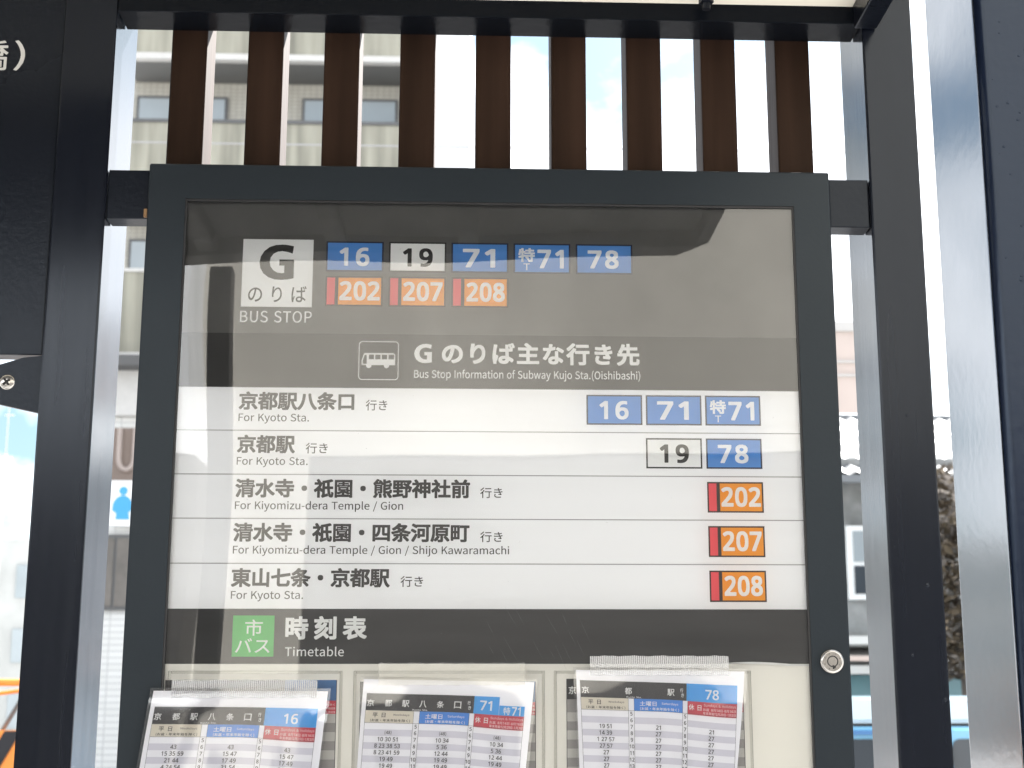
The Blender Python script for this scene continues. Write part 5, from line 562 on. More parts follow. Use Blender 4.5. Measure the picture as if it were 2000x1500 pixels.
class Print:
    """flat print built in mm on a plane: X, Z and a layer depth, mapped by fn to metres"""
    def __init__(self, fn):
        self.mb, self.fn = MB(), fn
    def text(self, text, style, x0, x1, z1, z0, m, y, track=0.0):
        """fit the ink of text into the box x0..x1, top z1, bottom z0"""
        P, T, (a, b, c, d) = run(text, style, track)
        sx = (x1-x0)/max(1e-6, b-a); sz = (z1-z0)/max(1e-6, d-c)
        k = self.mb.mi(m); base = len(self.mb.v)
        self.mb.v += [self.fn(x0+(px-a)*sx, y, z0+(pz-c)*sz) for px, pz in P]
        for t in T:
            self.mb.f.append(tuple(base+i for i in t)); self.mb.m.append(k)
    def ctext(self, text, style, xc, z1, z0, m, y, cond=1.0, track=0.0):
        """centred at xc with its own proportions"""
        P, T, (a, b, c, d) = run(text, style, track)
        w = (b-a)*(z1-z0)/max(1e-6, d-c)*cond
        self.text(text, style, xc-w/2, xc+w/2, z1, z0, m, y, track)
    def rect(self, x0, x1, z1, z0, m, y, nx=1, nz=1):
        for i in range(nx):
            for j in range(nz):
                a, b = x0+(x1-x0)*i/nx, x0+(x1-x0)*(i+1)/nx
                c, d = z1+(z0-z1)*j/nz, z1+(z0-z1)*(j+1)/nz
                self.mb.poly([self.fn(a, y, d), self.fn(b, y, d), self.fn(b, y, c), self.fn(a, y, c)], m)
    def poly(self, pts, m, y):
        base = len(self.mb.v); k = self.mb.mi(m)
        self.mb.v += [self.fn(x, y, z) for x, z in pts]
        for t in tessellate_polygon([[Vector((x, z, 0)) for x, z in pts]]):
            self.mb.f.append(tuple(base+i for i in t)); self.mb.m.append(k)
    def build(self, name, parent):
        return self.mb.build(name, parent)
flat = lambda x, y, z: (x*MM, y*MM, z*MM)
def rrect(x0, x1, z0, z1, r, n=6):
    pts = []
    for cx, cz, a0 in ((x1-r, z1-r, 0), (x0+r, z1-r, 90), (x0+r, z0+r, 180), (x1-r, z0+r, 270)):
        for i in range(n+1):
            t = radians(a0+90*i/n)
            pts.append((cx+r*cos(t), cz+r*sin(t)))
    return pts

# ================================================================== GROUND
GROUND = mat('grey paving', (0.29, 0.29, 0.29), 0.85, var=0.15, vscale=1.5, bump=0.002, bscale=40)
ASPHALT = mat('asphalt', (0.055, 0.055, 0.057), 0.9, var=0.2, vscale=2.0, bump=0.003, bscale=90)
g = MB(); g.poly([(-400, -400, 0), (400, -400, 0), (400, 900, 0), (-400, 900, 0)], GROUND)
tag(g.build('ground'), kind='structure')
g = MB(); g.poly([(-300, 3.2, 0.004), (300, 3.2, 0.004), (300, 11.0, 0.004), (-300, 11.0, 0.004)], ASPHALT)
tag(g.build('road'), kind='structure')

# ================================================================== BUS SHELTER
sh = thing('bus_shelter', 'dark steel bus shelter frame with brown wooden slats framing the glazed notice case', 'bus shelter', (0, 0, 0))
def post(x0, x1, y0, y1, z1=2.60, drips=()):
    b = MB()
    b.box(x0*MM, x1*MM, y0*MM, y1*MM, 0, z1, STEEL_B, 0.0025, 2)
    inner = x1*MM if x0 < 0 else x0*MM
    k = b.mi(FLANK)
    for i, f in enumerate(b.f):
        if all(abs(b.v[q][0]-inner) < 0.0004 for q in f): b.m[i] = k
    for (x, z, r) in drips:
        bm = bmesh.new()
        bmesh.ops.create_uvsphere(bm, u_segments=10, v_segments=6, radius=r*MM)
        for v in bm.verts: v.co = Vector((v.co.x+x*MM, v.co.y*0.45+y0*MM, v.co.z*1.3+z*MM))
        b.add_bm(bm, STEEL_B)
    return b.build('post', sh)
post(-505, -444.5, 0, 112)
post(445, 505.5, 0, 110, drips=((487, 1597, 2.2), (466, 1520, 1.6), (500, 1472, 2.0), (474, 1790, 1.3), (452, 1640, 1.0)))
b = MB(); b.box(-0.504, -0.464, -1.10, -1.055, 0, 2.27, mat('weathered grey steel', (0.05, 0.05, 0.055), 0.5, var=.25, vscale=9, vstretch=(1, 1, .2)), 0.002); b.build('front_post', sh)
b = MB()
b.box(-0.4435, 0.4438, -0.002, 0.0500, 2.2705, 2.3300, GLOSSBEAM, 0.0015)
b.build('header_beam', sh)
for z0, z1 in ((2.0155, 2.0745), (0.905, 0.965)):
    for x0, x1 in ((-0.4437, -0.3970), (0.3970, 0.4440)):
        b = MB(); b.box(x0, x1, 0.005, 0.035, z0, z1, STEEL, 0.0012); b.build('rail', sh)
for k in range(9):
    xc = (1.0+(k-4)*92.2)*MM
    b = MB()
    b.box(xc-0.0216, xc+0.0216, 0.0510, 0.1110, 2.0, 2.3650, WOOD, 0.0035, 3)
    b.build('slat', sh)
# roof: soffit stops short at the open right-hand side
b = MB()
b.box(-4.2, 0.434, -0.30, -0.0025, 2.2925, 2.31, CREAM)
b.build('ceiling', sh)
def slab(pts, z0, z1, m):
    b = MB()
    n = len(pts)
    b.poly([(x, y, z0) for x, y in pts], m); b.poly([(x, y, z1) for x, y in pts], m)
    for i in range(n):
        (xa, ya), (xb, yb) = pts[i], pts[(i+1) % n]
        b.poly([(xa, ya, z0), (xb, yb, z0), (xb, yb, z1), (xa, ya, z1)], m)
    return b
fy = lambda x: -0.905-(0.385-x)*0.125           # the front edge runs slightly askew
DECK = mat('roof deck darkened as shade', (0.07, 0.07, 0.072), 0.6, var=.2, vscale=3, vstretch=(6, .5, 1))  # unseen underside coloured dark to cut bounce and mirror as shade
slab([(-4.2, -0.3005), (0.372, -0.3005), (0.372, fy(.372)+.055), (-4.2, fy(-4.2)+.055)], 2.2925, 2.31, DECK).build('roof_deck', sh, weld=True)
b = MB()
b.box(0.4345, 0.462, -0.34, -0.0025, 2.264, 2.36, STEEL, 0.002)
b.build('side_beam', sh)
slab([(0.3725, -0.3405), (0.392, -0.3405), (0.392, fy(.392)+.075), (0.3725, fy(.3725)+.056)], 2.264, 2.36, STEEL).build('side_beam', sh, weld=True)
slab([(-4.2, fy(-4.2)), (0.345, fy(.345)), (0.392, fy(.392)+.0745), (0.3725, fy(.3725)+.0555), (-4.2, fy(-4.2)+.0545)], 2.262, 2.37, STEEL).build('front_beam', sh, weld=True)
slab([(-4.2, 0.16), (0.48, 0.16), (0.48, -0.36), (0.40, -0.36), (0.40, fy(.4)-.01), (-4.2, fy(-4.2)-.03)], 2.372, 2.42, STEEL).build('roof', sh, weld=True)
for k in range(14):
    b = MB(); x = -0.05-k*0.23
    b.box(x, x+0.035, fy(x)+.06, -0.3205, 2.268, 2.2923, STEEL, 0.0015)
    b.build('ceiling_joist', sh)
b = MB(); b.tube((0.253, -0.022, 2.2923), (0.253, -0.022, 2.284), 0.009, STEEL, 6); b.tube((0.253, -0.022, 2.284), (0.253, -0.022, 2.276), 0.005, STEEL, 8); b.build('bolt', sh)

# ================================================================== RIGHT COLUMN
b = MB()
bm = bmesh.new()
outl = rrect(0.585, 0.785, 0.0, 0.2, 0.012, 14)
vs0 = [bm.verts.new((x, y, 0)) for x, y in outl]; vs1 = [bm.verts.new((x, y, 2.75)) for x, y in outl]
n = len(outl)
for i in range(n):
    j = (i+1) % n
    bm.faces.new((vs0[i], vs0[j], vs1[j], vs1[i]))
bm.faces.new(vs1); bm.faces.new(vs0[::-1])
b.add_bm(bm, PEEL)
k = b.mi(PEELF)
for i, f in enumerate(b.f):
    if all(b.v[q][0] < 0.5862 for q in f): b.m[i] = k
rnd = random.Random(3)
for i in range(30):
    x, z = 0.60+rnd.random()*0.06, 1.95+rnd.random()**1.5*0.33
    r = 0.0007+rnd.random()*0.0011
    bm = bmesh.new(); bmesh.ops.create_uvsphere(bm, u_segments=8, v_segments=6, radius=r)
    for v in bm.verts: v.co = Vector((v.co.x*1.4+x, v.co.y*0.5, v.co.z+z))
    b.add_bm(bm, PEEL)
col = b.build('steel_column')
tag(col, 'thick square steel column with bumpy blue-grey paint and a flank with raised sky sheen', 'column')

# ================================================================== LEFT PANEL
pn = thing('route_signboard', 'near-black signboard with one pale kanji and a bracket mark, beyond the left post', 'signboard', (-0.9, 0, 1.85))
b = MB(); b.box(-1.65, -0.5055, 0.004, 0.030, 1.853, 2.55, STEEL, 0.0015); b.build('board', pn)
p = Print(flat)
LET = ink('pale sign lettering', (0.46, 0.45, 0.43))
p.text('橋', 'M', -606, -568.5, 2233, 2195, LET, 3.6)
p.text(')', 'L', -561.5, -549.2, 2233, 2195, LET, 3.6)
p.build('lettering', pn)
br = thing('mounting_bracket', 'dark tapered steel bracket held by a silver cross-head screw', 'bracket', (-0.52, 0.01, 1.82))
b = MB(); b.prism([(-0.5055, 1.7865), (-0.5055, 1.8522), (-0.5255, 1.8500), (-0.5600, 1.8390), (-0.5720, 1.8215), (-0.5600, 1.7990), (-0.5460, 1.7955)], 0.004, 0.010, STEEL)
b.build('plate', br)
b = MB()
bm = bmesh.new(); bmesh.ops.create_uvsphere(bm, u_segments=28, v_segments=14, radius=1)
for v in bm.verts: v.co = Vector((-0.5419+v.co.x*0.0088, 0.0038+min(0, v.co.y)*0.0026, 1.8214+v.co.z*0.0088))
b.add_bm(bm, CHROME); b.build('screw_head', br, smooth=True)
b = MB()
for t in (38, 128):
    d = Vector((cos(radians(t)), 0, sin(radians(t)))); q = Vector((-d.z, 0, d.x)); c = Vector((-0.5419, 0.00075, 1.8214))
    b.poly([c+d*0.0048+q*0.0012+Vector((0, -.0002*(t > 90), 0)), c-d*0.0048+q*0.0012+Vector((0, -.0002*(t > 90), 0)), c-d*0.0048-q*0.0012+Vector((0, -.0002*(t > 90), 0)), c+d*0.0048-q*0.0012+Vector((0, -.0002*(t > 90), 0))], BLACKHOLE)
b.build('cross_slot', br)

# ================================================================== INFORMATION CASE
bd = thing('information_case', 'wide charcoal glazed notice case showing bus routes and destinations', 'notice case', (0, 0, 0.9))
# frame ring with bevelled edges
OX, OZ0, OZ1, IX, IZ0, IZ1 = 396.8, 900, 2081.6, 353.5, 945, 2039.0
bm = bmesh.new()
def ring(x, z0, z1, y): return [bm.verts.new((sx*x*MM, y*MM, z*MM)) for sx, z in ((-1, z0), (1, z0), (1, z1), (-1, z1))]
r0 = ring(OX, OZ0, OZ1, 46); r1 = ring(OX, OZ0, OZ1, 0); r2 = ring(IX, IZ0, IZ1, 0); r3 = ring(IX, IZ0, IZ1, 12)
for A, B in ((r0, r1), (r1, r2), (r2, r3)):
    for i in range(4):
        j = (i+1) % 4
        bm.faces.new((A[i], A[j], B[j], B[i]))
bm.faces.new(r0)
edges = [e for e in bm.edges if all(v in r1 for v in e.verts) or (e.verts[0] in r0 and e.verts[1] in r1) or (e.verts[1] in r0 and e.verts[0] in r1)]
bmesh.ops.bevel(bm, geom=edges, offset=0.0022, segments=3, affect='EDGES', profile=0.5)
e2 = [e for e in bm.edges if all(abs(v.co.y) < 1e-6 for v in e.verts) and all(abs(abs(v.co.x)-IX*MM) < 1e-5 or False for v in e.verts)]
b = MB(); b.add_bm(bm, CASE)
k = b.mi(RUBBER)
for i, f in enumerate(b.f):
    ys = [b.v[q][1] for q in f]
    if max(ys) > 0.011 and max(ys) < 0.013: b.m[i] = k
b.build('frame', bd)
b = MB()
for (x0, x1, z0, z1) in ((-353.4, -351.4, 945.2, 2038.8), (351.4, 353.4, 945.2, 2038.8), (-351.35, 351.35, 2036.6, 2038.8), (-351.35, 351.35, 945.2, 947.4)):
    b.box(x0*MM, x1*MM, 0.0012, 0.0042, z0*MM, z1*MM, RUBBER)
b.build('gasket', bd)
b = MB()
NX, NZ = 1, 1
b.poly([flat(-351.3, 3.2, 947.5), flat(351.3, 3.2, 947.5), flat(351.3, 3.2, 2036.5), flat(-351.3, 3.2, 2036.5)], GLASS)
# fine scratches and a few dust flecks on the pane
SCR = mat('scratch grey', (0.11, 0.11, 0.115), 0.8)
p = Print(flat)
p.mb = b
rs_ = random.Random(5)
def sliver(x, z, ln, ang, w):
    d = (cos(ang), sin(ang)); q = (-d[1]*w/2, d[0]*w/2)
    p.poly([(x-d[0]*ln/2, z-d[1]*ln/2), (x+q[0], z+q[1]), (x+d[0]*ln/2, z+d[1]*ln/2), (x-q[0], z-q[1])], SCR, 3.0)
sliver(-75, 2016, 5, 2.0, .7)
for k in range(16):
    sliver(rs_.uniform(0, 110), rs_.uniform(1515, 1565), rs_.uniform(14, 40), 2.05+rs_.uniform(-.06, .06), .16)
for k in range(10):
    sliver(rs_.uniform(-330, 330), rs_.uniform(1520, 2020), rs_.uniform(1, 4), rs_.uniform(0, 3), .22)
for k in range(26):
    x, z, r = rs_.uniform(-340, 340), rs_.uniform(1515, 2030), rs_.uniform(.12, .32)
    p.poly([(x+r*cos(t*pi/3), z+r*sin(t*pi/3)) for t in range(6)], SCR, 3.0)
b.build('glass_pane', bd)

# ---- poster
YB = 9.0
p = Print(flat)
p.rect(-353.4, 353.4, 2038.9, 1882.0, INK_G1, YB)
p.rect(-353.4, 353.4, 1882.0, 1818.9, INK_G2, YB)
p.rect(-353.4, 353.4, 1818.9, 1570.6, INK_SHEET, YB)
p.rect(-353.4, 353.4, 1570.6, 1511.0, INK_G3, YB)
p.rect(-353.4, 353.4, 1511.0, 945.2, BOARD, YB)
po = p.build('poster', bd)
p = Print(flat)
for z in (1769.4, 1719.5, 1670.0, 1620.2):
    p.rect(-353.3, 353.3, z+0.55, z-0.55, INK_LINE, YB-0.1)
p.build('row_rule', po)
p = Print(flat); p.rect(-286.6, -206.0, 1993.8, 1913.1, INK_W, YB-0.1)
p.text('G', 'B', -267.3, -227.8, 1987.6, 1945.3, INK_KK, YB-0.2)
p.text('のりば', 'M', -278.8, -212.4, 1938.0, 1918.8, INK_K, YB-0.2, 0.30)
p.build('stop_sign', po)
def letters(text, style, x0, x1, z1, z0, m, track=0.0, y=YB-0.2):
    p = Print(flat); p.text(text, style, x0, x1, z1, z0, m, y, track)
    return p.build('lettering', po)
letters('BUS STOP', 'L', -287.0, -205.6, 1908.3, 1894.6, INK_W, 0.03)
letters('G', 'B', -88.0, -67.9, 1871.0, 1848.5, INK_W)
letters('のりば主な行き先', 'B', -56.5, 169.9, 1873.2, 1847.3, INK_W, 0.08)
letters('Bus Stop Information of Subway Kujo Sta.(Oishibashi)', 'L', -87.9, 170.4, 1841.2, 1828.3, INK_W)
rows = [('京都駅八条口', (-284.2, -154.7, 1813.8, 1792.8), (-141.8, -117.6, 1805.3, 1792.9), 'For Kyoto Sta.', (-284.0, -205.1, 1788.6, 1777.2)),
        ('京都駅', (-284.2, -219.8, 1764.2, 1743.4), (-207.8, -183.2, 1755.5, 1743.3), 'For Kyoto Sta.', (-284.0, -205.1, 1739.0, 1727.5)),
        ('清水寺・祇園・熊野神社前', (-284.2, -23.2, 1714.7, 1693.3), (-11.8, 13.2, 1705.8, 1693.8), 'For Kiyomizu-dera Temple / Gion', (-284.0, -97.7, 1689.6, 1677.6)),
        ('清水寺・祇園・四条河原町', (-284.6, -23.4, 1665.2, 1644.0), (-11.5, 13.4, 1656.3, 1644.4), 'For Kiyomizu-dera Temple / Gion / Shijo Kawaramachi', (-284.2, 20.8, 1640.2, 1628.2)),
        ('東山七条・京都駅', (-284.8, -111.0, 1615.2, 1594.0), (-99.1, -74.2, 1606.6, 1594.6), 'For Kyoto Sta.', (-284.4, -205.6, 1590.0, 1578.6))]
for jp, bj, by, en, be in rows:
    letters(jp, 'B', *bj, INK_K)
    letters('行き', 'M', *by, INK_K)
    letters(en, 'L', *be, INK_K)
# bus pictogram
p = Print(flat)
o1, i1 = rrect(-151.1, -105.6, 1828.4, 1873.6, 4.0), rrect(-150.2, -106.5, 1829.3, 1872.7, 3.3)
for k in range(len(o1)):
    j = (k+1) % len(o1)
    p.mb.poly([flat(o1[k][0], YB-.2, o1[k][1]), flat(o1[j][0], YB-.2, o1[j][1]), flat(i1[j][0], YB-.2, i1[j][1]), flat(i1[k][0], YB-.2, i1[k][1])], INK_W)
bx, bz = -147.6, 1841.8
X = lambda t: bx+t*38.0
Z = lambda t: bz+t*17.9
body = [(0.0, .22), (0.14, .22), (0.86, .22), (1.0, .22), (1.0, .86), (.985, .95), (.94, 1.0), (.09, 1.0), (.055, .93), (0.0, .52)]
p.poly([(X(a), Z(c)) for a, c in body], INK_W, YB-.2)
for cx in (.215, .745):
    p.poly([(X(cx)+3.1*cos(t*pi/8), Z(.20)+3.3*sin(t*pi/8)) for t in range(16)], INK_W, YB-.25)
for (a, c) in ((.215, .365), (.405, .56), (.60, .76), (.80, .965)):
    p.poly([(X(a), Z(.60)), (X(c), Z(.60)), (X(c), Z(.90)), (X(a), Z(.90))], INK_G2, YB-.32)
p.poly([(X(.035), Z(.30)), (X(.15), Z(.30)), (X(.15), Z(.88)), (X(.085), Z(.88)), (X(.035), Z(.50))], INK_G2, YB-.32)
p.build('bus_pictogram', po)
# route badges
def badge(num, x0, z1, w, h):
    p = Print(flat); y = YB-0.12
    x1, z0 = x0+w, z1-h
    t = 1.75*w/64
    fx = lambda a: x0+a*w
    fz = lambda a: z0+a*h
    if num[0] == '2' and len(num) == 3:
        p.rect(x0, x1, z1, z0, INK_BROWN, y)
        p.rect(x0+t, fx(.165), z1-t, z0+t, INK_RED, y-.1)
        p.rect(fx(.225), x1-t, z1-t, z0+t, INK_ORANGE, y-.1)
        a, c = {'202': (.248, .952), '207': (.255, .945), '208': (.262, .935)}[num]
        p.text(num, 'D', fx(a), fx(c), fz(.835), fz(.185), INK_W, y-.2, 0.03)
    else:
        white = num == '19'
        p.rect(x0, x1, z1, z0, INK_KK if white else INK_NAVY, y)
        p.rect(x0+t, x1-t, z1-t, z0+t, INK_W if white else INK_BLUE, y-.1)
        if num[0] == '特':
            p.text('特', 'B', fx(.085), fx(.375), fz(.845), fz(.385), INK_W, y-.2)
            p.text('T', 'L', fx(.175), fx(.285), fz(.33), fz(.11), INK_W, y-.2)
            p.text('71', 'D', fx(.42), fx(.885), fz(.80), fz(.175), INK_W, y-.2, 0.10)
        else:
            a, c = {'16': (.235, .755), '19': (.245, .765), '71': (.20, .77), '78': (.21, .755)}[num]
            p.text(num, 'D', fx(a), fx(c), fz(.80), fz(.18), INK_KK if white else INK_W, y-.2, 0.10)
    return p.build('route_badge', po)
for num, x in (('16', -191.2), ('19', -118.9), ('71', -46.9), ('特71', 25.1), ('78', 97.5)):
    badge(num, x, 1992.3, 66.0, 36.2)
for num, x in (('202', -191.0), ('207', -118.6), ('208', -46.3)):
    badge(num, x, 1950.5, 65.5, 35.7)
for num, x, z in (('16', 108.4, 1813.1), ('71', 176.3, 1813.1), ('特71', 244.2, 1813.1), ('19', 175.7, 1763.3), ('78', 244.1, 1763.3), ('202', 244.2, 1713.4), ('207', 244.2, 1663.4), ('208', 244.2, 1613.5)):
    badge(num, x, z, 63.7, 34.8)
p = Print(flat); p.rect(-281.0, -235.9, 1563.2, 1518.8, INK_GREEN, YB-.1)
p.text('市', 'M', -267.6, -248.4, 1558.9, 1541.3, INK_W, YB-.2)
p.text('バス', 'M', -277.5, -240.2, 1538.6, 1522.8, INK_W, YB-.2, 0.02)
p.build('city_bus_mark', po)
letters('時刻表', 'B', -223.8, -135.1, 1562.6, 1537.2, INK_W, 0.22)
letters('Timetable', 'L', -223.4, -159.4, 1529.6, 1519.2, INK_W, 0.02)
# curled lower edge of the band sheet at the right
b = MB()
seg = 24
pts = []
for i in range(seg+1):
    t = i/seg
    x = 255+t*97; z = 1511.2-3.0*sin(t*pi*.5)**3 if t < .8 else 1511.2-3.0*sin(.8*pi*.5)**3+(t-.8)*3
    pts.append((x, z))
for i in range(seg):
    (x0, z0), (x1, z1) = pts[i], pts[i+1]
    w0 = 2.6*(1-abs(2*i/seg-1.1)**2*.7); w1 = 2.6*(1-abs(2*(i+1)/seg-1.1)**2*.7)
    b.poly([flat(x0, YB-1.2, z0), flat(x1, YB-1.2, z1), flat(x1, YB-2.6, z1+w1), flat(x0, YB-2.6, z0+w0)], INK_W)
b.build('curled_edge', po)
# clear acrylic card holders on the lower board
for (x0, x1) in ((-348, -160), (-148, 60), (70, 287)):
    b = MB()
    for (a, c) in ((x0, x0+3), (x1-3, x1)):
        b.box(a*MM, c*MM, 0.0062, 0.0085, 0.97, 1.5035, HOLDER, 0.0006)
    b.box((x0+3.05)*MM, (x1-3.05)*MM, 0.0062, 0.0085, 1.5005, 1.5035, HOLDER, 0.0006)
    b.build('card_holder', bd)
# cam lock
b = MB()
bm = bmesh.new()
prof = [(13.3, 0.0), (13.3, -3.2), (12.4, -4.4), (10.6, -5.0), (10.2, -4.6), (8.2, -4.6), (8.0, -4.9), (0.001, -4.9)]
N = 48
vv = [[bm.verts.new(((375.5+r*cos(2*pi*i/N))*MM, y*MM, (1513.2+r*sin(2*pi*i/N))*MM)) for i in range(N)] for r, y in prof]
for A, B in zip(vv, vv[1:]):
    for i in range(N):
        j = (i+1) % N
        bm.faces.new((A[i], A[j], B[j], B[i]))
b.add_bm(bm, CHROME)
lk = b.build('lock', bd, smooth=True)
p = Print(flat)
N = 40
for i in range(N):
    t0, t1 = 2*pi*i/N, 2*pi*(i+1)/N
    c = lambda r, t: flat(375.8+r*cos(t), -5.05, 1513.2+r*sin(t))
    p.mb.poly([c(5.0, t0), c(6.2, t0), c(6.2, t1), c(5.0, t1)], BLACKHOLE)
p.rect(375.4, 377.4, 1509.2, 1505.0, BLACKHOLE, -5.12)
p.rect(377.3, 379.0, 1508.0, 1506.2, BLACKHOLE, -5.15)
for t in range(0, 360, 45):
    a = radians(t+20)
    p.poly([(375.5+8.9*cos(a)+.5*cos(k*pi/3), 1513.2+8.9*sin(a)+.5*sin(k*pi/3)) for k in range(6)], BLACKHOLE, -4.75)
p.build('keyway', lk)
b = MB(); b.box(-0.4008, -0.3968, 0.001, 0.018, 2.0165, 2.0265, BRASS, 0.0008); b.build('hinge', bd)

# ================================================================== OLD CARDS IN THE HOLDERS
def card(x0, x1, z1, label, kanji):
    t = thing('timetable_card', label, 'card', (x0*MM, 0.0085, 1.2), 'old timetable cards in the case')
    p = Print(flat); y = YB-.55
    h = 280
    p.rect(x0, x1, z1, z1-h, PAPER, y)
    p.build('paper', t)
    q = Print(flat)
    w = x1-x0
    bx = x1-w*.30
    q.rect(x0, bx, z1, z1-22, P_BLACK, y-.1)
    q.rect(bx, x1, z1, z1-22, P_DKBLUE, y-.1)
    q.rect(x0, bx-2, z1-22, z1-36, P_GREY1, y-.1)
    q.rect(bx-2, x1, z1-22, z1-36, P_RED, y-.1)
    for i in range(14):
        q.rect(x0, x1, z1-36-i*9.6, z1-36-(i+1)*9.6, P_GREY1 if i % 2 else P_GREY2, y-.1)
    for xx in (x0, x1-.7):
        q.rect(xx, xx+.7, z1, z1-170, P_LINE, y-.15)
    q.text('お盆・年末年始を除く', 'S', bx+14, x1-1.5, z1-25, z1-27.4, P_PINK, y-.2)
    q.text('8月14日-8月16日', 'N', bx+14, x1-1.5, z1-29, z1-31.4, P_PINK, y-.2)
    q.text('12月29日-1月3日', 'N', bx+14, x1-1.5, z1-33, z1-35.2, P_PINK, y-.2)
    if kanji:
        q.text('京', 'S', x0+2.5, x0+10.5, z1-8.0, z1-16.5, INK_W, y-.2)
    q.build('print', t)
card(-351.0, -166.0, 1493.8, 'grey striped old timetable card behind the taped route 16 sheet', False)
card(-140.9, 50.3, 1492.0, 'grey striped old timetable card behind the taped route 71 sheet', False)
card(83.7, 278.4, 1495.0, 'grey striped old timetable card behind the taped route 78 sheet, kanji at its edge', True)

# ================================================================== NEW TIMETABLE SHEETS TAPED ON THE GLASS
def sheet(label, papr, tab, kind, tape):
    (pTL, pTR, pBL, pBR), (tTL, tTR, tBL, tBR) = papr, tab
    t = thing('timetable_sheet', label, 'timetable', (pTL[0]*MM, -0.008, 1.35), 'new timetable sheets taped over the case')
    cx = (pTL[0]+pTR[0])/2; hw = (pTR[0]-pTL[0])/2; zt = pTL[1]
    def warp(x, y, z):
        d = max(0.0, zt-z); u = (x-cx)/hw
        s = max(0.0, min(1.0, (u+0.05)/0.95)); s = s*s*(3-2*s)
        dz = -4.2*s*min(1.0, max(0, d-8)/42.0)
        g = 0.35+0.65*max(0.0, min(1.0, (u+.35)/.9)); yy = -2.2-9.0*g*(1-math.exp(-d/52.0))-2.0*(1-g)*min(1, d/60)-0.00004*d*d-2.6*max(0, u-.55)**2*min(1, d/30)*4+1.2*sin(u*2.6+.6)*min(1, d/30)
        return ((x)*MM, (yy+y)*MM, (z+dz)*MM)
    def line(A, B, z): # x on the line A-B at height z
        k = (z-A[1])/(B[1]-A[1]); return A[0]+(B[0]-A[0])*k
    # paper
    nz, nx = 60, 34
    pp = MB(); sl = MB()
    full = 285.0
    def P(i, j, y, grow=0.0, round_c=True):
        d = full*j/nz
        zl, zr = pTL[1]-d, pTR[1]-d
        a = i/nx
        x0 = line(pTL, pBL, zl)-grow; x1 = line(pTR, pBR, zr)+grow
        z = zl+(zr-zl)*a+(grow if j == 0 else 0)
        return warp(x0+(x1-x0)*a, y, z)
    for j in range(nz):
        for i in range(nx):
            pp.poly([P(i, j+1, 0), P(i+1, j+1, 0), P(i+1, j, 0), P(i, j, 0)], PAPER)
            sl.poly([P(i, j+1, -1.4, 3.0), P(i+1, j+1, -1.4, 3.0), P(i+1, j, -1.4, 3.0), P(i, j, -1.4, 3.0)], SLEEVE)
    pao = pp.build('paper', t, smooth=True, weld=True)
    sl.build('sleeve', t, smooth=True, weld=True)
    # printed table: layout units x 0..1600 across the table, v downwards, mapped onto the sheet
    W0 = tTR[0]-tTL[0]
    k = W0/1600.0
    def tm(x, y, v):
        a = x/1600.0; v = -v*k
        zl, zr = tTL[1]-v, tTR[1]-v
        x0 = line(tTL, tBL, zl); x1 = line(tTR, tBR, zr)
        return warp(x0+(x1-x0)*a, y, zl+(zr-zl)*a)
    q = Print(tm)
    HB = 1085
    q.rect(0, HB, 0, -168, P_BLACK, -.3, 24, 5)
    q.rect(0, 487, -168, -288, P_BEIGE, -.3, 12, 4)
    q.rect(546, 1046, -168, -288, P_BLUE, -.3, 12, 4)
    q.rect(1097, 1600, -168, -295, P_RED, -.3, 12, 4)
    if kind == '71':
        q.rect(HB, 1340, 0, -168, P_CYAN, -.3, 6, 5); q.rect(1342, 1598, -78, -168, P_CYAN, -.32, 6, 4)
    else:
        q.rect(HB, 1600, 0, -168, P_CYAN, -.3, 12, 5)
    for r in range(26):
        z = -288-r*64.0
        if r % 2:
            for (a, c) in ((2, 487), (546, 1046), (1097, 1598)):
                q.rect(a, c, z, z-64, P_STRIPE, -.22, 12, 2)
    for xx in (0, 487, 546, 1046, 1097, 1596):
        q.rect(xx-1.5, xx+1.5, -165, -1900, P_LINE, -.40, 1, 60)
    q.rect(0, 1600, -286.5, -289.5, P_LINE, -.38, 30)
    q.build('table', pao)
    q = Print(tm)
    if kind == '78':
        for ch, x in zip('京都駅', (52, 490, 925)): q.text(ch, 'S', x-36, x+36, -60, -128, INK_W, -.5)
    else:
        for ch, x in zip('京都駅八条口', (46, 224, 398, 572, 748, 922)): q.text(ch, 'S', x-36, x+36, -60, -128, INK_W, -.5)
    q.text('行', 'S', 1020, 1050, -50, -88, INK_W, -.5); q.text('き', 'S', 1030, 1058, -98, -135, INK_W, -.5)
    q.text('Kyoto Sta.', 'L', 470, 625, -146, -166, INK_W, -.5)
    if kind == '71':
        q.text('71', 'N', 1145, 1268, -40, -132, INK_W, -.5)
        q.text('特', 'S', 1385, 1455, -90, -160, INK_W, -.5); q.text('71', 'N', 1470, 1560, -85, -163, INK_W, -.5)
    else:
        q.text(kind, 'N', 1275, 1415, -50, -142, INK_W, -.5)
    q.text('平日', 'S', 75, 205, -190, -236, P_BLACK, -.5, 0.5)
    q.text('Weekdays', 'L', 282, 445, -196, -222, P_LINE, -.5)
    q.text('(お盆・年末年始を除く)', 'S', 55, 455, -249, -280, P_BLACK, -.5)
    q.text('土曜日', 'S', 605, 778, -190, -238, INK_W, -.5)
    q.text('Saturdays', 'L', 830, 1000, -196, -226, INK_W, -.5)
    q.text('(お盆・年末年始を除く)', 'S', 608, 1008, -249, -282, INK_W, -.5)
    q.text('休日', 'S', 1108, 1238, -196, -252, INK_W, -.5, 0.4)
    q.text('Sundays & Holidays', 'L', 1262, 1588, -184, -214, P_PINK, -.5)
    q.text('お盆  8月14日-8月16日', 'S', 1255, 1590, -224, -250, P_PINK, -.5)
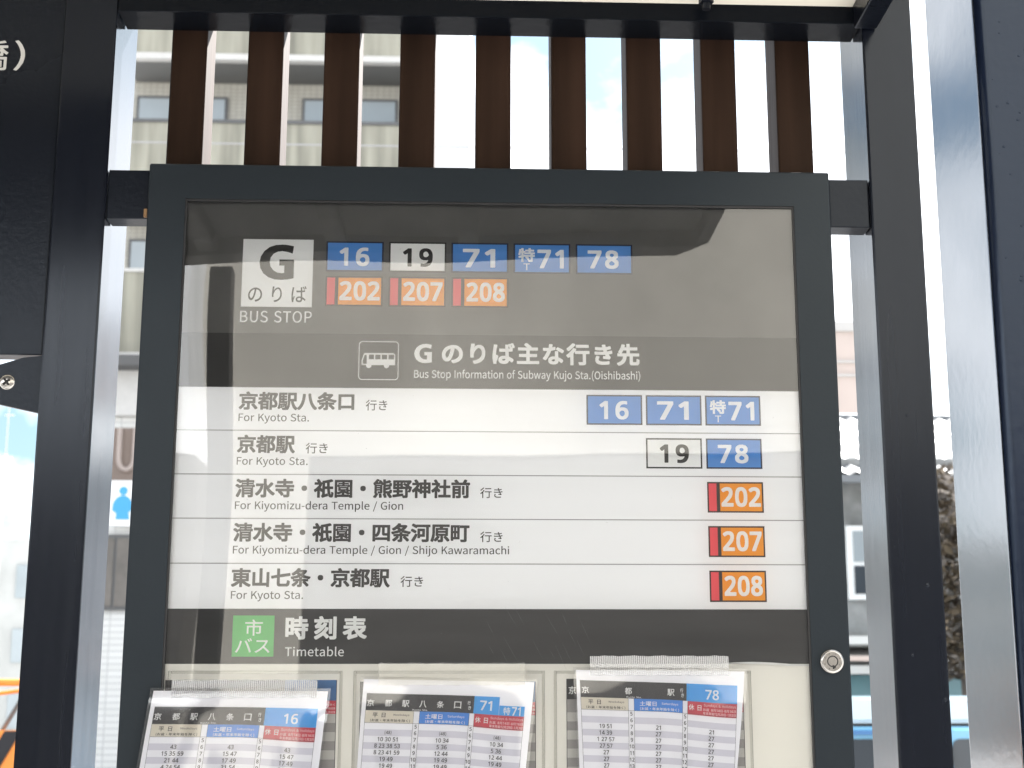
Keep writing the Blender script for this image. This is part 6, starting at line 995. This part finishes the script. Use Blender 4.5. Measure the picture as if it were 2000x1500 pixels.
    q.text('年末年始12月29日-1月3日', 'S', 1255, 1590, -258, -285, P_PINK, -.5)
    TT = {'16': (['', '43', '15 35 59', '21 44', '4 24 54', '24 54', '24 54', '24 54'], ['', '43', '15 47', '17 49', '21 54', '24 54', '24 54'], ['', '43', '15 47', '17 49', '21 54', '24 54', '24 54']),
          '71': (['', '(48)', '10 30 51', '8 23 38 53', '8 23 41 59', '19 49', '19 49', '19 49'], ['', '(48)', '10 34', '5 36', '12 44', '19 49', '19 49', '19 49'], ['', '(48)', '10 34', '5 36', '12 44', '19 49', '19 49']),
          '78': (['', '', '19 51', '14 39', '1 27 57', '27 57', '27', '27', '27', '27'], ['', '', '21', '27', '27', '27', '27', '27', '27'], ['', '', '21', '27', '27', '27', '27', '27', '27'])}[kind]
    for xc, colm in zip((245, 796, 1346), TT):
        for r, s in enumerate(colm):
            if s: q.ctext(s, 'N', xc, -298-r*64, -340-r*64, P_LINE, -.5, 1.0, 0.02)
    for xc in (517, 1072):
        for r in range(9):
            q.ctext(str(5+r), 'N', xc, -300-r*64, -338-r*64, P_LINE, -.5)
    q.build('lettering', pao)
    # tape strip across the top
    x0, x1, z1, z0, ribbed = tape
    b = MB(); n = 60
    for i in range(n):
        a, c = x0+(x1-x0)*i/n, x0+(x1-x0)*(i+1)/n
        wob = lambda s: .35*sin(s*.21)+.2*sin(s*.57)
        for (za, zb, ya, yb) in ((z1, (z0+z1)/2, .9, .4), ((z0+z1)/2, z0-6, .4, -2.4)):
            b.poly([flat(a, yb-2.6, zb+wob(a)), flat(c, yb-2.6, zb+wob(c)), flat(c, ya-2.6, za+wob(c)), flat(a, ya-2.6, za+wob(a))], TAPE if ribbed else TAPE2)
    b.build('tape', t, smooth=True, weld=True)
TAPE2 = clear_mat('cream clear tape', 1.45, (0.95, 0.94, 0.90), wave=0.001, wscale=60, gloss=0.2, haze=0.12)
# ribs across the frosted tape
_m = MATS['frosted tape']; _n, _l = _m.node_tree.nodes, _m.node_tree.links
_tc = _n.new('ShaderNodeTexCoord'); _w = _n.new('ShaderNodeTexWave'); _w.wave_type = 'BANDS'; _w.bands_direction = 'X'
_w.inputs['Scale'].default_value = 150; _w.inputs['Distortion'].default_value = 0.6
_l.new(_tc.outputs['Object'], _w.inputs['Vector'])
_mr = _n.new('ShaderNodeMapRange'); _mr.inputs['To Min'].default_value = 0.20; _mr.inputs['To Max'].default_value = 0.38
_l.new(_w.outputs['Fac'], _mr.inputs['Value'])
for _nd in _n:
    if _nd.type == 'MIX_SHADER' and not _nd.inputs['Fac'].is_linked:
        _l.new(_mr.outputs['Result'], _nd.inputs['Fac'])
sheet('white route 16 timetable sheet taped over the case, slanting past the left frame', ((-360.8, 1482.3), (-174.4, 1481.6), (-370.6, 1402.0), (-181.9, 1401.4)), ((-358.3, 1465.6), (-184.3, 1464.3), (-365.2, 1402.0), (-189.5, 1401.5)), '16', (-342, -186, 1493.7, 1481.0, True))
sheet('white route 71 timetable sheet taped over the case, between two other sheets', ((-136.3, 1494.5), (48.2, 1491.1), (-141.2, 1401.3), (38.2, 1400.8)), ((-132.6, 1479.6), (38.8, 1475.3), (-136.9, 1401.3), (31.7, 1400.8)), '71', (-120.3, 38, 1511.6, 1494.1, False))
sheet('white route 78 timetable sheet under grey ribbed tape below the dark band', ((93.6, 1504.2), (278.5, 1502.5), (96.2, 1400.6), (265.4, 1400.1)), ((97.7, 1493.3), (269.6, 1488.0), (100.8, 1400.6), (263.1, 1400.1)), '78', (108.9, 261.2, 1519.2, 1504.4, True))

# ================================================================== STREET BEHIND
PARAPET = mat('stained beige concrete', (0.27, 0.262, 0.215), 0.9, var=0.38, vscale=1.6, vstretch=(2.2, 1, 0.16), bump=0.004, bscale=12)
SLAB = mat('pale painted slab', (0.50, 0.49, 0.47), 0.8, var=0.05)
def tile_mat(name, col, joint, w, h):
    m = mat(name, col, 0.45)
    n, l = m.node_tree.nodes, m.node_tree.links
    t = n.new('ShaderNodeTexBrick')
    t.offset = 0.0
    t.inputs['Color1'].default_value = (*col, 1)
    t.inputs['Color2'].default_value = (col[0]*.93, col[1]*.93, col[2]*.92, 1)
    t.inputs['Mortar'].default_value = (*joint, 1)
    t.inputs['Scale'].default_value = 1
    t.inputs['Mortar Size'].default_value = 0.012
    t.inputs['Brick Width'].default_value = w
    t.inputs['Row Height'].default_value = h
    tc = n.new('ShaderNodeTexCoord'); mp = n.new('ShaderNodeMapping')
    mp.inputs['Rotation'].default_value = (radians(-90), 0, 0)
    l.new(tc.outputs['Object'], mp.inputs['Vector']); l.new(mp.outputs['Vector'], t.inputs['Vector'])
    l.new(t.outputs['Color'], n['Principled BSDF'].inputs['Base Color'])
    return m
TILE = tile_mat('small cream wall tile', (0.42, 0.40, 0.345), (0.29, 0.28, 0.25), 0.13, 0.085)
WTILE = tile_mat('white wall tile', (0.68, 0.68, 0.66), (0.46, 0.46, 0.45), 0.30, 0.12)
WPLAIN = mat('white rendered wall', (0.60, 0.60, 0.60), 0.8, var=0.06, vscale=0.8, vstretch=(1.5, 1, 0.2))
ALU = mat('grey aluminium frame', (0.10, 0.10, 0.10), 0.4, metal=0.3)
PANE = mat('greyish window pane', (0.30, 0.34, 0.36), 0.12, spec=0.6, var=0.1, vscale=0.7)
DARKPANE = mat('dark window pane', (0.05, 0.06, 0.07), 0.08)
SHADOWDK = mat('painted slab shade', (0.10, 0.10, 0.10), 0.9)

ap = thing('apartment_building', 'beige apartment block with stained balcony parapets, seen between the left slats', 'building', (-4.5, 28, 0))
b = MB(); b.box(-7.25, -0.84, 29.2, 38, 7.45, 24, TILE); b.box(-7.40, -0.84, 28.3, 38, 0, 7.45, WTILE); b.build('wall', ap)
for k in range(4):
    zb = 8.41+k*3.17
    t = MB(); t.box(-7.30, -0.84, 27.98, 29.195, zb, zb+0.13, SLAB)
    sl = t.build('balcony_slab', ap)
    t = MB(); t.box(-7.2, -0.85, 28.16, 29.19, zb-0.012, zb-0.002, mat('balcony soffit with painted shade', (.13, .13, .125), .9)); t.build('soffit', ap)  # underside sheet darkened to paint the shadow below each slab
    t = MB(); t.box(-7.28, -0.86, 28.0, 28.12, zb+0.131, zb+1.78, PARAPET); t.box(-7.30, -0.84, 27.97, 28.15, zb+1.781, zb+1.85, ALU if k else SLAB)
    t.build('parapet', ap)
    for (x0, x1) in ((-7.15, -5.24), (-3.67, -1.64)):
        wz0, wz1 = zb+1.2, zb+2.82
        t = MB()
        t.box(x0, x1, 29.12, 29.198, wz0, wz1, ALU); f = t.build('window', ap)
        t = MB()
        t.box(x0+.06, (x0+x1)/2-.03, 29.10, 29.118, wz0+.06, wz1-.06, PANE); t.box((x0+x1)/2+.03, x1-.06, 29.10, 29.118, wz0+.06, wz1-.06, PANE)
        t.build('pane', f)
# ground-floor front: brown shutter with a bent pipe, dark shop windows
t = MB(); t.box(-7.38, -6.2, 28.2, 28.295, 5.98, 7.07, mat('brown shutter', (0.20, 0.155, 0.13), 0.7, var=0.1, vscale=2)); pn1 = t.build('shutter', ap)
PIPE = mat('grey-brown duct', (0.36, 0.30, 0.27), 0.5)
t = MB()
path = [(-6.88, 7.05), (-6.88, 6.45)]+[(-6.73-.15*cos(a*pi/8), 6.45-.22*sin(a*pi/8)) for a in range(1, 8)]+[(-6.58, 6.45), (-6.58, 7.05)]
for (x0, z0), (x1, z1) in zip(path, path[1:]): t.tube((x0, 28.15, z0), (x1, 28.15, z1), 0.055, PIPE, 8)
t.build('pipe', pn1)
t = MB(); t.box(-7.38, -6.0, 28.2, 28.295, 3.53, 4.98, ALU); f = t.build('window', ap)
t = MB(); t.box(-7.34, -6.88, 28.17, 28.198, 3.6, 4.9, mat('brown window pane', (.13, .115, .10), .15, var=.2, vscale=3)); t.box(-6.82, -6.06, 28.17, 28.198, 3.6, 4.9, MATS['brown window pane']); t.build('pane', f)
t = MB(); t.box(-7.38, -6.0, 28.1, 28.295, 7.3, 8.40, SLAB); t.build('lintel', ap)
t = MB(); t.box(-7.38, -0.85, 27.6, 28.295, 8.2, 8.405, SHADOWDK); t.build('shade_strip', ap)  # dark strip standing in for the shade under the lowest slab
rs = thing('person_sign', 'white wall sign with a blue person figure, in the left gap', 'sign', (-6.7, 28, 5.2))
t = MB(); t.box(-7.0, -6.3, 28.02, 28.08, 5.12, 6.0, mat('white sign board', (.82, .82, .82), .5)); t.build('board', rs)
p = Print(lambda x, y, z: (x, y, z))
SB = ink('sign blue', (0.07, 0.34, 0.58))
cxs = -6.72
fz = 5.60
p.poly([(cxs+.085*cos(k*pi/10), fz+.20+.085*sin(k*pi/10)) for k in range(20)], SB, 28.015)
p.poly([(cxs-.13, fz-.36), (cxs+.14, fz-.36), (cxs+.12, fz-.22), (cxs+.19, fz-.16), (cxs+.17, fz), (cxs+.10, fz+.08), (cxs+.04, fz+.11), (cxs-.04, fz+.11), (cxs-.12, fz+.07), (cxs-.19, fz-.04), (cxs-.20, fz-.18), (cxs-.12, fz-.24)], SB, 28.015)
p.build('figure', rs)

t = MB(); t.box(-0.83, -0.10, 27.8, 34, 0, 19, WPLAIN)
tag(t.build('stair_tower'), 'tall plain white tower beside the beige balconies, behind the middle slats', 'building')

# pale pink block
pk = thing('pink_building', 'pale pink rendered block with a flat roof, above the tiled house', 'building', (9.3, 35, 0))
PINK = mat('pale pink render', (0.42, 0.355, 0.325), 0.85, var=0.05, vscale=.7)
t = MB(); t.box(7.6, 10.6, 35, 43, 0, 10.9, PINK); t.build('wall', pk)
t = MB(); t.box(7.5, 10.7, 34.9, 43.1, 10.9, 11.15, mat('grey coping', (.40, .39, .38), .7)); t.build('parapet', pk)
t = MB()
for z in (10.1, 9.75): t.box(7.6, 10.6, 34.93, 34.998, z, z+.05, MATS['grey coping'])
t.build('string_course', pk)

# tiled house
hs = thing('tiled_house', 'old grey house with pale tiled roof and white framed window, in the right gaps', 'house', (7, 21, 0))
HWALL = mat('mottled grey stucco', (0.22, 0.225, 0.22), 0.9, var=0.35, vscale=2.6, bump=0.01, bscale=10)
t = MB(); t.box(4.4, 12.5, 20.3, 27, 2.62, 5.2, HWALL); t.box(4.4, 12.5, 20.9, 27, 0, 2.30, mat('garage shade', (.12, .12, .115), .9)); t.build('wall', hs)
ROOF = mat('pale grey roof tile', (0.125, 0.132, 0.138), 0.7, var=0.12, vscale=2)
t = MB()
nr = 26
for i in range(nr):           # stepped courses up the slope
    y0, y1 = 19.8+(23.6-19.8)*i/nr, 19.8+(23.6-19.8)*(i+1)/nr
    z0, z1 = 4.86+(6.43-4.86)*i/nr, 4.86+(6.43-4.86)*(i+1)/nr
    m_ = 40
    for j in range(m_):
        x0, x1 = 4.1+8.6*j/m_, 4.1+8.6*(j+1)/m_
        xm = (x0+x1)/2
        t.poly([(x0, y0, z0+.02), (xm, y0, z0+.065), (xm, y1, z1+.065), (x0, y1, z1+.02)], ROOF)
        t.poly([(xm, y0, z0+.065), (x1, y0, z0+.02), (x1, y1, z1+.02), (xm, y1, z1+.065)], ROOF)
t.poly([(4.1, 19.8, 4.84), (12.7, 19.8, 4.84), (12.7, 23.6, 6.41), (4.1, 23.6, 6.41)], ROOF)
t.poly([(4.1, 27.4, 4.84), (12.7, 27.4, 4.84), (12.7, 23.6, 6.42), (4.1, 23.6, 6.42)], ROOF)
t.tube((4.0, 23.6, 6.44), (12.8, 23.6, 6.44), .09, mat('dark ridge tile', (.16, .17, .18), .6), 8)
t.box(4.1, 12.7, 19.72, 19.80, 4.76, 4.87, MATS['dark ridge tile'])
t.build('roof', hs)
t = MB(); t.box(5.40, 6.35, 20.22, 20.298, 3.14, 4.2, mat('white window frame', (.75, .76, .75), .5)); f = t.build('window', hs)
t = MB(); t.box(5.49, 5.86, 20.20, 20.218, 3.22, 3.62, DARKPANE); t.box(5.49, 5.86, 20.20, 20.218, 3.68, 4.12, PANE); t.box(5.90, 6.27, 20.20, 20.218, 3.22, 4.12, DARKPANE); t.build('pane', f)
t = MB(); t.box(4.4, 12.5, 20.05, 20.9, 2.50, 2.615, mat('pale beam', (.66, .65, .62), .6)); t.build('beam', hs)
t = MB(); t.box(4.4, 12.5, 20.5, 20.62, 2.10, 2.22, MATS['pale beam']); t.build('garage_rail', hs)
t = MB(); t.box(4.5, 12.4, 20.66, 20.72, 0.2, 2.09, mat('teal garage pane', (.085, .17, .185), .2, var=.2, vscale=1)); t.build('garage_door', hs)

# tree in front of the house
tr = thing('tree', 'bare brownish tree with mottled foliage beside the tiled house, at the right', 'tree', (6.2, 17, 0))
BARK = mat('dark bark', (0.07, 0.055, 0.045), 0.95, var=0.3, vscale=6)
LEAF = mat('dull brown-green leaf', (0.085, 0.066, 0.045), 0.95, spec=0.05, var=0.4, vscale=3)
LEAF2 = mat('grey-brown leaf', (0.115, 0.100, 0.088), 0.95, spec=0.05, var=0.4, vscale=3)
t = MB()
t.tube((6.05, 17, 0), (6.0, 17, 2.3), .11, BARK, 10, .075); t.tube((6.0, 17, 2.3), (5.85, 17.1, 3.4), .07, BARK, 8, .03); t.tube((6.0, 17, 2.2), (6.35, 16.9, 3.5), .06, BARK, 8, .025); t.tube((6.02, 17, 1.9), (6.3, 17.2, 2.8), .045, BARK, 8, .02)
t.build('trunk', tr)
rn = random.Random(11)
t = MB()
for i in range(5200):
    a = rn.random()*2*pi; r = rn.random()**.5*0.95; h = rn.random()
    x = 6.25+r*cos(a)*1.0; y = 17+r*sin(a)*.8; z = 1.95+2.55*h
    if abs(h-.5) > .5*math.sqrt(max(0, 1-(r/1.0)**2))+.12: continue
    s = .05+.06*rn.random()
    u = Vector((rn.uniform(-1, 1), rn.uniform(-1, 1), rn.uniform(-1, 1))).normalized(); w = u.orthogonal().normalized(); c = Vector((x, y, z))
    t.poly([c+u*s, c+w*s*.5, c-u*s, c-w*s*.5], LEAF if rn.random() < .55 else LEAF2)
t.build('crown', tr)

# light-blue van
vn = thing('light_blue_van', 'light blue van parked beyond the road, low in the right gaps', 'van', (5.0, 12.5, 0))
VP = mat('light blue car paint', (0.20, 0.50, 0.74), 0.25, coat=0.6)
VW = mat('van paint with roof glare', (0.62, 0.76, 0.84), 0.2, coat=0.6)  # body blue paled so the roof carries its white reflection as colour
bm = bmesh.new()
prof = [(2.75, .28), (6.35, .28), (6.42, .9), (6.36, 1.40), (3.05, 1.40), (2.86, .95), (2.72, .75)]
def ext(prof, y0, y1, m, bev, mbx):
    bm = bmesh.new()
    A = [bm.verts.new((x, y0, z)) for x, z in prof]; B = [bm.verts.new((x, y1, z)) for x, z in prof]
    n = len(prof)
    bm.faces.new(A); bm.faces.new(B[::-1])
    for i in range(n):
        j = (i+1) % n; bm.faces.new((A[i], B[i], B[j], A[j]))
    bmesh.ops.recalc_face_normals(bm, faces=bm.faces)
    bmesh.ops.bevel(bm, geom=bm.edges[:], offset=bev, segments=3, affect='EDGES')
    mbx.add_bm(bm, m)
t = MB(); ext([(2.75, .28), (6.35, .28), (6.42, .9), (6.36, 1.395), (3.05, 1.395), (2.86, .95), (2.72, .75)], 12.0, 13.5, VP, .035, t); t.build('body', vn, smooth=True)
t = MB(); ext([(3.04, 1.425), (6.36, 1.425), (6.30, 1.60), (6.18, 1.66), (3.22, 1.66), (3.10, 1.60)], 12.02, 13.48, VW, .03, t); t.build('roof', vn, smooth=True)
t = MB(); t.box(3.10, 6.3, 12.06, 13.44, 1.39, 1.43, RUBBER); t.build('roof_seam', vn)
for (x0, x1) in ((3.15, 4.02), (4.22, 5.2), (5.3, 6.2)):
    t = MB(); t.prism(rrect(x0, x1, .92, 1.29, .07), 11.975, 12.0, DARKPANE); t.build('window', vn)
t = MB(); t.prism(rrect(3.2, 4.0, 1.325, 1.365, .015), 11.97, 12.0, mat('mid blue trim', (.06, .19, .42), .3)); t.build('trim', vn)
for x in (3.45, 5.7):
    for y in (12.02, 13.3):
        t = MB(); t.tube((x, y-.03, .29), (x, y+.17, .29), .29, RUBBER, 24); w_ = t.build('wheel', vn, smooth=True)
        t = MB(); t.tube((x, y-.045, .29), (x, y-.031, .29), .17, ALU, 20); t.build('rim', w_)
t = MB(); t.prism(rrect(4.06, 4.17, 1.06, 1.24, .03), 11.82, 11.93, RUBBER); t.box(4.10, 4.14, 11.92, 12.02, 1.06, 1.09, RUBBER); t.build('mirror', vn)

# far block at the left, fence, pole, wire
fb = thing('distant_building', 'hazy pale grey block far beyond the orange barrier', 'building', (-18, 60, 0))
t = MB(); t.box(-26, -16.4, 60, 72, 0, 8.5, mat('hazy grey concrete', (.42, .43, .42), .9, var=.12, vscale=.8)); t.build('wall', fb)
for r in range(3):
    for c in range(5):
        t = MB(); t.box(-25.5+c*1.9, -24.5+c*1.9, 59.9, 59.998, 1.2+r*2.5, 2.5+r*2.5, PANE); t.build('window', fb)
OR = mat('orange safety paint', (0.80, 0.26, 0.04), 0.5, var=.06, vscale=5)
fc = thing('safety_barrier', 'orange site barrier with a black-striped board, low at the left edge', 'barrier', (-3.3, 8, 0))
t = MB()
for z in (1.685, 0.35): t.tube((-4.7, 8, z), (-2.5, 8, z), .022, OR, 10)
for x in (-4.7, -3.6, -2.52): t.tube((x, 8, 0), (x, 8, 1.7), .022, OR, 10)
t.build('frame', fc, smooth=True)
t = MB(); t.tube((-3.05, 8.02, 1.05), (-2.72, 8.02, 1.66), .014, ALU, 8); t.tube((-3.05, 8.04, 1.60), (-2.60, 8.04, 1.66), .012, OR, 8); t.tube((-3.6, 8.02, 1.66), (-3.1, 8.02, 1.05), .014, ALU, 8); t.build('brace', fc)
t = MB(); t.box(-4.65, -2.55, 7.93, 7.97, .95, 1.40, OR)
for k in range(9):
    x = -4.6+k*.22
    t.prism([(x, .955), (x+.10, .955), (x+.34, 1.395), (x+.24, 1.395)] if x+.34 < -2.55 else [(x, .955), (x+.05, .955), (x+.05, 1.0), (x, 1.0)], 7.922, 7.929, P_BLACK)
t.build('striped_board', fc)
up_ = thing('utility_pole', 'thin pale utility pole under the left bracket', 'pole', (-14.15, 45, 0))
HAZY = mat('pale hazed metal', (.50, .50, .50), .6)  # distance haze mixed into the pole colour
t = MB(); t.tube((-14.15, 45, 0), (-14.15, 45, 9.4), .05, HAZY, 8); t.build('shaft', up_)
t = MB()
t.tube((-14.32, 45, 9.3), (-13.95, 45, 9.3), .025, HAZY, 6); t.tube((-14.15, 45, 9.3), (-14.15, 45, 10.95), .02, HAZY, 6); t.tube((-14.30, 45, 10.9), (-13.95, 45, 10.9), .02, HAZY, 6); t.tube((-14.25, 45, 10.6), (-14.0, 45, 10.6), .02, HAZY, 6)
t.build('aerial', up_)
t = MB()
pts = [(-25+i*2.5, 15, 7.9+.0016*(i-10)**2) for i in range(21)]
for a, c in zip(pts, pts[1:]): t.tube(a, c, .008, mat('grey cable', (.30, .30, .31), .6), 6)
tag(t.build('overhead_cable'), 'single thin overhead cable crossing behind the wooden slats', 'cable')

# ================================================================== STREET BEHIND THE CAMERA (mirrored in the glass)
BEIGE = mat('sunlit beige wall', (0.46, 0.44, 0.395), 0.9, var=0.20, vscale=1.1, vstretch=(1, 1, .5), bump=0.004, bscale=14)
ob = thing('opposite_house', 'beige rendered house with a dark shopfront, mirrored in the case glass', 'house', (1, -6, 0))
t = MB(); t.box(-1.42, 9.0, -12, -6.0, 2.79, 8.0, BEIGE); t.box(-1.42, -0.86, -12, -6.0, 0, 2.788, BEIGE); t.build('wall', ob)
t = MB(); t.box(-0.855, 9.0, -12, -6.02, 0, 2.785, mat('dark shopfront boards', (.045, .043, .042), .7, var=.35, vscale=3, vstretch=(.3, 1, 3))); t.build('shopfront', ob)
oh = thing('white_outhouse', 'low white plastered outhouse with a dark door front, mirrored at the left of the glass', 'building', (-5, -6, 0))
t = MB(); t.box(-9, -1.37, -11, -5.6, 2.70, 3.85, mat('bright white plaster', (.74, .76, .78), .8, var=.14, vscale=5, vstretch=(3, 1, .25))); t.build('wall', oh)
t = MB(); t.box(-9, -1.37, -11, -5.62, 0, 2.698, MATS['dark shopfront boards']); t.build('door_front', oh)
